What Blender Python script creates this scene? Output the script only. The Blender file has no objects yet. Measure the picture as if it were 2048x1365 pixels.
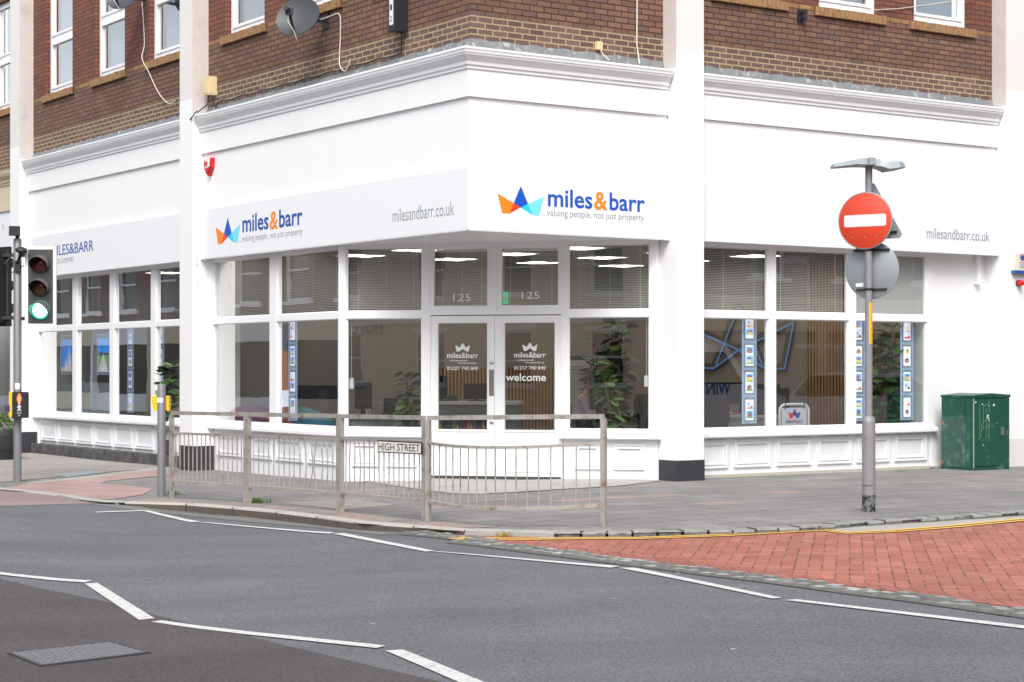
import bpy, bmesh, math, random
from mathutils import Vector, Matrix
R = math.radians
random.seed(7)
sc = bpy.context.scene
COL = sc.collection

# ------------------------------------------------------------------ camera, light, exposure
F = 3754.0; CX = 1024.0; HZ = 735.0; EYE = 1.5        # photo calibration (2048 px wide)
cam = bpy.data.cameras.new('camera'); co = bpy.data.objects.new('camera', cam); COL.objects.link(co)
cam.sensor_width = 36; cam.lens = F / 2048 * 36; cam.shift_y = (HZ - 682.5) / 2048
cam.clip_start = .1; cam.clip_end = 500
co.location = (0, 0, EYE); co.rotation_euler = (R(90), 0, 0)
sc.camera = co

SUN_EL, SUN_AZ = R(48), R(184)      # azimuth clockwise from +Y (so 184 = behind the camera)
w = bpy.data.worlds.new('World'); sc.world = w; w.use_nodes = True
nt = w.node_tree; bg = nt.nodes['Background']
sky = nt.nodes.new('ShaderNodeTexSky'); sky.sky_type = 'NISHITA'; sky.sun_disc = False
sky.sun_elevation = SUN_EL; sky.sun_rotation = SUN_AZ; sky.air_density = 1.0; sky.dust_density = 3.0
hs = nt.nodes.new('ShaderNodeHueSaturation'); hs.inputs['Saturation'].default_value = .35
nt.links.new(sky.outputs[0], hs.inputs['Color']); nt.links.new(hs.outputs[0], bg.inputs[0]); bg.inputs[1].default_value = .15
sun = bpy.data.lights.new('sun', 'SUN'); sun.energy = 1.35; sun.angle = R(25); sun.color = (1, .97, .93)
so = bpy.data.objects.new('sun', sun); COL.objects.link(so)
sd = Vector((math.sin(SUN_AZ) * math.cos(SUN_EL), math.cos(SUN_AZ) * math.cos(SUN_EL), math.sin(SUN_EL)))
so.rotation_euler = sd.to_track_quat('Z', 'Y').to_euler(); so.location = (5, -10, 30)
sc.view_settings.view_transform = 'Standard'; sc.view_settings.look = 'None'
sc.view_settings.exposure = .80; sc.view_settings.gamma = 1

# ------------------------------------------------------------------ materials
M = {}
def new_mat(name):
    m = bpy.data.materials.new(name); m.use_nodes = True
    n = m.node_tree; b = n.nodes['Principled BSDF']; M[name] = m
    return m, n, b
def N(n, t, **kw):
    x = n.nodes.new(t)
    for k, v in kw.items():
        if k in x.inputs: x.inputs[k].default_value = v
        else: setattr(x, k, v)
    return x
def c4(c): return (c[0], c[1], c[2], 1)
def mat(name, col, rough=.6, metal=0, var=0, vscale=3, bump=0, bscale=60, emit=None, estr=0, dirt=None, dscale=2, dlo=.55, dhi=.75, spec=None):
    m, n, b = new_mat(name)
    b.inputs['Base Color'].default_value = c4(col); b.inputs['Roughness'].default_value = rough
    b.inputs['Metallic'].default_value = metal
    if spec is not None: b.inputs['Specular IOR Level'].default_value = spec
    tc = N(n, 'ShaderNodeTexCoord'); last = None
    if var:
        no = N(n, 'ShaderNodeTexNoise', Scale=vscale, Detail=6, Roughness=.65); n.links.new(tc.outputs['Object'], no.inputs['Vector'])
        mx = N(n, 'ShaderNodeMix', data_type='RGBA')
        mx.inputs[6].default_value = c4([c * (1 - var) for c in col]); mx.inputs[7].default_value = c4([min(1, c * (1 + var)) for c in col])
        n.links.new(no.outputs[0], mx.inputs[0]); last = mx.outputs[2]
    if dirt:
        no = N(n, 'ShaderNodeTexNoise', Scale=dscale, Detail=8, Roughness=.7); n.links.new(tc.outputs['Object'], no.inputs['Vector'])
        rp = N(n, 'ShaderNodeMapRange'); rp.inputs['From Min'].default_value = dlo; rp.inputs['From Max'].default_value = dhi
        n.links.new(no.outputs[0], rp.inputs[0])
        mx = N(n, 'ShaderNodeMix', data_type='RGBA'); mx.inputs[6].default_value = c4(col); mx.inputs[7].default_value = c4(dirt)
        if last: n.links.new(last, mx.inputs[6])
        n.links.new(rp.outputs[0], mx.inputs[0]); last = mx.outputs[2]
    if last: n.links.new(last, b.inputs['Base Color'])
    if bump:
        no = N(n, 'ShaderNodeTexNoise', Scale=bscale, Detail=4); n.links.new(tc.outputs['Object'], no.inputs['Vector'])
        bp = N(n, 'ShaderNodeBump', Strength=bump, Distance=.01); n.links.new(no.outputs[0], bp.inputs['Height']); n.links.new(bp.outputs[0], b.inputs['Normal'])
    if emit is not None:
        b.inputs['Emission Color'].default_value = c4(emit); b.inputs['Emission Strength'].default_value = estr
    return m

mat('white_render', (.84, .845, .85), .55, var=.02, vscale=1.2, bump=.25, bscale=25, dirt=(.72, .72, .70), dscale=1.6, dlo=.62, dhi=.9)
mat('white_gloss', (.83, .835, .85), .35, var=.015, vscale=2)
mat('white_riser', (.76, .77, .80), .4, var=.03, vscale=2, dirt=(.6, .6, .6), dscale=3, dlo=.62, dhi=.9)
mat('sign_panel', (.82, .83, .855), .35, var=.01)
mat('sign_panel_white', (.80, .81, .835), .35, var=.01)
mat('upvc', (.84, .85, .87), .3)
mat('old_render', (.60, .55, .52), .8, var=.10, vscale=6, bump=.4, bscale=40, dirt=(.42, .37, .33), dscale=2.2, dlo=.58, dhi=.8)
mat('old_render_light', (.72, .69, .66), .8, var=.05, vscale=5, bump=.3, bscale=40, dirt=(.55, .48, .42), dscale=3, dlo=.62, dhi=.85)
mat('black_plinth', (.035, .035, .042), .6, var=.35, vscale=20, bump=.5, bscale=40, dirt=(.25, .25, .25), dscale=14, dlo=.68, dhi=.8)
mat('step_black', (.06, .06, .065), .8, var=.4, vscale=8, bump=.6, bscale=30, dirt=(.16, .15, .14), dscale=5, dlo=.45, dhi=.7)
mat('concrete_step', (.48, .44, .38), .9, var=.15, vscale=10, bump=.5, bscale=50)
mat('lead', (.23, .24, .245), .55, metal=.3, var=.45, vscale=9, bump=.2, dirt=(.6, .58, .5), dscale=7, dlo=.55, dhi=.7)
mat('sill_brick', (.31, .175, .08), .85, var=.45, vscale=14, bump=.5, bscale=60, dirt=(.15, .09, .05), dscale=9, dlo=.5, dhi=.7)
mat('cream_stone', (.62, .53, .38), .7, var=.08, vscale=4, bump=.3, dirt=(.4, .3, .2), dscale=3, dlo=.6, dhi=.85)
mat('galv', (.50, .475, .43), .42, metal=.5, var=.22, vscale=14, bump=.2, bscale=90, dirt=(.24, .17, .11), dscale=7, dlo=.5, dhi=.68)
mat('pole_grey', (.20, .20, .215), .45, metal=.2, var=.12, vscale=10, bump=.15, bscale=120, dirt=(.3, .29, .28), dscale=6, dlo=.6, dhi=.8)
mat('pole_light', (.25, .25, .27), .5, metal=.15, var=.1, vscale=12, bump=.25, bscale=90, dirt=(.2, .19, .19), dscale=12, dlo=.62, dhi=.75)
mat('pole_tar', (.16, .16, .17), .5, var=.4, vscale=20, dirt=(.02, .02, .02), dscale=14, dlo=.46, dhi=.54)
mat('sign_back', (.27, .31, .33), .5, metal=.2, var=.1, vscale=6, dirt=(.2, .24, .25), dscale=6)
mat('sign_red', (.62, .055, .02), .45, var=.15, vscale=9, dirt=(.75, .25, .15), dscale=22, dlo=.68, dhi=.78)
mat('sign_white', (.66, .68, .72), .45, var=.08, vscale=12, dirt=(.25, .27, .3), dscale=45, dlo=.72, dhi=.76)
mat('black_plastic', (.018, .018, .02), .5, var=.3, vscale=12, bump=.1)
mat('signal_board', (.05, .05, .055), .6, var=.25, vscale=20, bump=.1)
mat('signal_border', (.74, .73, .74), .4, var=.04)
mat('visor_inside', (.012, .012, .012), .7)
mat('visor_out', (.10, .10, .10), .5)
mat('lens_red', (.12, .012, .010), .15); mat('lens_amber', (.10, .035, .010), .15)
mat('lens_green', (.1, .9, .6), .2, emit=(.25, 1, .72), estr=7)
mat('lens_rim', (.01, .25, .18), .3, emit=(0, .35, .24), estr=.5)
mat('lit_man', (.8, .05, .02), .3, emit=(1, .08, .03), estr=3.5)
mat('print_white', (.78, .8, .82), .5)
mat('yellow_paint', (.80, .50, .015), .4, var=.06)
mat('cream_plastic', (.70, .56, .32), .5, var=.08, vscale=5)
mat('alarm_red', (.50, .01, .02), .3); mat('alarm_blue', (.02, .10, .35), .4)
mat('cabinet_green', (.007, .075, .050), .4, var=.25, vscale=5, bump=.15, bscale=50, dirt=(.12, .22, .2), dscale=5, dlo=.58, dhi=.72)
mat('cabinet_green_worn', (.028, .085, .07), .6, var=.3, vscale=8, bump=.15, dirt=(.12, .2, .18), dscale=6, dlo=.5, dhi=.7)
mat('scratch', (.20, .32, .17), .7); mat('rust', (.4, .12, .04), .9, var=.3)
mat('blue_logo', (.008, .085, .50), .4); mat('navy_logo', (.008, .075, .34), .4)
mat('orange_logo', (.90, .24, .015), .4); mat('red_logo', (.85, .06, .01), .4)
mat('cyan_logo', (.20, .70, .85), .4); mat('cyan_bright', (.02, .58, .82), .4)
mat('grey_text', (.27, .30, .34), .5); mat('black_text', (.02, .02, .02), .5); mat('film_white', (.72, .75, .74), .6)
mat('street_sign', (.72, .70, .62), .5, var=.05)
mat('cable_white', (.65, .60, .52), .6); mat('cable_black', (.015, .015, .015), .6)
mat('steel', (.45, .45, .45), .35, metal=.8); mat('bronze', (.25, .21, .18), .4, metal=.5)
mat('dish', (.055, .058, .068), .5, var=.2, vscale=60)
mat('blind', (.85, .85, .83), .55)
mat('taupe', (.37, .345, .31), .8, var=.03); mat('room_white', (.62, .62, .60), .8, var=.02)
mat('room_dark', (.10, .09, .085), .9); mat('ceiling', (.35, .34, .32), .9); mat('room_floor', (.09, .09, .095), .7, var=.2)
mat('pier_white', (.66, .69, .68), .6)
mat('curtain', (.22, .26, .31), .8, var=.05)
mat('led', (1, 1, 1), .5, emit=(1, .86, .66), estr=3.2)
mat('wood_slat', (.55, .34, .19), .55, var=.25, vscale=6)
mat('slat_gap', (.02, .017, .015), .8)
mat('desk_white', (.7, .69, .66), .5); mat('grey_unit', (.22, .24, .26), .5)
mat('office_black', (.015, .015, .018), .5); mat('screen', (.012, .014, .02), .15)
mat('purple_fab', (.22, .025, .13), .9); mat('orange_fab', (.80, .14, .02), .9); mat('teal_fab', (.02, .27, .33), .9)
mat('leaf', (.03, .085, .022), .4, var=.5, vscale=4); mat('leaf_pale', (.10, .20, .05), .45, var=.35, vscale=4)
mat('stem', (.22, .15, .09), .8); mat('pot', (.05, .05, .055), .6); mat('barrel', (.02, .022, .025), .6, var=.3, vscale=6)
mat('exit_green', (.02, .35, .15), .4, emit=(.02, .5, .2), estr=.6)
mat('flower_leaf', (.08, .20, .03), .6, var=.5, vscale=8); mat('petal', (.70, .25, .45), .6)
mat('skin', (.48, .27, .19), .5); mat('hair', (.05, .03, .02), .6); mat('shirt', (.46, .40, .56), .8, var=.05); mat('trousers', (.03, .03, .05), .8)
mat('acrylic', (.33, .38, .40), .2, emit=(.35, .5, .8), estr=.05)
mat('acrylic_edge', (.45, .6, .8), .2, emit=(.40, .58, .95), estr=.32)
mat('blue_led', (.12, .28, .55), .3, emit=(.06, .24, .6), estr=.3)
mat('card', (.75, .78, .85), .6, emit=(.72, .78, 1), estr=.6)
for k, c in dict(pic_sky=(.10, .30, .70), pic_pale=(.6, .7, .85), pic_brick=(.28, .10, .06), pic_cream=(.6, .5, .35), pic_dark=(.05, .05, .08),
                 pic_green=(.15, .35, .05), pic_room=(.55, .52, .55), pic_red=(.5, .05, .06), pic_wood=(.4, .22, .1), pic_gold=(.7, .45, .08)).items():
    mat(k, c, .5, emit=c, estr=.8)
mat('poster_sky', (.03, .25, .75), .4, emit=(.03, .25, .75), estr=.9)
mat('pink_goods', (.75, .03, .22), .5); mat('yellow_goods', (.75, .6, .03), .5); mat('cyan_goods', (.05, .5, .7), .5)
mat('bottle_green', (.35, .5, .02), .2); mat('bottle_red', (.35, .01, .08), .2); mat('bottle_amber', (.7, .25, .01), .2)
mat('weed', (.12, .24, .03), .8, var=.5, vscale=30); mat('weed_dry', (.38, .26, .06), .9, var=.5, vscale=30)
mat('car_paint', (.55, .56, .58), .2); mat('rubber', (.02, .02, .02), .8)
mat('yellow_line', (.72, .42, .06), .8, var=.25, vscale=12, dirt=(.6, .5, .35), dscale=10, dlo=.5, dhi=.7)
mat('road_paint', (.56, .56, .54), .8, var=.10, vscale=16, bump=.5, bscale=90, dirt=(.24, .24, .24), dscale=19, dlo=.54, dhi=.70)
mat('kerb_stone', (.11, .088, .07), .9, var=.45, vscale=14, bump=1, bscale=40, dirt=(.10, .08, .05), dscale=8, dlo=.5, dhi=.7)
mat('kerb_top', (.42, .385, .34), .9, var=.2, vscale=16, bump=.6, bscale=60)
mat('kerb_pale', (.36, .36, .33), .9, var=.14, vscale=12, bump=.5, bscale=60)
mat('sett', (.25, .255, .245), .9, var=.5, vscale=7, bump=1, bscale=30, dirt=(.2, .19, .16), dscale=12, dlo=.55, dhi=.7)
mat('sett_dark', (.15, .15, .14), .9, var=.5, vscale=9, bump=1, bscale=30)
mat('sett_pale', (.36, .365, .35), .9, var=.35, vscale=9, bump=1, bscale=30)
mat('sett_joint', (.10, .092, .08), .95, var=.3, vscale=20)
mat('iron', (.075, .08, .088), .5, metal=.4, var=.3, vscale=20)

def gritty(name, c1, c2, gscale=220, speck=(.5, .5, .5), amt=.12, patch=.12, spots=True):
    """aggregate surface: fine grain, broad tone patches, rare pale specks"""
    m, n, b = new_mat(name); b.inputs['Roughness'].default_value = .88
    tc = N(n, 'ShaderNodeTexCoord')
    g = N(n, 'ShaderNodeTexNoise', Scale=gscale, Detail=3, Roughness=.8); n.links.new(tc.outputs['Object'], g.inputs['Vector'])
    rg = N(n, 'ShaderNodeMapRange'); rg.inputs['From Min'].default_value = .3; rg.inputs['From Max'].default_value = .7
    n.links.new(g.outputs[0], rg.inputs[0])
    a = N(n, 'ShaderNodeMix', data_type='RGBA'); a.inputs[6].default_value = c4(c1); a.inputs[7].default_value = c4(c2); n.links.new(rg.outputs[0], a.inputs[0])
    p = N(n, 'ShaderNodeTexNoise', Scale=.7, Detail=6, Roughness=.6); n.links.new(tc.outputs['Object'], p.inputs['Vector'])
    rp = N(n, 'ShaderNodeMapRange'); rp.inputs['From Min'].default_value = .3; rp.inputs['From Max'].default_value = .7
    rp.inputs['To Min'].default_value = 1 - patch; rp.inputs['To Max'].default_value = 1 + patch; n.links.new(p.outputs[0], rp.inputs[0])
    v = N(n, 'ShaderNodeVectorMath', operation='SCALE'); n.links.new(a.outputs[2], v.inputs[0]); n.links.new(rp.outputs[0], v.inputs['Scale'])
    last = v.outputs[0]
    if name.startswith('asphalt'):              # polished wheel tracks and broad worn bands along the road
        mt = N(n, 'ShaderNodeMapping'); mt.inputs['Rotation'].default_value = (0, 0, R(22)); mt.inputs['Scale'].default_value = (.12, 1.1, 1); n.links.new(tc.outputs['Object'], mt.inputs['Vector'])
        tn = N(n, 'ShaderNodeTexNoise', Scale=1, Detail=5, Roughness=.6); n.links.new(mt.outputs[0], tn.inputs['Vector'])
        tr = N(n, 'ShaderNodeMapRange'); tr.inputs['From Min'].default_value = .3; tr.inputs['From Max'].default_value = .7; tr.inputs['To Min'].default_value = .86; tr.inputs['To Max'].default_value = 1.12; n.links.new(tn.outputs[0], tr.inputs[0])
        v2 = N(n, 'ShaderNodeVectorMath', operation='SCALE'); n.links.new(last, v2.inputs[0]); n.links.new(tr.outputs[0], v2.inputs['Scale']); last = v2.outputs[0]
    if spots:
        vo = N(n, 'ShaderNodeTexVoronoi', Scale=2.3); n.links.new(tc.outputs['Object'], vo.inputs['Vector'])
        lt = N(n, 'ShaderNodeMath', operation='LESS_THAN'); lt.inputs[1].default_value = .045; n.links.new(vo.outputs['Distance'], lt.inputs[0])
        sx = N(n, 'ShaderNodeSeparateColor'); n.links.new(vo.outputs['Color'], sx.inputs[0])
        gt = N(n, 'ShaderNodeMath', operation='GREATER_THAN'); gt.inputs[1].default_value = .55; n.links.new(sx.outputs[0], gt.inputs[0])
        mu = N(n, 'ShaderNodeMath', operation='MULTIPLY'); n.links.new(lt.outputs[0], mu.inputs[0]); n.links.new(gt.outputs[0], mu.inputs[1])
        x = N(n, 'ShaderNodeMix', data_type='RGBA'); x.inputs[7].default_value = c4(speck)
        n.links.new(mu.outputs[0], x.inputs[0]); n.links.new(last, x.inputs[6]); last = x.outputs[2]
    n.links.new(last, b.inputs['Base Color'])
    bp = N(n, 'ShaderNodeBump', Strength=.5, Distance=.006); n.links.new(g.outputs[0], bp.inputs['Height']); n.links.new(bp.outputs[0], b.inputs['Normal'])
    return m
gritty('asphalt', (.026, .028, .034), (.205, .211, .228), 60, (.35, .35, .36))
gritty('asphalt_brown', (.016, .013, .013), (.118, .102, .100), 60, (.35, .35, .36))
gritty('asphalt_edge', (.070, .068, .066), (.25, .24, .23), 42, (.35, .35, .36))
gritty('asphalt_pink', (.13, .09, .08), (.34, .27, .25), 40, (.5, .5, .5))
gritty('pave_tan', (.15, .135, .12), (.42, .385, .345), 30, (.55, .55, .55))
gritty('gutter', (.28, .27, .23), (.42, .41, .37), 80, (.5, .5, .5))

def tiled(name, bw, bh, mortar, c1, c2, cm, rot=0, alt=None, alt_t=.85, uv=False, grain=.35, gscale=40, offset=.5, bump=.6, rough=.85, msmooth=.1, cross=None, gaps=None, zones=None, patch=.12):
    m, n, b = new_mat(name); b.inputs['Roughness'].default_value = rough
    tc = N(n, 'ShaderNodeTexCoord'); mp = N(n, 'ShaderNodeMapping'); mp.inputs['Rotation'].default_value = (0, 0, rot)
    n.links.new(tc.outputs['UV' if uv else 'Object'], mp.inputs['Vector'])
    def brick(a1, a2, am, ms=None):
        t = N(n, 'ShaderNodeTexBrick', offset=offset)
        t.inputs['Scale'].default_value = 1; t.inputs['Brick Width'].default_value = bw; t.inputs['Row Height'].default_value = bh
        t.inputs['Mortar Size'].default_value = ms or mortar; t.inputs['Mortar Smooth'].default_value = msmooth
        t.inputs['Color1'].default_value = c4(a1); t.inputs['Color2'].default_value = c4(a2); t.inputs['Mortar'].default_value = c4(am)
        n.links.new(mp.outputs[0], t.inputs['Vector']); return t
    t = brick(c1, c2, cm); last = t.outputs['Color']
    if gaps:                                    # joints partly filled: the dark line breaks up
        t2 = brick(c1, c2, [(p + q) / 2 for p, q in zip(c1, c2)], .0001)
        mg = N(n, 'ShaderNodeMapping'); mg.inputs['Scale'].default_value = (gaps[0], gaps[1], 1); n.links.new(tc.outputs['Object'], mg.inputs['Vector'])
        ng = N(n, 'ShaderNodeTexNoise', Scale=1, Detail=1); n.links.new(mg.outputs[0], ng.inputs['Vector'])
        mr = N(n, 'ShaderNodeMapRange'); mr.inputs['From Min'].default_value = gaps[2]; mr.inputs['From Max'].default_value = gaps[2] + .06; n.links.new(ng.outputs[0], mr.inputs[0])
        x = N(n, 'ShaderNodeMix', data_type='RGBA'); n.links.new(mr.outputs[0], x.inputs[0]); n.links.new(last, x.inputs[6]); n.links.new(t2.outputs['Color'], x.inputs[7]); last = x.outputs[2]
    if cross:
        mq = N(n, 'ShaderNodeMapping'); mq.inputs['Rotation'].default_value = (0, 0, rot - R(90)); n.links.new(tc.outputs['Object'], mq.inputs['Vector'])
        tb = N(n, 'ShaderNodeTexBrick', offset=.5); tb.inputs['Scale'].default_value = 1; tb.inputs['Brick Width'].default_value = cross[0]; tb.inputs['Row Height'].default_value = cross[1]; tb.inputs['Mortar Size'].default_value = cross[2]
        tb.inputs['Color1'].default_value = (.82, .82, .82, 1); tb.inputs['Color2'].default_value = (1.1, 1.08, 1.08, 1); tb.inputs['Mortar'].default_value = (cross[3],) * 3 + (1,); n.links.new(mq.outputs[0], tb.inputs['Vector'])
        x = N(n, 'ShaderNodeMix', data_type='RGBA', blend_type='MULTIPLY'); x.inputs[0].default_value = 1; n.links.new(last, x.inputs[6]); n.links.new(tb.outputs['Color'], x.inputs[7]); last = x.outputs[2]
    if alt:
        r_ = brick((0, 0, 0), (1, 1, 1), (0, 0, 0))
        gt = N(n, 'ShaderNodeMath', operation='GREATER_THAN'); gt.inputs[1].default_value = alt_t; n.links.new(r_.outputs['Color'], gt.inputs[0])
        x = N(n, 'ShaderNodeMix', data_type='RGBA'); x.inputs[7].default_value = c4(alt)
        n.links.new(gt.outputs[0], x.inputs[0]); n.links.new(last, x.inputs[6]); last = x.outputs[2]
    if zones:                                   # bands of a different brick or mortar by height
        sp = N(n, 'ShaderNodeSeparateXYZ'); n.links.new(tc.outputs['UV'], sp.inputs[0])
        for lo, hi, a1, a2, am, ms in zones:
            tz = brick(a1, a2, am, ms)
            g1 = N(n, 'ShaderNodeMath', operation='GREATER_THAN'); g1.inputs[1].default_value = lo; n.links.new(sp.outputs[1], g1.inputs[0])
            g2 = N(n, 'ShaderNodeMath', operation='LESS_THAN'); g2.inputs[1].default_value = hi; n.links.new(sp.outputs[1], g2.inputs[0])
            mu = N(n, 'ShaderNodeMath', operation='MULTIPLY'); n.links.new(g1.outputs[0], mu.inputs[0]); n.links.new(g2.outputs[0], mu.inputs[1])
            x = N(n, 'ShaderNodeMix', data_type='RGBA'); n.links.new(mu.outputs[0], x.inputs[0]); n.links.new(last, x.inputs[6]); n.links.new(tz.outputs['Color'], x.inputs[7]); last = x.outputs[2]
    g = N(n, 'ShaderNodeTexNoise', Scale=gscale, Detail=5, Roughness=.75); n.links.new(tc.outputs['Object'], g.inputs['Vector'])
    rg = N(n, 'ShaderNodeMapRange'); rg.inputs['From Min'].default_value = .3; rg.inputs['From Max'].default_value = .7
    rg.inputs['To Min'].default_value = 1 - grain; rg.inputs['To Max'].default_value = 1 + grain; n.links.new(g.outputs[0], rg.inputs[0])
    p = N(n, 'ShaderNodeTexNoise', Scale=1.1, Detail=4); n.links.new(tc.outputs['Object'], p.inputs['Vector'])
    rp = N(n, 'ShaderNodeMapRange'); rp.inputs['From Min'].default_value = .3; rp.inputs['From Max'].default_value = .7
    rp.inputs['To Min'].default_value = 1 - patch; rp.inputs['To Max'].default_value = 1 + patch; n.links.new(p.outputs[0], rp.inputs[0])
    mm = N(n, 'ShaderNodeMath', operation='MULTIPLY'); n.links.new(rg.outputs[0], mm.inputs[0]); n.links.new(rp.outputs[0], mm.inputs[1])
    v = N(n, 'ShaderNodeVectorMath', operation='SCALE'); n.links.new(last, v.inputs[0]); n.links.new(mm.outputs[0], v.inputs['Scale'])
    n.links.new(v.outputs[0], b.inputs['Base Color'])
    iv = N(n, 'ShaderNodeMath', operation='SUBTRACT'); iv.inputs[0].default_value = 1; n.links.new(t.outputs['Fac'], iv.inputs[1])
    ad = N(n, 'ShaderNodeMath', operation='MULTIPLY_ADD'); ad.inputs[1].default_value = .25; n.links.new(g.outputs[0], ad.inputs[0]); n.links.new(iv.outputs[0], ad.inputs[2])
    bp = N(n, 'ShaderNodeBump', Strength=bump, Distance=.01); n.links.new(ad.outputs[0], bp.inputs['Height']); n.links.new(bp.outputs[0], b.inputs['Normal'])
    return m
RB = math.atan2(.565, .825)
BR1, BR2 = (.145, .078, .050), (.210, .120, .082)
tiled('brick_brown', .225, .075, .009, BR1, BR2, (.065, .026, .014), uv=True, alt=(.135, .082, .070), alt_t=.8, grain=.4, gscale=45,
      zones=[(5.0, 5.86, (.10, .062, .052), (.165, .098, .080), (.36, .29, .17), .010),
             (6.52, 6.598, (.32, .18, .075), (.22, .11, .05), (.10, .06, .03), .009),
             (6.598, 30, (.215, .075, .042), (.13, .052, .040), (.07, .03, .02), .009)])
tiled('brick_far', .225, .075, .008, (.12, .075, .06), (.17, .10, .08), (.2, .15, .12), uv=True)
tiled('slabs', .62, .46, .010, (.175, .169, .164), (.225, .217, .209), (.075, .07, .066), rot=-RB, alt=(.27, .215, .19), alt_t=.94, grain=.42, gscale=60, patch=.14, bump=.4)
tiled('red_pavers', .44, .105, .0075, (.32, .108, .070), (.385, .150, .104), (.15, .07, .055), rot=R(-79.8), grain=.22, gscale=45, bump=.4, cross=(.21, .105, .004, .72), gaps=(9, 4.5, .47), patch=.14)
tiled('red_border', .105, .4, .005, (.28, .09, .066), (.335, .12, .09), (.11, .055, .045), rot=0, grain=.22, gscale=50)
tiled('tactile', .4, .4, .007, (.31, .205, .185), (.37, .26, .24), (.12, .09, .08), rot=R(30), grain=.3, gscale=45, offset=0)
tiled('kerbside_slabs', .60, .30, .006, (.27, .205, .18), (.30, .26, .235), (.09, .08, .075), rot=R(11), alt=(.20, .19, .185), alt_t=.6, grain=.25, gscale=50)
tiled('mosaic', .10, .05, .010, (.48, .47, .44), (.56, .55, .52), (.22, .21, .19), rot=-RB + R(45), grain=.15, gscale=50)
# glass: clear pane with a mirror-like surface reflection
def glass(name, tint, boost, rough=0.0):
    m = bpy.data.materials.new(name); m.use_nodes = True; n = m.node_tree; n.nodes.clear(); M[name] = m
    o = n.nodes.new('ShaderNodeOutputMaterial'); mix = n.nodes.new('ShaderNodeMixShader'); t = n.nodes.new('ShaderNodeBsdfTransparent'); g = n.nodes.new('ShaderNodeBsdfGlossy')
    t.inputs[0].default_value = c4(tint); g.inputs['Roughness'].default_value = rough; g.inputs[0].default_value = (1, 1, 1, 1)
    lw = n.nodes.new('ShaderNodeLayerWeight'); lw.inputs[0].default_value = .5
    pw = n.nodes.new('ShaderNodeMath'); pw.operation = 'POWER'; pw.inputs[1].default_value = 5; n.links.new(lw.outputs['Facing'], pw.inputs[0])
    f = n.nodes.new('ShaderNodeMath'); f.operation = 'MULTIPLY_ADD'; f.inputs[1].default_value = .96; f.inputs[2].default_value = .04; n.links.new(pw.outputs[0], f.inputs[0])
    mu = n.nodes.new('ShaderNodeMath'); mu.operation = 'MULTIPLY'; mu.inputs[1].default_value = boost; mu.use_clamp = True
    tc = n.nodes.new('ShaderNodeTexCoord'); no = n.nodes.new('ShaderNodeTexNoise'); no.inputs['Scale'].default_value = .8; n.links.new(tc.outputs['Object'], no.inputs['Vector'])
    bp = n.nodes.new('ShaderNodeBump'); bp.inputs['Strength'].default_value = .08; bp.inputs['Distance'].default_value = .02
    n.links.new(no.outputs[0], bp.inputs['Height']); n.links.new(bp.outputs[0], g.inputs['Normal'])
    n.links.new(f.outputs[0], mu.inputs[0]); n.links.new(mu.outputs[0], mix.inputs[0]); n.links.new(t.outputs[0], mix.inputs[1]); n.links.new(g.outputs[0], mix.inputs[2]); n.links.new(mix.outputs[0], o.inputs[0])
glass('shop_glass', (.88, .91, .92), 4.8)
glass('house_glass', (.9, .93, .95), 4)
def film(name, col, alpha):
    m, n, b = new_mat(name); b.inputs['Base Color'].default_value = c4(col); b.inputs['Roughness'].default_value = .7; b.inputs['Alpha'].default_value = alpha
film('frosted_film', (.50, .56, .56), .88)

# ------------------------------------------------------------------ geometry helpers
class Frame:
    """vertical plane frame: s along d, dn along outward normal n, z up"""
    def __init__(self, ox, oy, dx, dy, nx, ny):
        l = math.hypot(dx, dy); k = math.hypot(nx, ny)
        self.o = Vector((ox, oy, 0)); self.d = Vector((dx / l, dy / l, 0)); self.n = Vector((nx / k, ny / k, 0))
    def pt(self, s, dn, z): return self.o + self.d * s + self.n * dn + Vector((0, 0, z))
    def s_px(self, px, dn=0):                      # where a photo column meets the plane
        q = (px - CX) / F; o = self.o + self.n * dn
        return (q * o.y - o.x) / (self.d.x - q * self.d.y)
    def z_px(self, px, py, dn=0):
        p = self.pt(self.s_px(px, dn), dn, 0); return EYE - (py - HZ) / F * p.y
UR = Vector((5476, 3754)).normalized(); UL = Vector((-2574, 3754)).normalized()
C0 = (-.540, 23.03)
FR_ = Frame(*C0, UR.x, UR.y, -UL.x, -UL.y)         # right facade, s to the right
FL_ = Frame(*C0, UL.x, UL.y, -UR.x, -UR.y)         # left facade, s to the left (away)
P1 = Vector((-2.338, 26.04)); P2 = Vector((1.958, 25.0)); dE = (P2 - P1).normalized()
FE_ = Frame(P1.x, P1.y, dE.x, dE.y, dE.y, -dE.x)    # entrance plane
W_ = Frame(0, 0, 1, 0, 0, -1)                      # world: s = x, dn = -y

def at(px, py, Y): return Vector(((px - CX) * Y / F, Y, EYE - (py - HZ) * Y / F))

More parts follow.
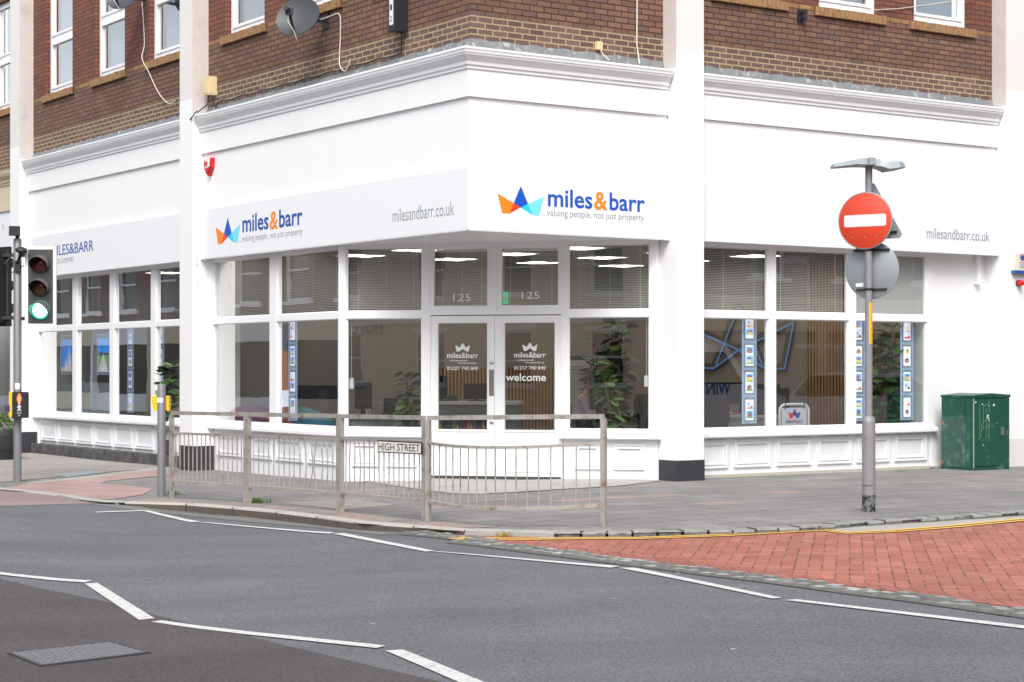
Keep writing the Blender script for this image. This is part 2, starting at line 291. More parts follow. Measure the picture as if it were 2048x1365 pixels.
class MB:
    def __init__(self): self.v = []; self.f = []; self.uv = []; self.m = []; self.sm = []
    def face(self, pts, uvs=None, mi=0, smooth=False):
        b = len(self.v); self.v += [Vector(p) for p in pts]; self.f.append(list(range(b, b + len(pts))))
        self.uv.append(uvs or [(p[0], p[2]) for p in pts]); self.m.append(mi); self.sm.append(smooth)
    def box(self, fr, s0, s1, d0, d1, z0, z1, mi=0):
        if s0 > s1: s0, s1 = s1, s0
        if d0 > d1: d0, d1 = d1, d0
        P = fr.pt
        for pts in ([(s0, d1, z0), (s1, d1, z0), (s1, d1, z1), (s0, d1, z1)], [(s1, d0, z0), (s0, d0, z0), (s0, d0, z1), (s1, d0, z1)],
                    [(s0, d0, z0), (s0, d1, z0), (s0, d1, z1), (s0, d0, z1)], [(s1, d1, z0), (s1, d0, z0), (s1, d0, z1), (s1, d1, z1)],
                    [(s0, d1, z1), (s1, d1, z1), (s1, d0, z1), (s0, d0, z1)], [(s0, d0, z0), (s1, d0, z0), (s1, d1, z0), (s0, d1, z0)]):
            if pts[0][2] != pts[2][2]:
                uv = [((a if pts[0][0] != pts[1][0] else b_), c) for a, b_, c in pts]
            else: uv = [(a, b_) for a, b_, c in pts]
            self.face([P(*p) for p in pts], uv, mi)
        return self
    def prism(self, fr, poly, d0, d1, mi=0, side=None):     # poly [(s,z)] extruded along the normal
        fp = [fr.pt(s, d1, z) for s, z in poly]; bp = [fr.pt(s, d0, z) for s, z in poly]
        self.face(fp, poly, mi); self.face(bp[::-1], poly[::-1], mi)
        for i in range(len(poly)):
            j = (i + 1) % len(poly); self.face([bp[i], bp[j], fp[j], fp[i]], None, side if side is not None else mi)
        return self
    def bar(self, a, b, wd, hd=None, mi=0, up=Vector((0, 0, 1))):
        a = Vector(a); b = Vector(b); hd = hd or wd; d = (b - a).normalized()
        if abs(d.dot(up)) > .95: up = Vector((0, 1, 0))
        x = d.cross(up).normalized() * wd / 2; y = x.cross(d).normalized() * hd / 2
        A = [a - x - y, a + x - y, a + x + y, a - x + y]; B = [p + (b - a) for p in A]
        for i in range(4):
            j = (i + 1) % 4; self.face([A[i], A[j], B[j], B[i]], None, mi)
        self.face(A[::-1], None, mi); self.face(B, None, mi); return self
    def tube(self, path, r, n=8, mi=0, cap=True):
        path = [Vector(p) for p in path]; rs = r if isinstance(r, (list, tuple)) else [r] * len(path); rings = []
        ref = None
        for i, p in enumerate(path):
            d = (path[min(i + 1, len(path) - 1)] - path[max(i - 1, 0)]).normalized()
            if ref is None: ref = Vector((0, 0, 1)) if abs(d.z) < .9 else Vector((1, 0, 0))
            x = d.cross(ref).normalized(); y = x.cross(d).normalized(); ref = y
            rings.append([p + (x * math.cos(2 * math.pi * k / n) + y * math.sin(2 * math.pi * k / n)) * rs[i] for k in range(n)])
        for i in range(len(path) - 1):
            for k in range(n):
                j = (k + 1) % n; self.face([rings[i][k], rings[i][j], rings[i + 1][j], rings[i + 1][k]], None, mi, True)
        if cap: self.face(rings[0][::-1], None, mi); self.face(rings[-1], None, mi)
        return self
    def lathe(self, c, prof, n=24, mi=0, axis=Vector((0, 0, 1))):
        c = Vector(c); axis = axis.normalized(); ref = Vector((1, 0, 0)) if abs(axis.x) < .8 else Vector((0, 0, 1))
        x = axis.cross(ref).normalized(); y = axis.cross(x); rings = []
        for r, h in prof: rings.append([c + axis * h + (x * math.cos(2 * math.pi * k / n) + y * math.sin(2 * math.pi * k / n)) * max(r, 1e-4) for k in range(n)])
        for i in range(len(prof) - 1):
            for k in range(n):
                j = (k + 1) % n; self.face([rings[i][k], rings[i][j], rings[i + 1][j], rings[i + 1][k]], None, mi, True)
        self.face(rings[0][::-1], None, mi); self.face(rings[-1], None, mi); return self
    def build(self, name, mats, parent=None, merge=False, origin=None):
        if not isinstance(mats, (list, tuple)): mats = [mats]
        if parent is not None: o = abs_loc(parent)
        elif origin is not None: o = Vector(origin)
        else:
            xs = [v.x for v in self.v]; ys = [v.y for v in self.v]; zs = [v.z for v in self.v]
            o = Vector(((min(xs) + max(xs)) / 2, (min(ys) + max(ys)) / 2, min(zs)))
        me = bpy.data.meshes.new(name); me.from_pydata([v - o for v in self.v], [], self.f)
        ul = me.uv_layers.new(name='UVMap'); i = 0
        for fu in self.uv:
            for u in fu: ul.data[i].uv = (u[0], u[1]); i += 1
        for m_ in mats: me.materials.append(M[m_])
        for p, mi, sm in zip(me.polygons, self.m, self.sm): p.material_index = mi; p.use_smooth = sm
        if merge or any(self.sm):
            bm = bmesh.new(); bm.from_mesh(me); bmesh.ops.remove_doubles(bm, verts=bm.verts, dist=1e-5)
            bmesh.ops.recalc_face_normals(bm, faces=bm.faces); bm.to_mesh(me); bm.free()
            if any(self.sm): me.set_sharp_from_angle(angle=R(40))
        ob = bpy.data.objects.new(name, me); COL.objects.link(ob)
        ob.location = Vector((0, 0, 0)) if parent is not None else o
        if parent is not None: ob.parent = parent
        return ob
def abs_loc(o):
    l = Vector(o.location)
    while o.parent: o = o.parent; l += Vector(o.location)
    return l
def tag(o, label=None, cat=None, group=None, kind=None):
    if label: o['label'] = label
    if cat: o['category'] = cat
    if group: o['group'] = group
    if kind: o['kind'] = kind
    return o
def empty(name, loc, label, cat, group=None, parent=None):
    o = bpy.data.objects.new(name, None); COL.objects.link(o); o.empty_display_size = .3
    if parent: o.parent = parent; o.location = Vector(loc) - abs_loc(parent)
    else: o.location = loc
    return tag(o, label, cat, group)
def pempty(name, loc, parent, label=None):
    return empty(name, loc, label, None, None, parent)

def text(name, s, material, left, right_dir, normal, width, height, parent, bold=0.0, depth=.006, baseline_to_left=True, rot=0):
    """lettering fitted to width and to the height of its own bounding box above/below the baseline; left = baseline start"""
    cu = bpy.data.curves.new(name, 'FONT'); cu.body = s; cu.size = 1; cu.extrude = 0; cu.offset = bold; cu.resolution_u = 3
    tmp = bpy.data.objects.new('tmp', cu); COL.objects.link(tmp); bpy.context.view_layer.update()
    dg = bpy.context.evaluated_depsgraph_get(); me = bpy.data.meshes.new_from_object(tmp.evaluated_get(dg))
    bpy.data.objects.remove(tmp); bpy.data.curves.remove(cu)
    xs = [v.co.x for v in me.vertices]; ys = [v.co.y for v in me.vertices]
    x0, x1, y0, y1 = min(xs), max(xs), min(ys), max(ys)
    sx = width / (x1 - x0); sy = height / (y1 - y0)
    left = Vector(left); rd = Vector(right_dir).normalized(); nr = Vector(normal).normalized(); up = Vector((0, 0, 1))
    o = abs_loc(parent) if parent is not None else left.copy()
    bm = bmesh.new(); bm.from_mesh(me)
    r = bmesh.ops.extrude_face_region(bm, geom=list(bm.faces))
    for v in r['geom']:
        if isinstance(v, bmesh.types.BMVert): v.co.z += 1
    for v in bm.verts:
        x = (v.co.x - x0) * sx; y = v.co.y * sy
        if rot: x, y = x * math.cos(rot) - y * math.sin(rot), x * math.sin(rot) + y * math.cos(rot)
        v.co = left + rd * x + up * y + nr * (v.co.z * depth) - o
    bmesh.ops.recalc_face_normals(bm, faces=bm.faces)
    bm.to_mesh(me); bm.free(); me.materials.clear(); me.materials.append(M[material]); me.name = name
    for p in me.polygons: p.use_smooth = False
    ob = bpy.data.objects.new(name, me); COL.objects.link(ob)
    if parent is not None: ob.parent = parent
    else: ob.location = o
    return ob

# ------------------------------------------------------------------ ground heights (metres, pavement level 0 at the door)
def sst(a, b, x):
    t = min(1, max(0, (x - a) / (b - a))); return t * t * (3 - 2 * t)
def lin(f):                      # heights piecewise linear on the same grid the sheets are cut on
    def g(x):
        k = math.floor((x + 14) / .4); a = -14 + .4 * k; t = (x - a) / .4; return f(a) * (1 - t) + f(a + .4) * t
    return g
@lin
def HP(x): return 0.0 if x > 1 else -.14 * (1 - math.exp((x - 1) / 4))
@lin
def HR(x):
    k = .09 - .045 * sst(-2.2, -.4, x) - .07 * (1 - sst(-5.2, -3.4, x))
    return HP(x) - k
def gp(px, py, H=HP):
    z = H(0)
    for _ in range(25):
        Y = (EYE - z) * F / (py - HZ); X = (px - CX) / F * Y; z = .5 * z + .5 * H(X)
    return (X, Y)
CUTS = [-14 + .4 * i for i in range(60)]
def drape(name, polys, material, H, off, thick=0, kind='structure', parent=None, label=None, cat=None):
    """flat polygons (xy) laid on the ground surface, cut so that they follow its fall"""
    if polys and not isinstance(polys[0][0], (list, tuple)): polys = [polys]
    bm = bmesh.new()
    for poly in polys:
        vs = [bm.verts.new((x, y, 0)) for x, y in poly]; f = bm.faces.new(vs)
        if f.calc_area() < 0: f.normal_flip()
    bmesh.ops.triangulate(bm, faces=bm.faces)
    for c in CUTS:
        bmesh.ops.bisect_plane(bm, geom=list(bm.verts) + list(bm.edges) + list(bm.faces), plane_co=(c, 0, 0), plane_no=(1, 0, 0))
    bmesh.ops.recalc_face_normals(bm, faces=bm.faces)
    if sum(f.normal.z * f.calc_area() for f in bm.faces) < 0: bmesh.ops.reverse_faces(bm, faces=bm.faces)
    if thick:
        r = bmesh.ops.extrude_face_region(bm, geom=list(bm.faces)); top = [v for v in r['geom'] if isinstance(v, bmesh.types.BMVert)]
        for v in bm.verts: v.co.z = H(v.co.x) + off - thick
        for v in top: v.co.z = H(v.co.x) + off
        bmesh.ops.recalc_face_normals(bm, faces=bm.faces)
    else:
        for v in bm.verts: v.co.z = H(v.co.x) + off
    me = bpy.data.meshes.new(name); bm.to_mesh(me); bm.free(); me.materials.append(M[material])
    ob = bpy.data.objects.new(name, me); COL.objects.link(ob)
    if kind: ob['kind'] = kind
    if label: tag(ob, label, cat)
    return ob

# road sheet
tag(drape('road', [(-70, -40), (70, -40), (70, 90), (-70, 90)], 'asphalt', HR, 0), 'grey asphalt road crossing the junction in front of the shop')
# kerb line (front top edge) and pavement
dr = UR; dl = UL
kleft = [gp(*p) for p in [(0, 979), (60, 984), (114, 990), (162, 999.5), (205, 1004.5), (248, 1005.5)]]
kmid = [gp(*p) for p in [(248, 1005.5), (300, 1006), (400, 1010.5), (492, 1019), (560, 1025.5), (615, 1032), (722, 1047), (800, 1051.5), (886, 1060), (928, 1062)]]
kright = [gp(*p) for p in [(928, 1062), (1000, 1064), (1110, 1067.5), (1245, 1066.5), (1450, 1061.5), (1621, 1055), (1735, 1045), (1906, 1034.5), (2048, 1025)]]
a = Vector(kleft[0]); farL = a + dl * 45; b_ = Vector(kright[-1]); farR = b_ + dr * 45
pav = [tuple(farL)] + kleft + kmid[1:] + kright[1:] + [tuple(farR), (40, 70), (-40, 90)]
pave = drape('pavement', pav, 'slabs', HP, -.004, thick=.0)
tag(pave, 'grey slab pavement in front of the shop')

def strip(line, w0, w1):
    """quad strip polygons along an xy polyline, offset w0..w1 to its left"""
    P = [Vector(p) for p in line]; nrm = []
    for i in range(len(P)):
        d = (P[min(i + 1, len(P) - 1)] - P[max(i - 1, 0)]).normalized(); nrm.append(Vector((-d.y, d.x)))
    return [[tuple(P[i] + nrm[i] * w0), tuple(P[i + 1] + nrm[i + 1] * w0), tuple(P[i + 1] + nrm[i + 1] * w1), tuple(P[i] + nrm[i] * w1)] for i in range(len(P) - 1)]
def resample(line, step):
    P = [Vector(p) for p in line]; out = [P[0]]; acc = 0
    for i in range(len(P) - 1):
        L = (P[i + 1] - P[i]).length; t = step - acc
        while t < L: out.append(P[i].lerp(P[i + 1], t / L)); t += step
        acc = (L - (t - step))
    if (out[-1] - P[-1]).length > step * .3: out.append(P[-1])
    return [tuple(p) for p in out]

def kerb_stones(name, line, step, w, matn, drop, gap=.008, jit=.0, label=None, rise=.008, rnd=.012, joint=True):
    """row of individual kerb stones joined in one kerb mesh: rounded top arris, small joints"""
    mb = MB(); pts = resample(line, step)
    for i in range(len(pts) - 1):
        a = Vector(pts[i]); b = Vector(pts[i + 1]); d = (b - a).normalized(); nn = Vector((-d.y, d.x))
        a = a + d * gap; b = b - d * gap
        j = random.uniform(-jit, jit); jz = random.uniform(-jit, jit) * .4
        seg = 4
        for k in range(seg):
            p = a.lerp(b, k / seg); q = a.lerp(b, (k + 1) / seg)
            def ring(p_, e):
                z = HP(p_.x) + rise + jz; out = []
                for off, dz in ((0 + j, -drop - .06), (0 + j, -rnd * 1.6), (rnd + j, 0), (w, 0), (w, -.06)):
                    v = p_ + nn * off; wob = (math.sin(v.x * 37 + v.y * 23) * .5) * jit * .6
                    out.append(Vector((v.x, v.y + wob, z + dz)))
                return out
            A = ring(p, k == 0); B = ring(q, k == seg - 1)
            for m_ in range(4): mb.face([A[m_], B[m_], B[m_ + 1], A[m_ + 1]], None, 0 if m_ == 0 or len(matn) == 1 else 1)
            if k == 0: mb.face(A[::-1], None, 0)
            if k == seg - 1: mb.face(B, None, 0)
    o = mb.build(name, matn); tag(o, label, None, None, 'structure'); return o
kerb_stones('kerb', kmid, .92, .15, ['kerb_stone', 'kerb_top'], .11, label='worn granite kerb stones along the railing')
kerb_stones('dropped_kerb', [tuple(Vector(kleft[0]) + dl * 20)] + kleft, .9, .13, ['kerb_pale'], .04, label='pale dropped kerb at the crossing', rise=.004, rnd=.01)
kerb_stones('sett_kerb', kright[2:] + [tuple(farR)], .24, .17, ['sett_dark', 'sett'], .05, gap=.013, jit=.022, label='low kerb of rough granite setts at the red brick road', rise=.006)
kerb_stones('corner_kerb', kright[:3], .5, .22, ['kerb_pale'], .05, gap=.006, jit=.004, label='pale cement kerb at the corner', rise=.006)
# paving bands behind the kerb
tag(drape('kerbside_paving', strip(kmid, .15, .55), 'kerbside_slabs', HP, .001), 'brownish slab row behind the kerb')
tag(drape('kerbside_paving', strip(kright[:5], .22, .42), 'kerbside_slabs', HP, .001), 'slab row behind the corner kerb')
def gpoly(pts, H=HP): return [gp(*p, H) for p in pts]
tan = [gp(*p) for p in [(-60, 905), (70, 906), (200, 922), (330, 932), (330, 936), (255, 941), (130, 952), (80, 958), (0, 965), (-60, 968)]]
tag(drape('footpath', tan, 'pave_tan', HP, .002), 'pale tan worn asphalt footway beside the crossing')
tac = gpoly([(8, 977), (60, 967), (190, 956), (300, 940), (345, 938), (345, 950), (210, 963), (200, 969), (260, 971), (306, 979), (285, 990), (225, 999), (162, 998), (114, 988), (60, 982)])
tag(drape('tactile_paving', tac, 'tactile', HP, .0022), 'pink blister tactile paving at the crossing')
tag(drape('path', gpoly([(40, 968), (190, 951), (300, 937), (330, 934), (345, 938), (300, 941), (190, 956), (60, 968)]), 'gutter', HP, .0032), 'pale slab edging beside the pink paving')
tag(drape('road_surfacing', gpoly([(-60, 976), (0, 980), (114, 991), (162, 1001), (205, 1005), (248, 1007), (163, 1008.5), (0, 1013.5), (-60, 1016)], HR), 'asphalt_pink', HR, .004), 'pinkish worn crossing surface')
tag(drape('road_surfacing', gpoly([(175, 1009), (248, 1008), (300, 1019), (492, 1035), (615, 1049), (722, 1061.5), (796, 1068), (760, 1071), (640, 1057), (470, 1042), (330, 1027), (240, 1018)], HR), 'asphalt_edge', HR, .0045), 'lighter gritty channel along the kerb')
tag(drape('road_surfacing', gpoly([(-150, 1135), (0, 1158), (123, 1186), (228, 1208), (307, 1230), (373, 1247), (483, 1270), (615, 1303), (747, 1334), (880, 1365), (1000, 1398), (1150, 1450), (-500, 1450)], HR), 'asphalt_brown', HR, .0035), 'brown toned asphalt patch at the near left')
# red brick carriageway
redtop = [(906, 1071.5), (1000, 1072.5), (1110, 1076.5), (1245, 1077), (1450, 1072), (1621, 1062.5), (1650, 1062), (1700, 1068), (1792, 1064), (1906, 1055), (2048, 1041)]
redbot = [(2048, 1223), (1850, 1195), (1564, 1160), (1279, 1125), (1100, 1102), (1011, 1091), (960, 1084)]
R1, R2 = gp(2048, 1041, HR), gp(2048, 1223, HR)
e1 = tuple(Vector(R1) + dr * 40); rb = Vector(R2) + (Vector(R2) - Vector(gp(1564, 1160, HR))).normalized() * 3
red = gpoly(redtop, HR) + [e1, (30, 8), (12, 2), tuple(rb)] + gpoly(redbot, HR)
tag(drape('side_road', red, 'red_pavers', HR, .006), 'red block paved side road')
sline = gpoly([(930, 1083), (1011, 1092), (1100, 1103.5), (1279, 1126.5), (1450, 1149), (1564, 1162), (1735, 1185), (1850, 1199), (2048, 1227)], HR) + [tuple(rb + Vector((0, -.1)))]
tag(drape('paving_border', strip(gpoly(redbot[::-1], HR), .04, .26), 'red_border', HR, .010), 'red soldier course bordering the side road')
def setts(name, line, rows, size, H, label):
    mb = MB(); base = strip(line, -.02, rows * size + .02)
    for r_ in range(rows):
        pts = resample(strip_line(line, size * (r_ + .5)), size * 1.12)
        for i in range(len(pts) - 1):
            a = Vector(pts[i]); b = Vector(pts[i + 1]); d = (b - a).normalized(); nn = Vector((-d.y, d.x)); c = (a + b) / 2
            L = (b - a).length * .44 * random.uniform(.78, 1.02); w_ = size * .42 * random.uniform(.75, 1.05); z = H(c.x) + .022 + random.uniform(-.010, .010)
            an = random.uniform(-.08, .08); d = Vector((d.x * math.cos(an) - d.y * math.sin(an), d.x * math.sin(an) + d.y * math.cos(an))); nn = Vector((-d.y, d.x))
            lo = [c + d * sx * L + nn * sy * w_ for sx, sy in ((-1, -1), (1, -1), (1, 1), (-1, 1))]
            hi = [c + d * sx * L * .78 + nn * sy * w_ * .74 for sx, sy in ((-1, -1), (1, -1), (1, 1), (-1, 1))]
            lo = [Vector((p.x, p.y, z - .03)) for p in lo]; hi = [Vector((p.x, p.y, z)) for p in hi]
            mi = random.choice((0, 0, 0, 1, 2)); mb.face(hi, None, mi)
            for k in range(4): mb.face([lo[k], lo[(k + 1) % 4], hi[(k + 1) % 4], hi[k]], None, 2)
    tag(mb.build(name, ['sett', 'sett_pale', 'sett_dark']), label, None, None, 'structure')
    tag(drape('mortar_bed', base, 'sett_joint', H, .0055), 'dark bed between the granite setts')
def strip_line(line, off):
    P = [Vector(p) for p in line]; out = []
    for i in range(len(P)):
        d = (P[min(i + 1, len(P) - 1)] - P[max(i - 1, 0)]).normalized(); out.append(tuple(P[i] + Vector((-d.y, d.x)) * off))
    return out
setts('sett_channel', [tuple(Vector(p)) for p in strip_line(sline, -.20)], 2, .145, HR, 'double row of granite setts between asphalt and red paving')
setts('broken_setts', gpoly([(796, 1070), (850, 1074.5), (905, 1080), (960, 1086)], HR), 2, .12, HR, 'broken setts where kerb meets the road')
tag(drape('gutter', gpoly([(1621, 1056), (1735, 1046), (1906, 1036), (2048, 1027), (2048, 1040), (1906, 1054), (1792, 1063), (1700, 1067), (1650, 1061)], HR) , 'gutter', HR, .010), 'pale concrete gutter beside the sett kerb')
# yellow lines
yl = gpoly([(905, 1079), (940, 1081), (1051, 1081.5), (1279, 1080), (1450, 1074), (1580, 1066.5), (1644, 1063.5), (1695, 1069.5), (1792, 1065.5), (1906, 1056.5), (2048, 1042.5)], HR)
yl.append(tuple(Vector(yl[-1]) + dr * 40))
tag(drape('yellow_lines', strip(yl, -.07, -.0) + strip(yl, .05, .12), 'yellow_line', HR, .0145), 'double yellow lines along the kerb')
# white zigzag markings
L = [[(-160, 1133), (0, 1146), (184, 1163), (169, 1167), (0, 1151), (-160, 1137)],
     [(169, 1169), (195, 1168), (309, 1239), (278, 1242)], [(302, 1246), (323, 1243), (771, 1294), (753, 1299)],
     [(771, 1304), (806, 1302), (1010, 1384), (955, 1384)],
     [(191, 1025), (281, 1022), (292, 1023.5), (193, 1026.8)], [(281, 1022), (301, 1023), (402, 1045), (382, 1046)],
     [(398, 1046), (415, 1046), (670, 1066.5), (659, 1069)], [(666, 1069), (688, 1068), (870, 1104), (850, 1105)],
     [(866, 1105), (880, 1105), (1240, 1134.5), (1222, 1137.5)], [(1239, 1138), (1268, 1137.5), (1564, 1198), (1544, 1199.5)],
     [(1571, 1202.5), (1593, 1201), (2200, 1271), (2200, 1278)]]
tag(drape('road_markings', [gpoly(p, HR) for p in L], 'road_paint', HR, .0075), 'white zigzag lines painted on the road')
# mosaic apron under the overhanging corner
base_z = .004
def e2(px, py): return gp(px, py)
tag(drape('entrance_tiles', gpoly([(696, 957), (740, 957), (861, 954), (1125, 954), (1318, 960), (1318, 963), (1225, 974), (960, 989), (905, 988), (800, 974)]), 'mosaic', HP, .0045), 'small white mosaic tiles at the entrance')

# manhole and cover plates
def cover(name, pts, H, matn, label, ribs=True, off=.005):
    P = [Vector(p) for p in gpoly(pts, H)]; mb = MB()
    c = sum(P, Vector((0, 0))) / 4
    zz = lambda p, h: Vector((p.x, p.y, H(p.x) + h))
    mb.face([zz(p, off + .004) for p in P]); 
    for i in range(4): mb.face([zz(P[i], -.01), zz(P[(i + 1) % 4], -.01), zz(P[(i + 1) % 4], off + .004), zz(P[i], off + .004)])
    o = empty(name, zz(c, 0), label, 'manhole cover')
    mb.build('plate', [matn], o)
    if ribs:
        rb_ = MB()
        for i in range(1, 14):
            for j in range(1, 20):
                u, v = i / 14, j / 20
                a_ = P[0].lerp(P[1], v).lerp(P[3].lerp(P[2], v), u); e = .012 if (i + j) % 2 else .018
                q = [Vector((a_.x + dx * e, a_.y + dy * e * .7)) for dx, dy in ((-1, -1), (1, -1), (1, 1), (-1, 1))]
                rb_.face([zz(p, off + .010) for p in q])
                for k in range(4): rb_.face([zz(q[k], off + .003), zz(q[(k + 1) % 4], off + .003), zz(q[(k + 1) % 4], off + .010), zz(q[k], off + .010)])
        rb_.build('tread_pattern', ['pole_grey'], o)
        fr = MB()
        for i in range(4): fr.bar(zz(P[i], off + .004), zz(P[(i + 1) % 4], off + .004), .014, .010)
        fr.build('rim', ['iron'], o)
    return o
cover('manhole_cover', [(17, 1309.5), (222, 1287.6), (299, 1308.6), (83, 1335)], HR, 'iron', 'iron manhole cover with studded pattern in the brown asphalt')
cover('access_cover', [(560, 1007), (700, 1000), (790, 1011), (690, 1021)], HP, 'pave_tan', 'slab filled access cover in the pavement behind the railing', ribs=False)
cover('access_cover', [(102, 950), (180, 942.5), (210, 946), (134, 955)], HP, 'sign_back', 'pale metal access cover beside the pink paving', ribs=False)

# ------------------------------------------------------------------ the corner building
SR, SL = FR_.s_px, FL_.s_px
shop = empty('corner_shop_building', (C0[0] + .3, C0[1] + 1.5, 0), 'white corner shop with brown brick upper floor, splayed entrance and wide shop windows', 'building')
ZF, ZS, ZFR, ZC0, ZC1 = 3.19, 3.955, 4.83, 5.17, 5.42          # fascia bottom, sign top, frieze bottom, cornice bottom and top
R1E, R2S, R2E = 3.178, 3.650, 9.60                             # right facade: bay end, next bay start, bay end
L1E, L2S, L2E, L3S = 7.64, 8.11, 15.36, 15.87                  # left facade

def wall_holes(mb, fr, s0, s1, z0, z1, dn, holes, depth=.12, mi=0, back=.25):
    xs = sorted({s0, s1, *[min(max(h[0], s0), s1) for h in holes], *[min(max(h[1], s0), s1) for h in holes]}); zs = sorted({z0, z1, *[h[2] for h in holes], *[h[3] for h in holes]})
    for i in range(len(xs) - 1):
        for j in range(len(zs) - 1):
            a, b, c, d = xs[i], xs[i + 1], zs[j], zs[j + 1]; m_ = ((a + b) / 2, (c + d) / 2)
            if any(h[0] < m_[0] < h[1] and h[2] < m_[1] < h[3] for h in holes): continue
            mb.face([fr.pt(a, dn, c), fr.pt(b, dn, c), fr.pt(b, dn, d), fr.pt(a, dn, d)], [(a, c), (b, c), (b, d), (a, d)], mi)
    for a, b, c, d in holes:
        q = dn - depth
        for pts, uv in (([(a, dn, c), (a, q, c), (a, q, d), (a, dn, d)], [(a, c), (a + depth, c), (a + depth, d), (a, d)]),
                        ([(b, dn, c), (b, q, c), (b, q, d), (b, dn, d)], [(b, c), (b + depth, c), (b + depth, d), (b, d)]),
                        ([(a, dn, d), (b, dn, d), (b, q, d), (a, q, d)], [(a, d), (b, d), (b, d + depth), (a, d + depth)]),
                        ([(a, dn, c), (b, dn, c), (b, q, c), (a, q, c)], [(a, c), (b, c), (b, c - depth), (a, c - depth)])):
            mb.face([fr.pt(*p) for p in pts], uv, mi)
BD = -.127
def bpx(fr, p0, p1): 
    a, b = fr.s_px(p0, BD), fr.s_px(p1, BD); return (min(a, b), max(a, b))
WZ0, WZ1 = 6.60, 8.75
wl2 = [bpx(FL_, 92, 145), bpx(FL_, 190, 249.5)]; wwid = wl2[0][1] - wl2[0][0]
s299 = SL(299, BD); wl2.append((s299 - wwid, s299))
a_ = bpx(FL_, 452, 529); wl1 = [a_, (SL(590, BD) - (a_[1] - a_[0]), SL(590, BD)), (1.1, 2.4)]
b1 = bpx(FR_, 1828, 1938); w_b = b1[1] - b1[0]; b0e = SR(1757, BD); wr2 = [b1, (b0e - w_b, b0e), (4.1, 4.1 + w_b)]
s_nb = [(16.15, 17.2)]
def brick(fr, s0, s1, wins, nm='brick_wall'):
    mb = MB(); wall_holes(mb, fr, s0, s1, 5.30, 9.6, BD, [(a, b, WZ0, WZ1) for a, b in wins])
    return mb.build(nm, ['brick_brown'], shop)
co_ = C0
# corner of the brick planes: both planes set back by BD
brick(FR_, -BD, R1E, []); brick(FR_, R2S, R2E, wr2)
brick(FL_, -BD, L1E, wl1); brick(FL_, L2S, L2E, wl2)
def upvc_window(fr, a, b, style=0, parent=shop, rail=7.62, zt=WZ1, zb=WZ0):
    d0 = BD - .12; wr = pempty('window', fr.pt((a + b) / 2, d0, zb), parent); m_ = MB(); fw = .075
    m_.box(fr, a, b, d0 - .05, d0 + .03, zb, zb + fw + .03); m_.box(fr, a, b, d0 - .05, d0 + .03, zt - fw, zt)
    m_.box(fr, a, a + fw, d0 - .05, d0 + .03, zb + fw + .03, zt - fw); m_.box(fr, b - fw, b, d0 - .05, d0 + .03, zb + fw + .03, zt - fw)
    m_.box(fr, a + fw, b - fw, d0 - .05, d0 + .03, rail - .05, rail + .07)
    for z0, z1 in ((zb + fw + .03, rail - .05), (rail + .07, zt - fw)):        # opening sashes
        e = .045; A, B = a + fw, b - fw
        m_.box(fr, A, B, d0 - .03, d0 + .045, z0, z0 + e); m_.box(fr, A, B, d0 - .03, d0 + .045, z1 - e, z1)
        m_.box(fr, A, A + e, d0 - .03, d0 + .045, z0 + e, z1 - e); m_.box(fr, B - e, B, d0 - .03, d0 + .045, z0 + e, z1 - e)
    m_.build('frame', ['upvc'], wr)
    g = MB(); g.face([fr.pt(a + .05, d0, zb + .05), fr.pt(b - .05, d0, zb + .05), fr.pt(b - .05, d0, zt - .05), fr.pt(a + .05, d0, zt - .05)]); g.build('glass', ['house_glass'], wr)
    c = MB()                                            # folded net curtain with a dark gap
    n = 26; lo = a + (b - a) * (.05 if style != 1 else .35)
    for k in range(n):
        s0 = lo + (b - .05 - lo) * k / n; s1 = lo + (b - .05 - lo) * (k + 1) / n; w0 = d0 - .16 + .025 * math.sin(k * 2.1); w1 = d0 - .16 + .025 * math.sin((k + 1) * 2.1)
        c.face([fr.pt(s0, w0, zb), fr.pt(s1, w1, zb), fr.pt(s1, w1, zt), fr.pt(s0, w0, zt)])
    c.build('curtain', ['curtain'], wr)
    bk = MB(); bk.box(fr, a - .1, b + .1, d0 - 1.2, d0 - .5, zb - .1, zt + .1); bk.build('dark_room', ['room_dark'], wr)
    # header-brick sill, sloping a little
    s = MB(); n = int((b - a + .22) / .078)
    for k in range(n):
        q = a - .11 + k * (b - a + .22) / n; q2 = q + (b - a + .22) / n - .008; dz = random.uniform(-.004, .004)
        s.box(fr, q, q2, BD - .1, BD + .055 + dz, zb - .135, zb - .012 + dz)
    s.box(fr, a - .11, b + .11, BD - .1, BD + .045, zb - .13, zb - .02)
    s.build('sill', ['sill_brick'], wr)
for i, (a, b) in enumerate(wl2): upvc_window(FL_, a, b, i % 2)
for i, (a, b) in enumerate(wl1): upvc_window(FL_, a, b, 1)
for i, (a, b) in enumerate(wr2): upvc_window(FR_, a, b, i % 2)

# pilasters: paint up to 5.69 m, bare render above, black plinth
def pilaster(fr, s0, s1, base='black_plinth', zb=.27, dback=-.45, zp=5.69):
    m_ = MB(); m_.box(fr, s0, s1, dback, .147, zb - .02, zp, 0); m_.build('pilaster', ['white_render'], shop)
    m_ = MB(); m_.box(fr, s0 + .001, s1 - .001, dback, .146, zp, 9.6, 0); u = m_.build('pilaster_upper', ['old_render_light'], shop)
    m_ = MB(); m_.box(fr, s0 - .006, s1 + .006, dback, .156, -.6, zb, 0); m_.build('plinth', [base], shop)
pilaster(FR_, R1E, R2S)
pilaster(FR_, R2E, R2E + 1.6, base='old_render_light', zb=.42)
pilaster(FL_, L1E, L2S); pilaster(FL_, L2E, L3S)
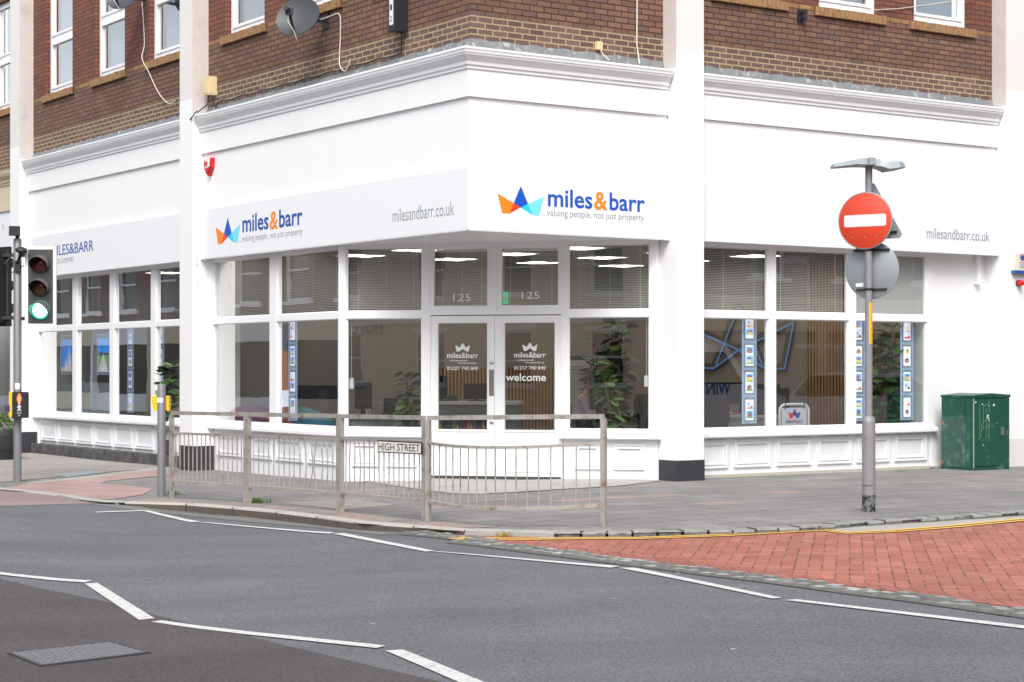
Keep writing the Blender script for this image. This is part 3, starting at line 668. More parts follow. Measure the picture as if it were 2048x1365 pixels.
# beige side strips where the return of the pilaster is raw (upper part)
for fr, s in ((FR_, R1E), (FR_, R2E), (FL_, L1E), (FL_, L2E)):
    m_ = MB(); m_.box(fr, s - .004, s, BD, .1455, 5.46, 9.59); m_.build('pilaster_return', ['old_render'], shop)

# fascia walls, cornices
PROF = [(0, 0), (.018, 0), (.018, .035), (.040, .048), (.040, .092), (.052, .100), (.070, .125), (.098, .150), (.105, .158), (.105, .175), (.118, .182), (.124, .215), (.132, .222), (.132, .25), (.0, .258)]
def cornice(fr, s0, s1, dbase, ends=(0, 0), mats='white_gloss', z=ZC0, nm='cornice', parent=shop, k=1):
    """ends: mitre amounts; s0 end moves by -ends[0]*projection, s1 by +ends[1]*projection"""
    m_ = MB(); pr = [(d * k, h) for d, h in PROF]
    for i in range(len(pr) - 1):
        (d0, h0), (d1, h1) = pr[i], pr[i + 1]
        A = lambda d, h: fr.pt(s0 - ends[0] * d, dbase + d, z + h); B = lambda d, h: fr.pt(s1 + ends[1] * d, dbase + d, z + h)
        m_.face([A(d0, h0), B(d0, h0), B(d1, h1), A(d1, h1)])
    m_.face([fr.pt(s0 - ends[0] * d, dbase + d, z + h) for d, h in pr]); m_.face([fr.pt(s1 + ends[1] * d, dbase + d, z + h) for d, h in pr][::-1])
    return m_.build(nm, [mats], parent)
cornice(FR_, 0, R1E - .03, 0, (1, 0)); cornice(FR_, R2S, R2E - .03, 0); cornice(FL_, 0, L1E - .01, 0, (1, 0)); cornice(FL_, L2S, L2E - .05, 0)
def flashing(fr, s0, s1):
    m_ = MB(); n = max(2, int((s1 - s0) / .16)); rs = random.Random(int(s0 * 100))
    for k in range(n):                               # dressed lead: small creases, uneven top edge
        a = s0 + (s1 - s0) * k / n; b = s0 + (s1 - s0) * (k + 1) / n; j0 = .012 * math.sin(k * 2.3 + s0); j1 = .012 * math.sin((k + 1) * 2.3 + s0)
        m_.face([fr.pt(a, .06, 5.415), fr.pt(b, .06, 5.415), fr.pt(b, BD + .035 + j1 * .5, 5.46), fr.pt(a, BD + .035 + j0 * .5, 5.46)])
        m_.face([fr.pt(a, BD + .035 + j0 * .5, 5.46), fr.pt(b, BD + .035 + j1 * .5, 5.46), fr.pt(b, BD + .008, 5.565 + j1), fr.pt(a, BD + .008, 5.565 + j0)])
    m_.build('lead_flashing', ['lead'], shop)
flashing(FR_, -BD - .03, R1E - .004); flashing(FR_, R2S, R2E - .004); flashing(FL_, -BD - .03, L1E - .004); flashing(FL_, L2S, L2E - .004)
def fascia(fr, s0, s1, sgn0, sgn1, mit, panel):
    # frieze band, plain wall, projecting sign board
    m_ = MB(); k = 0
    def slab(d0, d1, z0, z1):      # outward box with a mitred start at the building corner
        P = fr.pt; o = s0 - d1 * mit; i_ = s0 - d0 * mit
        F_ = [(o, d1), (s1, d1), (s1, d0), (i_, d0)]
        m_.face([P(o, d1, z0), P(s1, d1, z0), P(s1, d1, z1), P(o, d1, z1)], [(o, z0), (s1, z0), (s1, z1), (o, z1)])
        m_.face([P(s, d, z0) for s, d in F_][::-1]); m_.face([P(s, d, z1) for s, d in F_])
        m_.face([P(s1, d1, z0), P(s1, d0, z0), P(s1, d0, z1), P(s1, d1, z1)])
        if not mit: m_.face([P(s0, d1, z0), P(s0, d0, z0), P(s0, d0, z1), P(s0, d1, z1)])
    slab(-.12, .0, ZFR, ZC0 + .25); m_.build('frieze', ['white_render'], shop)
    m_ = MB(); slab(-.12, -.035, ZF + .02, ZFR); m_.build('fascia_wall', ['white_render'], shop)
    m_ = MB(); e = fr.pt; 
    a, b = sgn0, sgn1; q = lambda s, d: s - d * mit if s == s0 else s
    bt, tp = .018, .018
    m_.face([e(q(a, bt), bt, ZF), e(b, bt, ZF), e(b, tp, ZS), e(q(a, tp), tp, ZS)]); m_.face([e(q(a, tp), tp, ZS), e(b, tp, ZS), e(b, -.035, ZS), e(q(a, -.035), -.035, ZS)])
    m_.face([e(q(a, bt), bt, ZF), e(q(a, -.12), -.12, ZF), e(b, -.12, ZF), e(b, bt, ZF)])
    m_.face([e(b, bt, ZF), e(b, -.12, ZF), e(b, -.035, ZS), e(b, tp, ZS)])
    if a != s0 or not mit: m_.face([e(a, bt, ZF), e(a, -.12, ZF), e(a, -.035, ZS), e(a, tp, ZS)])
    return m_.build('sign_board', [panel], shop)
fascia(FR_, 0, R1E - .01, 0, R1E - .01, 1, 'sign_panel_white')
fascia(FR_, R2S, R2E - .01, R2S, R2E - .01, 0, 'sign_panel_white')
fascia(FL_, 0, L1E - .01, 0, L1E - .01, 1, 'sign_panel'); fascia(FL_, L2S, L2E - .05, L2S, L2E - .3, 0, 'sign_panel')
# soffit under the projecting corner, and the soffits of the other bays
def hp(p, z): return Vector((p.x, p.y, z))
cL = FL_.pt(L1E, -.30, 0); cR = FR_.pt(R1E, -.38, 0)
m_ = MB(); cc = FR_.pt(0, 0, 0); ccin = FR_.pt(.12, -.12, 0)
m_.face([hp(FL_.pt(-.0, -.002, 0), ZF + .012), hp(FR_.pt(R1E, -.002, 0), ZF + .012), hp(cR, ZF + .012), hp(P2, ZF + .012), hp(P1, ZF + .012), hp(cL, ZF + .012), hp(FL_.pt(L1E, -.002, 0), ZF + .012)])
m_.build('soffit', ['white_gloss'], shop)
m_ = MB(); m_.box(FR_, R2S, R2E, -.5, -.1, ZF + .01, ZF + .03); m_.build('soffit', ['white_gloss'], shop); m_ = MB(); m_.box(FL_, L2S, L2E, -.4, -.1, ZF + .01, ZF + .03); m_.build('soffit', ['white_gloss'], shop)
m_ = MB(); m_.bar(cc + Vector((0, 0, ZF - .006)), FR_.pt(R1E, 0, ZF - .006), .03, .012); m_.bar(cc + Vector((0, 0, ZF - .006)), FL_.pt(L1E, 0, ZF - .006), .03, .012); m_.build('drip_trim', ['sign_panel'], shop)

# shop windows ------------------------------------------------------------------
ZSILL, ZT0, ZT1, ZH = .665, 2.175, 2.27, 3.15        # glass bottom, transom, glass top
def shop_window(fr, s0, s1, dn, muls, sill=True, label=None, tdn=.05, z0=None, side=(.05, .05), head=None, film_s=None):
    """muls: [(a,b)] mullions between s0 and s1"""
    wn = pempty('shop_window', fr.pt((s0 + s1) / 2, dn, ZSILL), shop, label)
    f_ = MB(); hd = head or (ZF + .015)
    f_.box(fr, s0, s1, dn - .05, dn + tdn, ZH, hd); f_.box(fr, s0, s1, dn - .05, dn + tdn, ZSILL - .05, ZSILL)
    es = [(s0, s0 + side[0])] + sorted(muls) + [(s1 - side[1], s1)]
    for a, b in es: f_.box(fr, a, b, dn - .05, dn + tdn, ZSILL, ZH)
    for i in range(len(es) - 1): f_.box(fr, es[i][1], es[i + 1][0], dn - .05, dn + tdn - .004, ZT0, ZT1)
    # glazing beads
    for i in range(len(es) - 1):
        a, b = es[i][1], es[i + 1][0]
        for za, zb in ((ZSILL, ZT0), (ZT1, ZH)):
            f_.box(fr, a, b, dn - .0, dn + .022, za, za + .014); f_.box(fr, a, b, dn - .0, dn + .022, zb - .014, zb)
            f_.box(fr, a, a + .014, dn, dn + .022, za + .014, zb - .014); f_.box(fr, b - .014, b, dn, dn + .022, za + .014, zb - .014)
    f_.build('frame', ['white_gloss'], wn)
    g = MB()
    for i in range(len(es) - 1):
        a, b = es[i][1], es[i + 1][0]
        for za, zb in ((ZSILL, ZT0), (ZT1, ZH)): g.face([fr.pt(a, dn, za), fr.pt(b, dn, za), fr.pt(b, dn, zb), fr.pt(a, dn, zb)])
    g.build('glass', ['shop_glass'], wn)
    if sill:
        q = MB(); q.prism(Frame(fr.pt(s0 - .03, 0, 0).x, fr.pt(s0 - .03, 0, 0).y, fr.n.x, fr.n.y, -fr.d.x, -fr.d.y),
                          [(dn - .05, ZSILL - .051), (dn + tdn + .004, ZSILL - .045), (dn + .12, ZSILL - .075), (dn + .12, ZSILL - .115), (dn + .09, ZSILL - .13), (dn - .05, ZSILL - .13)], -(s1 - s0 + .06), 0)
        q.build('sill', ['white_gloss'], wn)
    return [(es[i][1], es[i + 1][0]) for i in range(len(es) - 1)]
def riser(fr, s0, s1, dn, panels, z0=-.6, mt='white_riser', pz=(.13, .47), name='stall_riser'):
    m_ = MB(); m_.box(fr, s0, s1, dn - .14, dn, z0, ZSILL - .125)
    for a, b in panels:
        lo, hi = pz
        for w0, w1, t in ((0, .018, .030), (.018, .045, .016), (.045, .06, .026)):
            m_.box(fr, a + w0, b - w0, dn, dn + t, hi - w1, hi - w0); m_.box(fr, a + w0, b - w0, dn, dn + t, lo + w0, lo + w1)
            m_.box(fr, a + w0, a + w1, dn, dn + t, lo + w1, hi - w1); m_.box(fr, b - w1, b - w0, dn, dn + t, lo + w1, hi - w1)
    return m_.build(name, [mt], shop)
def sp(fr, dn, *px):
    return [tuple(sorted((fr.s_px(a, dn), fr.s_px(b, dn)))) for a, b in px]
DL, DR = -.22, -.28
# left facade, bay beside the corner
sA = FL_.s_px(687, DL); L1panes = shop_window(FL_, sA, FL_.s_px(427, DL), DL, sp(FL_, DL, (545, 558)), side=(.06, .06), label='left shop window of two lights with twin blinds')
riser(FL_, sA + .03, L1E + .02, DL - .0, sp(FL_, DL, (436, 485), (505, 545), (553, 607), (617, 674)))
# white wall between the window and the left pilaster
m_ = MB(); m_.box(FL_, FL_.s_px(427, DL), L1E + .01, DL - .1, DL + .02, ZSILL - .13, ZF + .02); m_.build('wall_strip', ['white_render'], shop)
# entrance plane: window, door, window
EL = FE_.d.length
e = lambda px: FE_.s_px(px, 0)
ELpanes = shop_window(FE_, .0, e(861), 0, [], side=(e(695), e(861) - e(845)), label='shop window between the corner post and the door')
riser(FE_, .03, e(863), 0, sp(FE_, 0, (704, 757), (773, 834)))
ERpanes = shop_window(FE_, e(1125), e(1318), 0, [], side=(e(1138) - e(1125), e(1318) - e(1300)), label='shop window right of the door')
riser(FE_, e(1123), e(1318), 0, sp(FE_, 0, (1150, 1203), (1228, 1290)))
m_ = MB(); m_.box(FE_, e(1316), e(1322), -.1, .0, -.5, ZF + .012); m_.build('end_post', ['white_gloss'], shop); m_ = MB(); m_.box(FE_, -.045, .045, -.06, .055, -.5, ZF + .012); m_.build('corner_post', ['white_gloss'], shop)
# overlights and doors
dr_ = pempty('entrance_overlight', FE_.pt(e(990), 0, 2.27), shop)
m_ = MB(); D0, D1, DM = e(861), e(1125), e(990)
m_.box(FE_, D0, D1, -.05, .05, ZH + .03, ZF + .015); m_.box(FE_, D0, D1, -.05, .05, 2.215, 2.285); m_.box(FE_, DM - .045, DM + .045, -.05, .05, 2.285, ZH + .03)
for a, b in ((D0, DM - .045), (DM + .045, D1)):
    m_.box(FE_, a, a + .055, -.045, .035, 2.285, ZH + .03); m_.box(FE_, b - .055, b, -.045, .035, 2.285, ZH + .03)
    m_.box(FE_, a + .055, b - .055, -.045, .035, 2.285, 2.34); m_.box(FE_, a + .055, b - .055, -.045, .035, ZH - .04, ZH + .03)
m_.build('frame', ['white_gloss'], dr_)
m_ = MB()
for a, b in ((D0 + .055, DM - .1), (DM + .1, D1 - .055)): m_.face([FE_.pt(a, 0, 2.34), FE_.pt(b, 0, 2.34), FE_.pt(b, 0, ZH - .04), FE_.pt(a, 0, ZH - .04)])
m_.build('glass', ['shop_glass'], dr_)
OLpanes = [(D0 + .055, DM - .1), (DM + .1, D1 - .055)]
for k, (px, gx0, gx1) in enumerate(((900, 906.5, 942), (1050, 1043.5, 1079.5))):
    text('house_number', '125', 'film_white', FE_.pt(e(gx0), .006, FE_.z_px(920, 602.5 - k * 3)), FE_.d, FE_.n, e(gx1) - e(gx0), .10, dr_, bold=-.0, depth=.002)
def door(s0, s1, g0, g1, right):
    dd = pempty('entrance_door', FE_.pt((s0 + s1) / 2, 0, 0), shop, 'right glazed door leaf with letter plate and welcome lettering' if right else 'left glazed door leaf with push plate')
    gz0, gz1 = FE_.z_px(920, 859), FE_.z_px(920, 647); m_ = MB()
    m_.box(FE_, s0, g0, -.03, .025, .02, 2.20); m_.box(FE_, g1, s1, -.03, .025, .02, 2.20); m_.box(FE_, g0, g1, -.03, .025, .02, gz0); m_.box(FE_, g0, g1, -.03, .025, gz1, 2.20)
    for w0, w1, t in ((0, .014, .036), (.014, .035, .030)):                    # moulded lower panel and glazing bead
        a, b = (e(874), e(972)) if not right else (e(1009), e(1110)); lo, hi = FE_.z_px(920, 943), FE_.z_px(920, 891)
        for q0, q1, l_, h_ in ((a, b, lo, hi), (g0 - .03, g1 + .03, gz0 - .03, gz1 + .03)):
            if q0 == g0 - .03 and w0 > 0: continue
            m_.box(FE_, q0 + w0, q1 - w0, .025, t, h_ - w1, h_ - w0); m_.box(FE_, q0 + w0, q1 - w0, .025, t, l_ + w0, l_ + w1)
            m_.box(FE_, q0 + w0, q0 + w1, .025, t, l_ + w1, h_ - w1); m_.box(FE_, q1 - w1, q1 - w0, .025, t, l_ + w1, h_ - w1)
    m_.build('leaf', ['white_gloss'], dd)
    m_ = MB(); m_.face([FE_.pt(g0, 0, gz0), FE_.pt(g1, 0, gz0), FE_.pt(g1, 0, gz1), FE_.pt(g0, 0, gz1)]); m_.build('glass', ['shop_glass'], dd)
    c = (e(925.5) if not right else e(1060)); w = e(956) - e(894)
    z = lambda py: FE_.z_px(c and 925, py - (0 if not right else 1.0) + .5)
    text('glass_lettering', 'miles&barr', 'film_white', FE_.pt(c - w / 2, .006, z(716)), FE_.d, FE_.n, w, .075, dd, bold=.012, depth=.002)
    text('glass_lettering', '...valuing people,', 'film_white', FE_.pt(c - w * .45, .006, z(722.5)), FE_.d, FE_.n, w * .6, .032, dd, depth=.002)
    text('glass_lettering', 'not just property', 'film_white', FE_.pt(c - w * .15, .006, z(727.5)), FE_.d, FE_.n, w * .6, .032, dd, depth=.002)
    text('glass_lettering', '01227 740 840', 'film_white', FE_.pt(c - w / 2, .006, z(740)), FE_.d, FE_.n, w, .048, dd, bold=.004, depth=.002)
    if right: text('glass_lettering', 'welcome', 'film_white', FE_.pt(e(1012), .006, z(762.5)), FE_.d, FE_.n, e(1092) - e(1012), .105, dd, bold=.014, depth=.002)
    m_ = MB(); zb = z(703); ww = .105; crown = [(-1, .75), (-.42, .42), (0, 1), (.42, .42), (1, .75), (.82, 0), (.5, 0), (0, .3), (-.5, 0), (-.82, 0)]
    pts = [FE_.pt(c + x * ww, .007, zb + y * .12) for x, y in crown]
    for tri in ((0, 1, 8, 9), (1, 2, 3, 7), (1, 7, 8), (3, 4, 5, 6), (3, 6, 7)): m_.face([pts[i] for i in tri][::1])
    m_.build('crown_transfer', ['film_white'], dd)
    m_ = MB()
    if not right:
        m_.box(FE_, e(978), e(988.5), .025, .031, FE_.z_px(985, 792), FE_.z_px(985, 740)); m_.build('push_plate', ['bronze'], dd)
        for py in (726, 845):
            m_ = MB(); m_.lathe(FE_.pt(e(984.5), .025, FE_.z_px(985, py)), [(.028, 0), (.028, .008), (.022, .012), (.010, .013), (.010, .02), (0, .02)], 16, axis=FE_.n); m_.build('lock', ['steel'], dd)
    else:
        a, b = e(1041), e(1078); m_.box(FE_, a, b, .025, .033, FE_.z_px(1060, 922), FE_.z_px(1060, 910)); m_.box(FE_, a + .01, b - .01, .033, .040, FE_.z_px(1060, 914), FE_.z_px(1060, 911.5)); m_.build('letter_plate', ['white_riser'], dd)
    m_ = MB(); m_.box(FE_, s0 - .01, s1 + .01, -.06, .028, -.02, .012); m_.build('threshold', ['iron'], dd)
    m_ = MB(); m_.box(FE_, s0 - .01, s1 + .01, -.06, .024, -.4, -.021); m_.build('door_sill', ['concrete_step'], dd)
door(D0 + .012, DM - .002, e(877), e(975), False); door(DM + .002, D1 - .012, e(1010), e(1110), True)
m_ = MB(); m_.box(FE_, D0, D0 + .012, -.05, .05, .0, 2.215); m_.box(FE_, D1 - .012, D1, -.05, .05, 0, 2.215); m_.build('door_jamb', ['white_gloss'], shop)
# left facade, second bay
L2a = FL_.s_px(78, DL); shop_L2 = shop_window(FL_, L2S - .02, L2a, DL, sp(FL_, DL, (150, 158), (224.5, 233), (307, 316)), side=(.05, .07), label='four light shop window of the far left bay')
riser(FL_, L2S - .02, L2a, DL, sp(FL_, DL, (84, 113.5), (118, 149), (153, 186), (190.5, 225), (230, 266), (272, 308), (318, 356)), z0=.06, pz=(.12, .50))
m_ = MB(); m_.box(FL_, L2a - .02, L2E + .01, DL - .1, DL + .02, -.5, ZF + .02); m_.build('wall_strip', ['white_render'], shop)
m_ = MB(); m_.box(FL_, L2S, L2a + .02, DL - .15, DL + .16, -.5, .055); o = m_.build('front_step', ['step_black'], shop)
# right facade, second bay
R2b = FR_.s_px(1863, DR); R2panes = shop_window(FR_, R2S - .02, R2b, DR, sp(FR_, DR, (1534, 1547.5), (1694, 1707.5)), side=(.02, FR_.s_px(1863, DR) - FR_.s_px(1850, DR)), label='three light shop window of the right bay')
riser(FR_, R2S - .02, R2b - .02, DR, sp(FR_, DR, (1400, 1454), (1467, 1539), (1552, 1620), (1634, 1701), (1712, 1777), (1788, 1851)), pz=(.12, .50))
m_ = MB(); m_.box(FR_, R2b - .02, R2E + .01, DR - .12, DR + .012, -.5, ZF + .02); m_.build('wall_strip', ['white_render'], shop)
m_ = MB(); m_.box(FR_, R2S + .01, R2b + .35, DR - .1, DR + .10, -.5, .035); m_.build('step', ['concrete_step'], shop)
m_ = MB(); m_.box(FR_, R2E - .24, R2E - .17, DR, DR + .08, 2.80, ZF); m_.box(FR_, R2E - .25, R2E - .16, DR, DR + .11, 2.76, 2.82); m_.build('bracket', ['white_gloss'], shop)
# structure behind: floor, ceiling, roof slab, inner walls
def poly3(pts, z): return [Vector((p.x, p.y, z)) for p in pts]
m_ = MB(); up_ = [FL_.pt(L2E + .4, -.2, 0), FL_.pt(.2, -.2, 0), FR_.pt(R2E + 1.5, -.2, 0), FR_.pt(R2E + 1.5, -12, 0), FL_.pt(L2E + .4, -11, 0)]
m_.face(poly3(up_, 9.55)); m_.face(poly3(up_, 5.35)); m_.build('roof', ['room_dark'], shop)
INL = L1E + .26
IA = FL_.pt(INL, DL, 0)                                     # back wall BW: from IA along UR
FB = Frame(IA.x, IA.y, UR.x, UR.y, -UL.x, -UL.y)
IR = FR_.pt(8.55, DR, 0); FP = Frame(IR.x, IR.y, UL.x, UL.y, -UR.x, -UR.y)    # right partition, looking left
inner = [FL_.pt(INL, DL - .03, 0), FL_.pt(sA, DL - .03, 0), Vector((P2.x, P2.y + .03, 0)), FR_.pt(R2S, DR - .03, 0), FR_.pt(8.55, DR - .03, 0), FR_.pt(8.55, -7.9, 0)]
m_ = MB(); m_.face(poly3(inner, .012)); m_.build('shop_floor', ['room_floor'], shop)
m_ = MB(); m_.face(poly3(inner, 3.30)); m_.build('shop_ceiling', ['ceiling'], shop)
m_ = MB(); m_.face([FB.pt(-.02, 0, 0), FB.pt(8.75, 0, 0), FB.pt(8.75, 0, 3.3), FB.pt(-.02, 0, 3.3)]); m_.build('back_wall', ['taupe'], shop)
m_ = MB(); m_.face([FP.pt(0, 0, 0), FP.pt(7.7, 0, 0), FP.pt(7.7, 0, 3.3), FP.pt(0, 0, 3.3)]); m_.build('partition', ['taupe'], shop)
# white window piers inside
m_ = MB(); q = FL_.s_px(433, DL)
m_.box(FL_, q - .02, q + .02, DL - .40, DL - .06, .02, 3.29); m_.box(FE_, e(1300) - .0, e(1300) + .03, -.38, -.06, .02, 3.29); q = FR_.s_px(1850, DR); m_.box(FR_, q, q + .03, DR - .55, DR - .06, .02, 3.29)
q = FL_.s_px(86, DL); m_.box(FL_, q - .0, q + .04, DL - 1.0, DL - .06, .02, 3.29); m_.build('window_pier', ['pier_white'], shop)
# second left room
J0 = FL_.pt(L2S, DL - .03, 0); J1 = FL_.pt(L2E, DL - .03, 0); J2 = FL_.pt(L2E, DL - 4, 0); J3 = FL_.pt(L2S - .1, DL - 4, 0)
m_ = MB(); m_.face(poly3([J0, J1, J2, J3], .012)); m_.build('shop_floor', ['room_floor'], shop)
m_ = MB(); m_.face(poly3([J0, J1, J2, J3], 3.3)); m_.build('shop_ceiling', ['ceiling'], shop)
m_ = MB(); m_.face([hp(J1, 0), hp(J2, 0), hp(J2, 3.3), hp(J1, 3.3)]); m_.face([hp(J2, 0), hp(J3, 0), hp(J3, 3.3), hp(J2, 3.3)]); m_.face([hp(J3, 0), hp(J0, 0), hp(J0, 3.3), hp(J3, 3.3)]); m_.build('back_wall', ['taupe'], shop)
# slatted timber: dado on back wall, full height on the partition
def slats(fr, s0, s1, z0, z1, nm):
    m_ = MB(); m_.box(fr, s0, s1, .0, .012, z0, z1, 1); s = s0
    while s < s1 - .03: m_.box(fr, s, s + .040, .013, .035, z0, z1, 0); s += .072
    m_.build(nm, ['wood_slat', 'slat_gap'], shop)
slats(FB, FB.s_px(850, 0), FB.s_px(1108, 0), .02, 1.49, 'slatted_dado')
slats(FP, FP.s_px(1694, 0), FP.s_px(1612, 0), .02, 3.2, 'slatted_panel')

# lettering on the fascias -------------------------------------------------------
def ftext(fr, s, matn, pxl, pxr, pyb, h, bold=0.0, d=.0185, nm='sign_lettering', flip=False):
    """baseline starts at photo column pxl; fr left facade runs the other way"""
    dn = d; sl, sr_ = fr.s_px(pxl, dn), fr.s_px(pxr, dn); z = fr.z_px(pxl, pyb, dn)
    return text(nm, s, matn, fr.pt(sl, dn + .001, z), fr.d * (1 if sr_ > sl else -1), fr.n, abs(sr_ - sl), h, shop, bold=bold, depth=.0015)
def crown(fr, box=None, ref=None, d=.0175):
    K = {'o': [(95, 175), (155, 428), (248, 432), (303, 298)], 'r': [(303, 298), (248, 432), (390, 355)], 'b': [(393, 80), (303, 298), (390, 355), (485, 310)],
         'c2': [(485, 310), (390, 355), (545, 452)], 'c': [(688, 215), (485, 310), (545, 452), (632, 458)]}
    cm = dict(o='orange_logo', r='red_logo', b='blue_logo', c2='cyan_bright', c='cyan_logo')
    tr = lambda p: (FR_.s_px(980 + p[0] / 6.4, d), FR_.z_px(980 + p[0] / 6.4, 360 + p[1] / 6.4, d))
    s_l, s_r = tr((95, 175))[0], tr((688, 215))[0]; zb, zt = tr((632, 458))[1], tr((393, 80))[1]
    out = MB(); idx = list(cm.values())
    for key, pts in K.items():
        pp = []
        for p in pts:
            s, z = tr(p)
            if box: u = (s - s_l) / (s_r - s_l); v = (z - zb) / (zt - zb); s = box[0] + u * (box[1] - box[0]); z = box[2] + v * (box[3] - box[2])
            pp.append((s, z))
        out.prism(fr, pp, d - .012, d + .003, idx.index(cm[key]))
    return out.build('crown_emblem', idx, shop)
crown(FR_)
ftext(FR_, 'miles', 'blue_logo', 1095.7, 1184.6, 412.2, .232, .015); ftext(FR_, '&', 'orange_logo', 1188, 1215, 418.6, .235, .018); ftext(FR_, 'barr', 'blue_logo', 1219, 1289.5, 420, .232, .015)
ftext(FR_, '...valuing people, not just property', 'grey_text', 1084.7, 1288, 431, .115, -.004)
ftext(FR_, 'milesandbarr.co.uk', 'grey_text', 1853.5, 1979, 476.5, .155, .0)
a0, a1 = FL_.s_px(431, .022), FL_.s_px(480, .022)
crown(FL_, (a0, a1, FL_.z_px(440, 489, .022), FL_.z_px(456, 435.5, .022)))
ftext(FL_, 'miles', 'navy_logo', 485, 537, 464.5, .262, .014); ftext(FL_, '&', 'orange_logo', 539.5, 556.5, 459, .262, .014); ftext(FL_, 'barr', 'navy_logo', 558.5, 605, 455, .262, .014)
ftext(FL_, '...valuing people, not just property', 'grey_text', 479.5, 605, 484.5, .125, -.01)
ftext(FL_, 'milesandbarr.co.uk', 'grey_text', 785.5, 908, 445, .170, -.008)
ftext(FL_, 'MILES&BARR', 'navy_logo', 102.5, 187, 513, .19, .0)
ftext(FL_, 'EXCLUSIVE', 'grey_text', 98, 147, 529.5, .085, .0)

# ------------------------------------------------------------------ venetian blinds in the upper lights
def blind(fr, a, b, dn, z0, z1, label, group='venetian blinds in the upper lights', tilt=.32, pitch=.0225):
    o = empty('venetian_blind', fr.pt((a + b) / 2, dn, z0), label, 'blind', group)
    m_ = MB(); z = z0 + .02; a += .012; b -= .012
    while z < z1 - .04:
        t = math.tan(tilt) * .0115
        m_.face([fr.pt(a, dn - .0115, z + t), fr.pt(b, dn - .0115, z + t), fr.pt(b, dn + .0115, z - t), fr.pt(a, dn + .0115, z - t)]); z += pitch
    m_.build('slats', ['blind'], o)
    m_ = MB(); m_.box(fr, a, b, dn - .015, dn + .015, z1 - .035, z1); m_.build('headrail', ['blind'], o)
    m_ = MB()
    for k in (.12, .5, .88): s = a + (b - a) * k; m_.box(fr, s - .003, s + .003, dn + .013, dn + .0145, z0 + .01, z1 - .03)
    m_.build('ladder_cords', ['white_gloss'], o)
for i, (a, b) in enumerate(sorted(shop_L2, reverse=True)): blind(FL_, a, b, DL - .07, ZT1, ZH + .01, 'white venetian blind in the far left bay, light number %s from its left end' % ('one', 'two', 'three', 'four')[i])
for i, (a, b) in enumerate(sorted(L1panes, reverse=True)): blind(FL_, a, b, DL - .07, ZT1, ZH + .01, ['white blind in the narrow light nearest the left pilaster', 'white blind in the light left of the corner post'][i])
blind(FE_, ELpanes[0][0], ELpanes[0][1], -.07, ZT1, ZH + .01, 'white blind in the light just left of the entrance')
blind(FE_, OLpanes[0][0], OLpanes[0][1], -.07, 2.34, ZH - .04, 'white blind above the left door leaf')
blind(FE_, OLpanes[1][0], OLpanes[1][1], -.07, 2.34, ZH - .04, 'white blind above the right door leaf')
blind(FE_, ERpanes[0][0], ERpanes[0][1], -.07, ZT1, ZH + .01, 'white blind in the light just right of the entrance')
for i, (a, b) in enumerate(sorted(R2panes)): blind(FR_, a, b, DR - .07, ZT1, ZH + .01, ['white blind in the right bay beside the pilaster', 'white blind in the middle light of the right bay', 'half closed bright white blind behind the round sign'][i], tilt=(.32, .32, .85)[i])
# pull cords with tags
def cord(fr, px, dn, zt, zb, label, tagm='print_white'):
    s = fr.s_px(px, dn); o = empty('blind_cord', fr.pt(s, dn, zb), label, 'cord', 'blind pull cords'); m_ = MB(); m_.tube([fr.pt(s, dn, zt), fr.pt(s, dn, zb + .15)], .004, 5); m_.build('cord', ['cable_white'], o)
    m_ = MB(); m_.box(fr, s - .03, s + .03, dn - .004, dn + .004, zb, zb + .15); m_.build('safety_tag', [tagm], o)
cord(FE_, 1293, -.08, 2.2, 1.24, 'white blind cord with safety tag at the right edge of the entrance window')
cord(FL_, 167, DL - .08, 2.2, 1.12, 'white blind cord with tag in the far left bay between the posters')
cord(FL_, 95, DL - .08, 2.2, 1.05, 'white blind cord with tag at the left end of the far left bay')
cord(FE_, 703, -.08, 2.2, 1.2, 'twin blind cord beside the corner post')

# ------------------------------------------------------------------ things fixed to the building
def bell(): # red alarm bell box
    s = FL_.s_px(423, -.035); z0, z1 = FL_.z_px(423, 352, 0), FL_.z_px(423, 316, 0); d = -.035
    o = empty('alarm_bell_box', FL_.pt(s, d, z0), 'red and white shield shaped alarm box high on the white wall', 'alarm box')
    w = .125; out = [(s - w, z1), (s + w, z1), (s + w * .92, z0 + .13), (s, z0), (s - w * .92, z0 + .13)]
    m_ = MB(); m_.prism(FL_, out, d, d + .06); c_ = [((a - s) * .8 + s, (b - (z0 + z1) / 2) * .85 + (z0 + z1) / 2) for a, b in out]
    m_.prism(FL_, c_, d + .06, d + .085); m_.build('case', ['alarm_red'], o)
    m_ = MB(); m_.prism(FL_, [(s - w * .98, z1 - .01), (s + w * .5, z1 - .01), (s + w * .35, z0 + .12), (s - w * .9, z0 + .14)], d + .086, d + .089, 0)
    m_.build('front_label', ['print_white'], o)
    m_ = MB(); m_.prism(FL_, [(s - w * .35, z1 - .055), (s + w * .45, z1 - .055), (s + w * .3, z0 + .15), (s - w * .2, z0 + .15)], d + .090, d + .093, 0); m_.build('red_label', ['alarm_red'], o)
bell()
b_o = empty('meter_box', FL_.pt(L1E - .13, BD, FL_.z_px(420, 189, BD)), 'cream plastic box beside the left pilaster above the cornice', 'utility box')
zA, zB = FL_.z_px(420, 189, 0), FL_.z_px(420, 152, 0); m_ = MB(); xb = FL_.s_px(434, BD); m_.box(FL_, xb, xb + .19, BD, BD + .15, zA, zB); m_.build('case', ['cream_plastic'], b_o)
m_ = MB(); m_.box(FL_, xb + .03, xb + .16, BD + .15, BD + .158, zA + .03, zB - .04); m_.box(FL_, xb - .006, xb, BD + .03, BD + .12, zA + .03, zB - .03); m_.build('door', ['cream_plastic'], b_o)
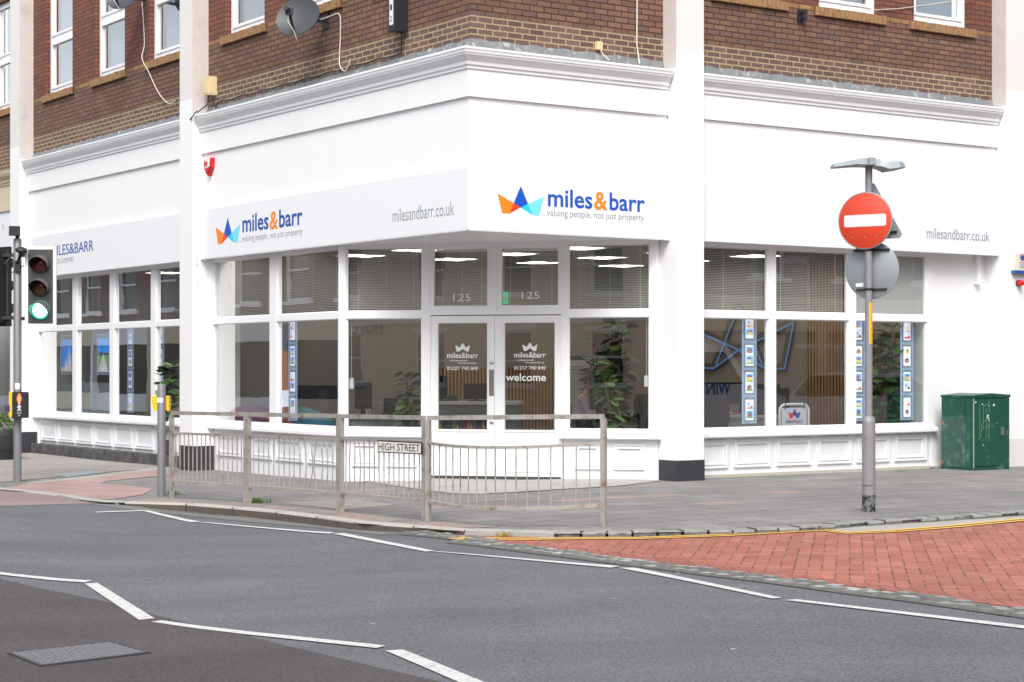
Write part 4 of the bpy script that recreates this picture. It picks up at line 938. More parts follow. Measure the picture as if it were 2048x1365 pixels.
m_ = MB(); x = xb + .1; m_.tube([FL_.pt(x, BD + .1, zA), FL_.pt(x, BD + .11, zA - .14), FL_.pt(x + .02, .15, zA - .28), FL_.pt(x + .02, .16, 5.47), FL_.pt(x + .25, .165, 5.36)], .010, 6)
path = [FL_.pt(x - .08, BD + .1, zA), FL_.pt(x - .12, BD + .03, zA - .2)]
sb = FL_.s_px(807, BD); nn_ = 30
for k in range(nn_ + 1): path.append(FL_.pt(x - .2 + (sb - x + .2) * k / nn_, BD + .035, 5.60 + .012 * math.sin(k * 1.7)))
path += [FL_.pt(sb, BD + .03, 5.66), FL_.pt(sb, BD + .03, FL_.z_px(808, 62, BD))]
m_.tube(path, .010, 6); o = m_.build('wall_cable', ['cable_black']); tag(o, 'black cable running along the lead flashing to the hanging sign', 'cable')
# junction box + cables on the right
sj = FR_.s_px(1196, BD); zj = FR_.z_px(1196, 92, BD); o = empty('junction_box', FR_.pt(sj, BD, zj - .05), 'small cream square socket box at the foot of the brick wall', 'socket box')
m_ = MB(); m_.box(FR_, sj - .048, sj + .048, BD, BD + .04, zj - .055, zj + .05); m_.build('case', ['cream_plastic'], o)
m_ = MB(); m_.tube([FR_.pt(sj + .0, BD + .05, zj - .05), FR_.pt(sj + .03, BD + .07, zj - .12), FR_.pt(sj + .08, BD + .13, 5.47)], .008, 6); m_.build('cord', ['cable_white'], o)
s = FR_.s_px(1273, BD); m_ = MB(); m_.tube([FR_.pt(s - .01, BD + .012, 9), FR_.pt(s + .0, BD + .015, 7.2), FR_.pt(s, BD + .012, 6.2), FR_.pt(s - .005, BD + .012, 5.75), FR_.pt(s - .01, BD + .06, 5.56), FR_.pt(s - .05, BD + .12, 5.47)], .009, 6)
tag(m_.build('wall_cable', ['cable_white']), 'white cable dropping down the brickwork beside the right pilaster', 'cable')
# bracket stub on the right bay brickwork
s = FR_.s_px(1600, BD); z = FR_.z_px(1600, 34, BD); o = empty('wall_bracket', FR_.pt(s, BD, z - .08), 'black metal bracket bolted to the right bay brickwork', 'bracket')
m_ = MB(); m_.box(FR_, s - .06, s + .06, BD, BD + .012, z - .09, z + .10); m_.build('plate', ['black_plastic'], o)
m_ = MB(); m_.bar(FR_.pt(s, BD + .01, z + .05), FR_.pt(s, BD + .13, z + .05), .05, .03); m_.bar(FR_.pt(s, BD + .01, z - .04), FR_.pt(s, BD + .13, z - .04), .05, .03); m_.tube([FR_.pt(s, BD + .12, z - .08), FR_.pt(s, BD + .12, z + .09)], .02, 8); m_.build('clamp', ['black_plastic'], o)
# overhead wire
m_ = MB(); A = FR_.pt(FR_.s_px(1940, BD), BD + .03, 7.05); B = FR_.pt(FR_.s_px(1650, BD), BD + .02, FR_.z_px(1650, 27, BD)); m_.tube([A, (A + B) / 2 + Vector((0, 0, -.04)), B], .006, 5)
tag(m_.build('wall_cable', ['cable_white']), 'thin pale wire slanting across the right bay windows', 'cable')
# dangling cables
def cab(fr, pts, r, mt, label):
    m_ = MB(); P = [fr.pt(fr.s_px(a, BD), BD + d, fr.z_px(a, b, BD)) for a, b, d in pts]; Q = []
    for i in range(len(P) - 1):
        p0, p1, p2, p3 = P[max(i - 1, 0)], P[i], P[i + 1], P[min(i + 2, len(P) - 1)]
        for t in (0, .25, .5, .75): Q.append(.5 * ((2 * p1) + (p2 - p0) * t + (2 * p0 - 5 * p1 + 4 * p2 - p3) * t * t + (3 * p1 - p0 - 3 * p2 + p3) * t ** 3))
    Q.append(P[-1]); m_.tube(Q, r, 6); tag(m_.build('hanging_cable', [mt]), label, 'cable')
cab(FL_, [(287, -20, .05), (290, 40, .03), (291, 90, .02), (294, 118, .09), (303, 145, .05), (318, 180, .04), (332, 200, .04), (345, 208, .05), (356, 202, .05)], .008, 'cable_white', 'white cable hanging loosely below the window of the far left bay')
cab(FL_, [(652, 42, .10), (668, 34, .06), (683, 30, .03), (684, 70, .025), (683, 110, .03), (686, 132, .05), (696, 143, .06), (703, 135, .06), (708, 119, .06)], .008, 'cable_white', 'white cable looping down the brickwork from the dish')
# satellite dishes
def dish(fr, px, py, dd, rad, label, tilt=.42, wall_px=None):
    c = fr.pt(fr.s_px(px, BD + dd), BD + dd, fr.z_px(px, py, BD + dd)); wp = fr.pt(fr.s_px(wall_px, BD), BD, c.z + .02)
    o = empty('satellite_dish', wp, label, 'satellite dish', 'satellite dishes on the left facade')
    ax = Vector((-.38, -1, tilt)).normalized() if True else None; x = ax.cross(Vector((0, 0, 1))).normalized(); y = x.cross(ax)
    m_ = MB(); n, K = 36, 7; rings = []
    for k in range(K + 1):
        r = rad * k / K; h = .22 * rad * (r / rad) ** 2
        rings.append([c + ax * h + (x * math.cos(6.28318 * j / n) * r + y * math.sin(6.28318 * j / n) * r * .88) for j in range(n)])
    for t in (0, -.012):
        for k in range(K):
            for j in range(n): m_.face([p + ax * t for p in (rings[k][j], rings[k][(j + 1) % n], rings[k + 1][(j + 1) % n], rings[k + 1][j])], None, 0, True)
    for j in range(n): m_.face([rings[K][j], rings[K][(j + 1) % n], rings[K][(j + 1) % n] - ax * .012, rings[K][j] - ax * .012])
    m_.build('reflector', ['dish'], o)
    m_ = MB(); foot = c - y * rad * .8 + ax * .1; tip = c + ax * rad * .95 - y * rad * .22; m_.bar(foot, tip, .03); m_.build('feed_arm', ['black_plastic'], o)
    m_ = MB(); m_.lathe(tip - ax * -.02, [(.035, -.09), (.04, -.03), (.05, 0), (.05, .02)], 12, axis=-ax); m_.box(Frame(tip.x, tip.y, 1, 0, 0, -1), -.05, .05, -.03, .05, tip.z - .04, tip.z + .05); m_.build('receiver', ['black_plastic'], o)
    m_ = MB(); m_.bar(wp, c - ax * .06, .045); m_.box(fr, fr.s_px(wall_px, BD) - .08, fr.s_px(wall_px, BD) + .08, BD, BD + .015, wp.z - .12, wp.z + .1); m_.lathe(c - ax * .10, [(.09, 0), (.09, .08)], 10, axis=ax); m_.build('wall_mount', ['black_plastic'], o)
    m_ = MB(); m_.tube([tip, tip + Vector((-.02, 0, -.12)), tip + Vector((.06, .05, -.26)), foot + Vector((.04, 0, -.10)), foot], .008, 5); m_.build('cord', ['cable_white'], o)
dish(FL_, 600, 38, .42, .33, 'dark grey satellite dish on the brown brick above the left fascia', .38, 652)
dish(FL_, 248, -6, .40, .30, 'dark dish cut by the top edge above the far left bay', .38, 288)
# vertical hanging sign
s = FL_.s_px(812, BD); zb = FL_.z_px(812, 66, BD); o = empty('projecting_sign', FL_.pt(s, BD, zb), 'tall narrow black projecting sign with letters down a white strip', 'sign')
hx = .12; m_ = MB(); P = lambda a, d, z: FL_.pt(s + a, BD + d, z)
m_.box(FL_, s - .075, s + .075, BD + .03, BD + .22, zb + .04, zb + 2.6); m_.box(FL_, s - .085, s + .085, BD + .02, BD + .23, zb, zb + .045); m_.build('case', ['black_plastic'], o)
m_ = MB(); m_.box(FL_, s - .045, s + .045, BD + .22, BD + .225, zb + .08, zb + 2.5); m_.build('white_strip', ['print_white'], o)
for i, ch in enumerate('210S'): text('letter', ch, 'black_text' if ch != '0' else 'grey_text', P(.022, .226, zb + .125 + i * .145), -FL_.d, FL_.n, .045, .075, o, depth=.002)
# alarm box and strobe on the right pilaster
zq = lambda py: FR_.z_px(2040, py, .147); s0, s1 = FR_.s_px(2027.5, .2), FR_.s_px(2062, .2)
o = empty('alarm_box', FR_.pt(s0, .147, zq(545)), 'white and blue alarm box cut by the right edge of the view', 'alarm box')
m_ = MB(); m_.box(FR_, s0, s1, .147, .23, zq(542), zq(508)); m_.build('case', ['cream_plastic' if False else 'street_sign'], o)
m_ = MB(); m_.box(FR_, s0 + .002, s1 - .002, .15, .225, zq(548), zq(542)); m_.build('blue_base', ['alarm_blue'], o)
m_ = MB(); cs = FR_.s_px(2045, .232); m_.lathe(FR_.pt(cs, .231, zq(517)), [(.045, 0), (.045, .003)], 10, axis=FR_.n); m_.build('badge', ['alarm_blue'], o)
m_ = MB()
for k in range(7):
    a = math.pi * (.1 + .25 * k); m_.lathe(FR_.pt(cs + .055 * math.cos(a), .231, zq(515.5) + .05 * math.sin(a)), [(.012, 0), (.012, .003)], 6, axis=FR_.n)
m_.box(FR_, cs - .07, cs + .1, .231, .233, zq(527.5), zq(526)); m_.build('red_marks', ['alarm_red'], o)
m_ = MB()
for py in (530, 533.5, 536.5): m_.box(FR_, cs - .06, cs + .1, .231, .233, zq(py + 1), zq(py))
m_.build('small_print', ['alarm_blue'], o)
o = empty('strobe_light', FR_.pt(FR_.s_px(2040, .2), .147, zq(567)), 'red domed strobe light below the alarm box', 'strobe light')
m_ = MB(); c = FR_.pt(FR_.s_px(2041, .2), .147, zq(567)); m_.lathe(c, [(.05, 0), (.05, .035)], 16, axis=FR_.n); m_.build('base', ['black_plastic'], o)
m_ = MB(); m_.lathe(c, [(.048, .036), (.047, .07), (.035, .10), (.0, .115)], 16, axis=FR_.n); m_.build('dome', ['alarm_red'], o)
for r_ in (o.children[-1],): pass
m_ = M['alarm_red']; m_.node_tree.nodes['Principled BSDF'].inputs['Base Color'].default_value = (.62, .012, .02, 1)

# ------------------------------------------------------------------ traffic signal at the left
TX, TY = gp(35, 963); TZ = HP(TX); PX = lambda px, py, Y=TY: at(px, py, Y)
tp = empty('traffic_signal_pole', (TX, TY, TZ), 'tall grey traffic signal pole at the left edge with detector on top', 'pole')
m_ = MB(); zt = PX(35, 478).z; m_.lathe((TX, TY, TZ - .2), [(.057, 0), (.057, zt - TZ + .19), (.05, zt - TZ + .2)], 20); m_.build('pole', ['pole_grey'], tp)
m_ = MB(); m_.box(Frame(TX - .03, TY - .05, .95, .3, .3, -.95), -.075, .075, -.05, .10, zt + .04, zt + .17); m_.lathe((TX, TY, zt), [(.03, 0), (.03, .05)], 10); m_.build('top_detector', ['black_plastic'], tp)
m_ = MB(); c = PX(43, 501, TY - .2); m_.lathe(c, [(.02, -.09), (.03, -.045), (.075, -.03), (.088, 0), (.07, .03), (.03, .045), (0, .048)], 16, axis=Vector((.15, -.1, 1))); m_.bar(c - Vector((0, 0, .04)), Vector((TX, TY - .06, c.z - .2)), .03); m_.build('dome_detector', ['black_plastic'], tp)
m_ = MB(); m_.box(W_, TX - .02, TX + .05, -TY + .055, -TY + .09, c.z - .30, c.z - .14); m_.tube([Vector((TX - .05, TY - .05, c.z - .06)), Vector((TX - .16, TY - .1, c.z - .18)), Vector((TX - .08, TY - .06, c.z - .32)), Vector((TX + .1, TY - .02, c.z - .2))], .008, 6); m_.build('junction', ['black_plastic'], tp)
m_ = MB(); q = PX(37, 865, TY - .06); q.z = PX(37, 773, TY).z; m_.box(W_, TX - .02, TX + .05, -TY + .054, -TY + .062, q.z - .045, q.z + .045); m_.build('sticker', ['street_sign'], tp)
def signal_head(cx, cy, zb, zt, ang, lit, label, border):
    fr = Frame(cx, cy, math.cos(ang), math.sin(ang), math.sin(ang), -math.cos(ang)); H = zt - zb; hw = .222
    o = empty('traffic_light', (cx, cy, zb), label, 'traffic light')
    m_ = MB(); m_.box(fr, -hw + .045, hw - .045, -.012, .008, zb + .045, zt - .045); m_.build('backing_board', ['signal_board'], o)
    m_ = MB(); bz = .045
    m_.box(fr, -hw, hw, -.014, .012, zb, zb + bz); m_.box(fr, -hw, hw, -.014, .012, zt - bz, zt); m_.box(fr, -hw, -hw + bz, -.014, .012, zb + bz, zt - bz); m_.box(fr, hw - bz, hw, -.014, .012, zb + bz, zt - bz)
    m_.build('border', [border], o)
    m_ = MB(); m_.box(fr, -.14, .14, -.24, -.012, zb + .06, zt - .06); m_.box(fr, -.10, .10, -.28, -.24, zb + .08, zt - .08)
    for k in range(3): m_.box(fr, -.145, .145, -.20, -.03, zb + .08 + k * (H - .16) / 3, zb + .09 + k * (H - .16) / 3)
    m_.build('housing', ['black_plastic'], o)
    for i, (mt, nm) in enumerate((('lens_green', 'green_lamp'), ('lens_amber', 'amber_lamp'), ('lens_red', 'red_lamp'))):
        cz = zb + H * (.208 + .287 * i); c = fr.pt(-.003, .008, cz); lamp = pempty(nm, c, o)
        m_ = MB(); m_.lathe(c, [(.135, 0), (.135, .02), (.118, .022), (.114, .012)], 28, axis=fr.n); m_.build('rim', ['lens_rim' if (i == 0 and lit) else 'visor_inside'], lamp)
        m_ = MB(); r = .088; m_.lathe(c, [(r + .018, .013), (r, .02), (r * .8, .030), (r * .4, .038), (0, .04)], 28, axis=fr.n); m_.build('lens', [mt if (i or lit) else 'visor_inside'], lamp)
        m_ = MB(); n = 26                                        # cut-away hood
        for k in range(n):
            a0 = math.pi * (-.18 + 1.36 * k / n); a1 = math.pi * (-.18 + 1.36 * (k + 1) / n)
            f = lambda a: .03 + .20 * max(0, min(1, (math.sin(a) + .55) / 1.2)) ** .8
            def p(a, d, rr): return fr.pt(-.003 + rr * math.cos(a), .01 + d, cz + rr * math.sin(a) - (.16 * d if d > .05 else 0))
            if i == 0 and lit and False: continue
            m_.face([p(a0, 0, .128), p(a1, 0, .128), p(a1, f(a1), .124), p(a0, f(a0), .124)], None, 0); m_.face([p(a0, 0, .134), p(a0, f(a0), .130), p(a1, f(a1), .130), p(a1, 0, .134)], None, 1)
            m_.face([p(a0, f(a0), .124), p(a1, f(a1), .124), p(a1, f(a1), .130), p(a0, f(a0), .130)], None, 1)
        m_.build('hood', ['visor_inside', 'visor_out'], lamp)
    for zz in (zb + .12, zt - .12): m_ = MB(); m_.bar(Vector((TX, TY, zz)), fr.pt(0, -.2, zz), .05); m_.build('mounting_arm', ['black_plastic'], o)
    return o
z0, z1 = PX(81, 654.5).z, PX(81, 494).z
signal_head((81.5 - CX) * (TY - .1) / F, TY - .1, z0, z1, R(0), True, 'traffic light showing green in a white bordered board', 'signal_border')
signal_head((-3 - CX) * TY / F, TY + .08, z0 + .01, z1 + .0, R(148), False, 'black traffic light seen from behind at the left edge', 'black_plastic')
def push_unit(fr, s, z, label, man=True, yel=-1):
    o = empty('push_button_unit', fr.pt(s, 0, z), label, 'crossing button'); h = .37
    m_ = MB(); m_.prism(fr, [(s - .085, z + .02), (s - .07, z), (s + .10, z), (s + .112, z + .015), (s + .112, z + h - .02), (s + .095, z + h), (s - .07, z + h), (s - .085, z + h - .02)], .0, .13); m_.build('case', ['black_plastic'], o)
    m_ = MB(); x = s - .088; m_.prism(fr, [(x - .035, z + .0), (x + .0, z + .03), (x + .0, z + h), (x - .05, z + h), (x - .05, z + h * .55), (x - .015, z + h * .35), (x - .06, z + .06)], .02, .11); m_.build('side_panel', ['yellow_paint'], o)
    if man:
        m_ = MB(); c = s + .02
        m_.box(fr, c - .02, c + .02, .131, .136, z + .235, z + .315); m_.box(fr, c - .028, c - .021, .131, .136, z + .25, z + .305); m_.box(fr, c + .021, c + .028, .131, .136, z + .25, z + .305); m_.box(fr, c - .017, c + .017, .131, .136, z + .215, z + .235)
        m_.lathe(fr.pt(c, .131, z + .33), [(.014, 0), (.014, .005)], 10, axis=fr.n); m_.build('red_man', ['lit_man'], o)
        m_ = MB(); P = lambda a, b: fr.pt(c + a, .135, z + b)
        m_.bar(P(0, .19), P(0, .14), .022, .006, up=fr.n); m_.bar(P(0, .145), P(-.022, .10), .012, .006, up=fr.n); m_.bar(P(0, .145), P(.022, .10), .012, .006, up=fr.n); m_.bar(P(0, .185), P(-.028, .15), .009, .006, up=fr.n); m_.bar(P(0, .185), P(.028, .155), .009, .006, up=fr.n)
        m_.lathe(fr.pt(c, .131, z + .205), [(.011, 0), (.011, .005)], 8, axis=fr.n); m_.build('walking_man', ['print_white'], o)
        m_ = MB(); m_.box(fr, c - .035, c + .035, .131, .133, z + .075, z + .085); m_.box(fr, c - .035, c + .035, .131, .133, z + .06, z + .068); m_.build('small_print', ['grey_text'], o)
        m_ = MB(); m_.lathe(fr.pt(c, .131, z + .035), [(.014, 0), (.013, .008), (0, .012)], 12, axis=fr.n); m_.build('button', ['steel'], o)
    return o
fu = Frame(TX, TY - .055, math.cos(R(-6)), math.sin(R(-6)), math.sin(R(-6)), -math.cos(R(-6)))
push_unit(fu, .07, PX(45, 836).z, 'black and yellow crossing button unit with red man lit on the signal pole')
# short grey post with two yellow units seen from behind
QX, QY = gp(323, 993); QZ = HP(QX); o = empty('signal_post', (QX, QY, QZ), 'short plain grey post between the crossing and the railing', 'post')
zt = at(323, 769, QY).z; m_ = MB(); m_.lathe((QX, QY, QZ - .2), [(.052, 0), (.052, zt - QZ + .19), (.047, zt - QZ + .2)], 20); m_.build('post', ['pole_grey'], o)
m_ = MB(); m_.box(W_, QX - .045, QX + .03, -QY + .045, -QY + .0535, at(0, 806, QY).z, at(0, 796, QY).z); m_.build('scuffed_patch', ['sign_white'], o)
za, zb = at(0, 822, QY).z, at(0, 792, QY).z; o = empty('push_button_unit', (QX, QY + .06, za), 'yellow backed crossing button unit on the short post', 'crossing button')
m_ = MB(); fq = Frame(QX, QY + .02, 1, 0, 0, -1)
m_.prism(fq, [(-.125, zb - .01), (-.045, zb), (-.045, za), (-.10, za), (-.128, zb - .07)], -.14, .0); m_.prism(fq, [(.045, zb), (.09, zb - .005), (.09, za + .0), (.075, za - .01), (.045, za + .02)], -.14, .0); m_.build('yellow_case', ['yellow_paint'], o)
m_ = MB(); m_.prism(fq, [(-.05, zb - .005), (.085, zb - .01), (.085, za - .015), (-.06, za + .01)], -.16, -.055); m_.build('black_back', ['black_plastic'], o)

# ------------------------------------------------------------------ pedestrian guard rail, four panels
def ground_base(px, py): x, y = gp(px, py); return Vector((x, y, HP(x)))
posts = [ground_base(341, 995), ground_base(495, 1007), ground_base(680.5, 1024), ground_base(852, 1042), ground_base(1212, 1053)]
RH = 1.04
bends = {1: {9: .03, 10: .07, 11: .11, 12: .17, 13: -.04, 14: .10, 15: .08, 16: .05}, 2: {2: .02, 3: .05, 4: .10, 5: .05}}
def panel(i, a, b, label, arc=0, side_posts=(True, True)):
    d = (b - a); L = Vector((d.x, d.y, 0)).length; u = Vector((d.x, d.y, 0)).normalized(); n = Vector((u.y, -u.x, 0))
    a = a + u * .027; b = b - u * .027
    o = empty('guard_rail_panel', (a + b) / 2, label, 'railing', 'steel guard rail panels along the kerb')
    def P(t, h, off=0): return a.lerp(b, t) + Vector((0, 0, h)) + n * (off + arc * 4 * t * (1 - t)) - Vector((0, 0, .12 * arc * 4 * t * (1 - t)))
    hb, hm = .20, .79
    for k, t in enumerate((0, 1)):
        m_ = MB(); p = P(t, 0); m_.bar(p - Vector((0, 0, .1)), P(t, RH - .02), .046, .05, up=u); m_.build('post', ['galv'], o)
    n_ = 12 if arc else 1
    for nm, h, w in (('top_rail', RH, .042), ('middle_rail', hm, .036), ('bottom_rail', hb, .040)):
        m_ = MB()
        for k in range(n_):
            t0, t1 = k / n_, (k + 1) / n_
            A = P(t0, h) if nm != 'top_rail' else a.lerp(b, t0) + Vector((0, 0, h)) + n * arc * 4 * t0 * (1 - t0) * .0
            B = P(t1, h) if nm != 'top_rail' else a.lerp(b, t1) + Vector((0, 0, h)) + n * arc * 4 * t1 * (1 - t1) * .0
            m_.bar(A, B, w, w * .8 if nm != 'top_rail' else .045)
        m_.build(nm, ['galv'], o)
    nb = 17 if not arc else 18
    for k in range(1, nb):
        t = k / nb; m_ = MB(); bd = bends.get(i, {}).get(k, 0)
        if arc: pts = [P(t, hb), P(t, hm)]
        elif bd:
            off = abs(bd) * .55
            pts = [P(t - bd * .15, hb)] + [P(t - bd * .15 + (bd * .6 / L * 1.2) * math.sin(math.pi * q) - .0, hb + (hm - hb) * q, .02 * math.sin(math.pi * q)) for q in (.2, .4, .6, .75, .88)] + [P(t - bd * .22, hm)]
        else: pts = [P(t, hb), P(t + random.uniform(-.002, .002), (hb + hm) / 2), P(t, hm)]
        m_.tube(pts, .0075, 6); m_.build('bar', ['galv'], o)
    return o
panel(0, posts[0], posts[1], 'straight railing panel beside the short grey post'); panel(1, posts[1], posts[2], 'railing panel with badly bent bars, second from the left')
panel(2, posts[2], posts[3], 'railing panel carrying the street name plate'); panel(3, posts[3], posts[4], 'bowed end railing panel in front of the doors', arc=.30)
# street name plate
p2, p3 = posts[2], posts[3]; u = Vector((p3.x - p2.x, p3.y - p2.y, 0)).normalized(); fs = Frame(p2.x, p2.y, u.x, u.y, u.y, -u.x); d = .05
s0, s1 = fs.s_px(755, d), fs.s_px(843, d); zt0, zb0 = fs.z_px(757, 881, d), fs.z_px(757, 905.5, d); zt1, zb1 = fs.z_px(841, 885, d), fs.z_px(841, 909.5, d)
o = empty('street_name_sign', fs.pt((s0 + s1) / 2, d, zb1), 'street name plate reading HIGH STREET clipped to the railing', 'street sign')
m_ = MB(); m_.prism(fs, [(s0, zb0), (s1, zb1), (s1, zt1), (s0, zt0)], d - .012, d, 0); m_.build('black_border', ['black_text'], o)
m_ = MB(); e_ = .012; m_.prism(fs, [(s0 + e_, zb0 + e_), (s1 - e_, zb1 + e_), (s1 - e_, zt1 - e_), (s0 + e_, zt0 - e_)], d, d + .002, 0); m_.build('plate', ['street_sign'], o)
ang = math.atan2(zb1 - zb0, s1 - s0); text('lettering', 'HIGH STREET', 'black_text', fs.pt(s0 + .028, d + .003, zb0 + .028), fs.d, fs.n, s1 - s0 - .055, .075, o, depth=.001, rot=ang)

# ------------------------------------------------------------------ sign post with signs
SX, SY = gp(1737.5, 1023); SZ = HP(SX); so_ = empty('sign_post', (SX, SY, SZ), 'grey sign post with wide base standing on the right pavement', 'post')
zz = lambda py, Y=None: at(0, py, Y or SY).z
m_ = MB(); m_.lathe((SX, SY, SZ - .1), [(.070, 0), (.070, zz(990) - SZ + .1), ], 24); m_.build('tarred_foot', ['pole_tar'], so_)
m_ = MB(); m_.lathe((SX, SY, zz(990)), [(.069, 0), (.069, zz(846) - zz(990)), (.064, zz(838) - zz(990)), (.046, zz(834.5) - zz(990)), (.040, zz(833) - zz(990))], 24); m_.build('wide_base', ['pole_light'], so_)
m_ = MB(); m_.lathe((SX, SY, zz(834)), [(.038, 0), (.038, zz(334) - zz(834))], 20); m_.build('pole', ['pole_light'], so_)
m_ = MB(); fd = Frame(SX, SY, 1, 0, 0, -1); n = 8; z0, z1 = zz(970), zz(868)
fd2 = Frame(SX, SY, math.cos(R(-25)), math.sin(R(-25)), math.sin(R(-25)), -math.cos(R(-25)))
for k in range(n):
    a0, a1 = R(-48 + 96 * k / n), R(-48 + 96 * (k + 1) / n); f = lambda a, r: (r * math.sin(a), r * math.cos(a))
    (x0, y0), (x1, y1), (u0, v0), (u1, v1) = f(a0, .078), f(a1, .078), f(a0, .066), f(a1, .066); e0 = .02 if k in (0,) else 0; e1 = .02 if k == n - 1 else 0
    m_.face([fd2.pt(x0, y0, z0 + e0), fd2.pt(x1, y1, z0 + e1), fd2.pt(x1, y1, z1 - e1), fd2.pt(x0, y0, z1 - e0)])
    m_.face([fd2.pt(x0, y0, z1 - e0), fd2.pt(x1, y1, z1 - e1), fd2.pt(u1, v1, z1 - e1), fd2.pt(u0, v0, z1 - e0)]); m_.face([fd2.pt(x0, y0, z0 + e0), fd2.pt(u0, v0, z0 + e0), fd2.pt(u1, v1, z0 + e1), fd2.pt(x1, y1, z0 + e1)])
    if k == 0: m_.face([fd2.pt(x0, y0, z0 + e0), fd2.pt(x0, y0, z1 - e0), fd2.pt(u0, v0, z1 - e0), fd2.pt(u0, v0, z0 + e0)])
    if k == n - 1: m_.face([fd2.pt(x1, y1, z0 + e1), fd2.pt(u1, v1, z0 + e1), fd2.pt(u1, v1, z1 - e1), fd2.pt(x1, y1, z1 - e1)])
dr0 = m_.build('access_door', ['pole_light'], so_)
m_ = MB(); m_.lathe(fd2.pt(-.01, .077, z1 - .045), [(.007, 0), (.007, .004)], 8, axis=fd2.n); m_.build('door_lock', ['black_plastic'], dr0); 
# fix sub-part origin: parent is the door
m_ = MB(); 
for k in range(6):
    a0, a1 = R(-5 + 70 * k / 6), R(-5 + 70 * (k + 1) / 6); r = .0395
    m_.face([Vector((SX + r * math.sin(a0), SY - r * math.cos(a0), zz(688))), Vector((SX + r * math.sin(a1), SY - r * math.cos(a1), zz(688))), Vector((SX + r * math.sin(a1), SY - r * math.cos(a1), zz(606))), Vector((SX + r * math.sin(a0), SY - r * math.cos(a0), zz(606)))])
m_.build('yellow_label', ['yellow_paint'], so_)
for k, ch in enumerate('FVEVF08'):
    a0 = R(38); p = Vector((SX + .0402 * math.sin(a0) - .011, SY - .0402 * math.cos(a0) - .009, zz(617) - k * (zz(606) - zz(688)) / 7.4 - .01)); text('label_letter', ch, 'orange_logo', p, Vector((math.cos(a0), math.sin(a0), 0)), Vector((math.sin(a0), -math.cos(a0), 0)), .022, .04, so_, depth=.001)
# lantern head: two drooping wings
lt = empty('sign_lantern', (SX, SY, zz(334)), 'grey winged lantern unit capping the sign post', 'lantern')
def wing(sg, pts, wd, nm):
    m_ = MB(); prev = None
    for x, zt_, zb_, hw in pts:
        ring = [Vector((x, SY - hw, zb_)), Vector((x, SY - hw * .75, zt_)), Vector((x, SY + hw * .75, zt_)), Vector((x, SY + hw, zb_))]
        if prev:
            for k in range(4): m_.face([prev[k], prev[(k + 1) % 4], ring[(k + 1) % 4], ring[k]])
        else: m_.face(ring)
        prev = ring
    m_.face(prev[::-1]); m_.build(nm, ['sign_back'], lt)
X = lambda px: (px - CX) * SY / F
wing(-1, [(X(1662.5), zz(334), zz(336.5), .06), (X(1664), zz(330), zz(336.5), .10), (X(1708), zz(321.5), zz(332), .17), (X(1727), zz(319), zz(332.5), .15), (X(1738), zz(319), zz(334), .12)], 0, 'left_panel')
wing(1, [(X(1740), zz(319), zz(334), .12), (X(1756), zz(320.5), zz(336), .16), (X(1772), zz(327), zz(342), .20), (X(1794), zz(325), zz(339), .18), (X(1805), zz(329), zz(336.5), .12), (X(1808.5), zz(333), zz(336.5), .07)], 0, 'right_panel')
m_ = MB(); m_.box(W_, X(1733), X(1745), -SY - .1, -SY + .16, zz(333), zz(318.5)); m_.build('hub', ['sign_back'], lt)
# signs
def disc(fr, s, z, r, dn, th, n=48): m_ = MB(); m_.lathe(fr.pt(s, dn, z), [(r - .004, 0), (r, .003), (r, th - .003), (r - .004, th)], n, axis=fr.n); return m_
an = R(33); fn = Frame(SX, SY, math.cos(an), math.sin(an), math.sin(an), -math.cos(an))     # the face turned a little to the left
fn = Frame(SX, SY, math.cos(an), -math.sin(an), -math.sin(an), -math.cos(an))
sc_, zc = fn.s_px(1731, .05), zz(441.5, SY - .05)
o = empty('no_entry_sign', fn.pt(sc_, .05, zc - .3), 'weathered red round no entry sign with a pale bar', 'road sign')
disc(fn, sc_, zc, .300, .05, .010).build('backing_plate', ['sign_back'], o); disc(fn, sc_, zc, .288, .0605, .002).build('red_face', ['sign_red'], o)
m_ = MB(); w, h = .232, .062
m_.prism(fn, [(sc_ - w + .015, zc - h), (sc_ + w - .015, zc - h), (sc_ + w, zc - h + .015), (sc_ + w, zc + h - .015), (sc_ + w - .015, zc + h), (sc_ - w + .015, zc + h), (sc_ - w, zc + h - .015), (sc_ - w, zc - h + .015)], .063, .065); m_.build('white_bar', ['sign_white'], o)
for x, y in [(-.13, .17), (0, .17), (.13, .17), (-.15, .10), (.15, .10), (-.14, -.17), (0, -.17), (.13, -.17)]:
    m_ = MB(); m_.lathe(fn.pt(sc_ + x, .063, zc + y), [(.008, 0), (.006, .004)], 8, axis=fn.n); m_.build('rivet', ['steel'], o)
def clamps(fr, s, zs, dn, w, o):
    for z in zs:
        m_ = MB(); m_.box(fr, s - w, s + w, dn - .022, dn - .001, z - .011, z + .011); m_.box(fr, -.055, .055, -.045, dn - .02, z - .014, z + .014); m_.build('clamp_bar', ['black_plastic'], o)
clamps(fn, sc_, (zc - .17, zc + .17), .05, .17, o)
ab = R(35); fb = Frame(SX, SY, math.cos(ab), -math.sin(ab), math.sin(ab), math.cos(ab))       # faces away to the right rear
sc2, zc2 = fb.s_px(1744, .05), zz(541, SY); o = empty('round_sign', fb.pt(sc2, .05, zc2 - .3), 'grey back of a round sign below the red one', 'road sign')
disc(fb, sc2, zc2, .300, .05, .008, 48).build('plate', ['sign_back'], o)
m_ = MB(); m_.box(fb, sc2 - .20, sc2 + .20, .028, .049, zc2 + .203, zc2 + .222); m_.build('clamp_bar', ['black_plastic'], o); m_ = MB(); m_.box(fb, sc2 - .17, sc2 + .17, .028, .049, zc2 - .207, zc2 - .190); m_.build('clamp_bar', ['black_plastic'], o)
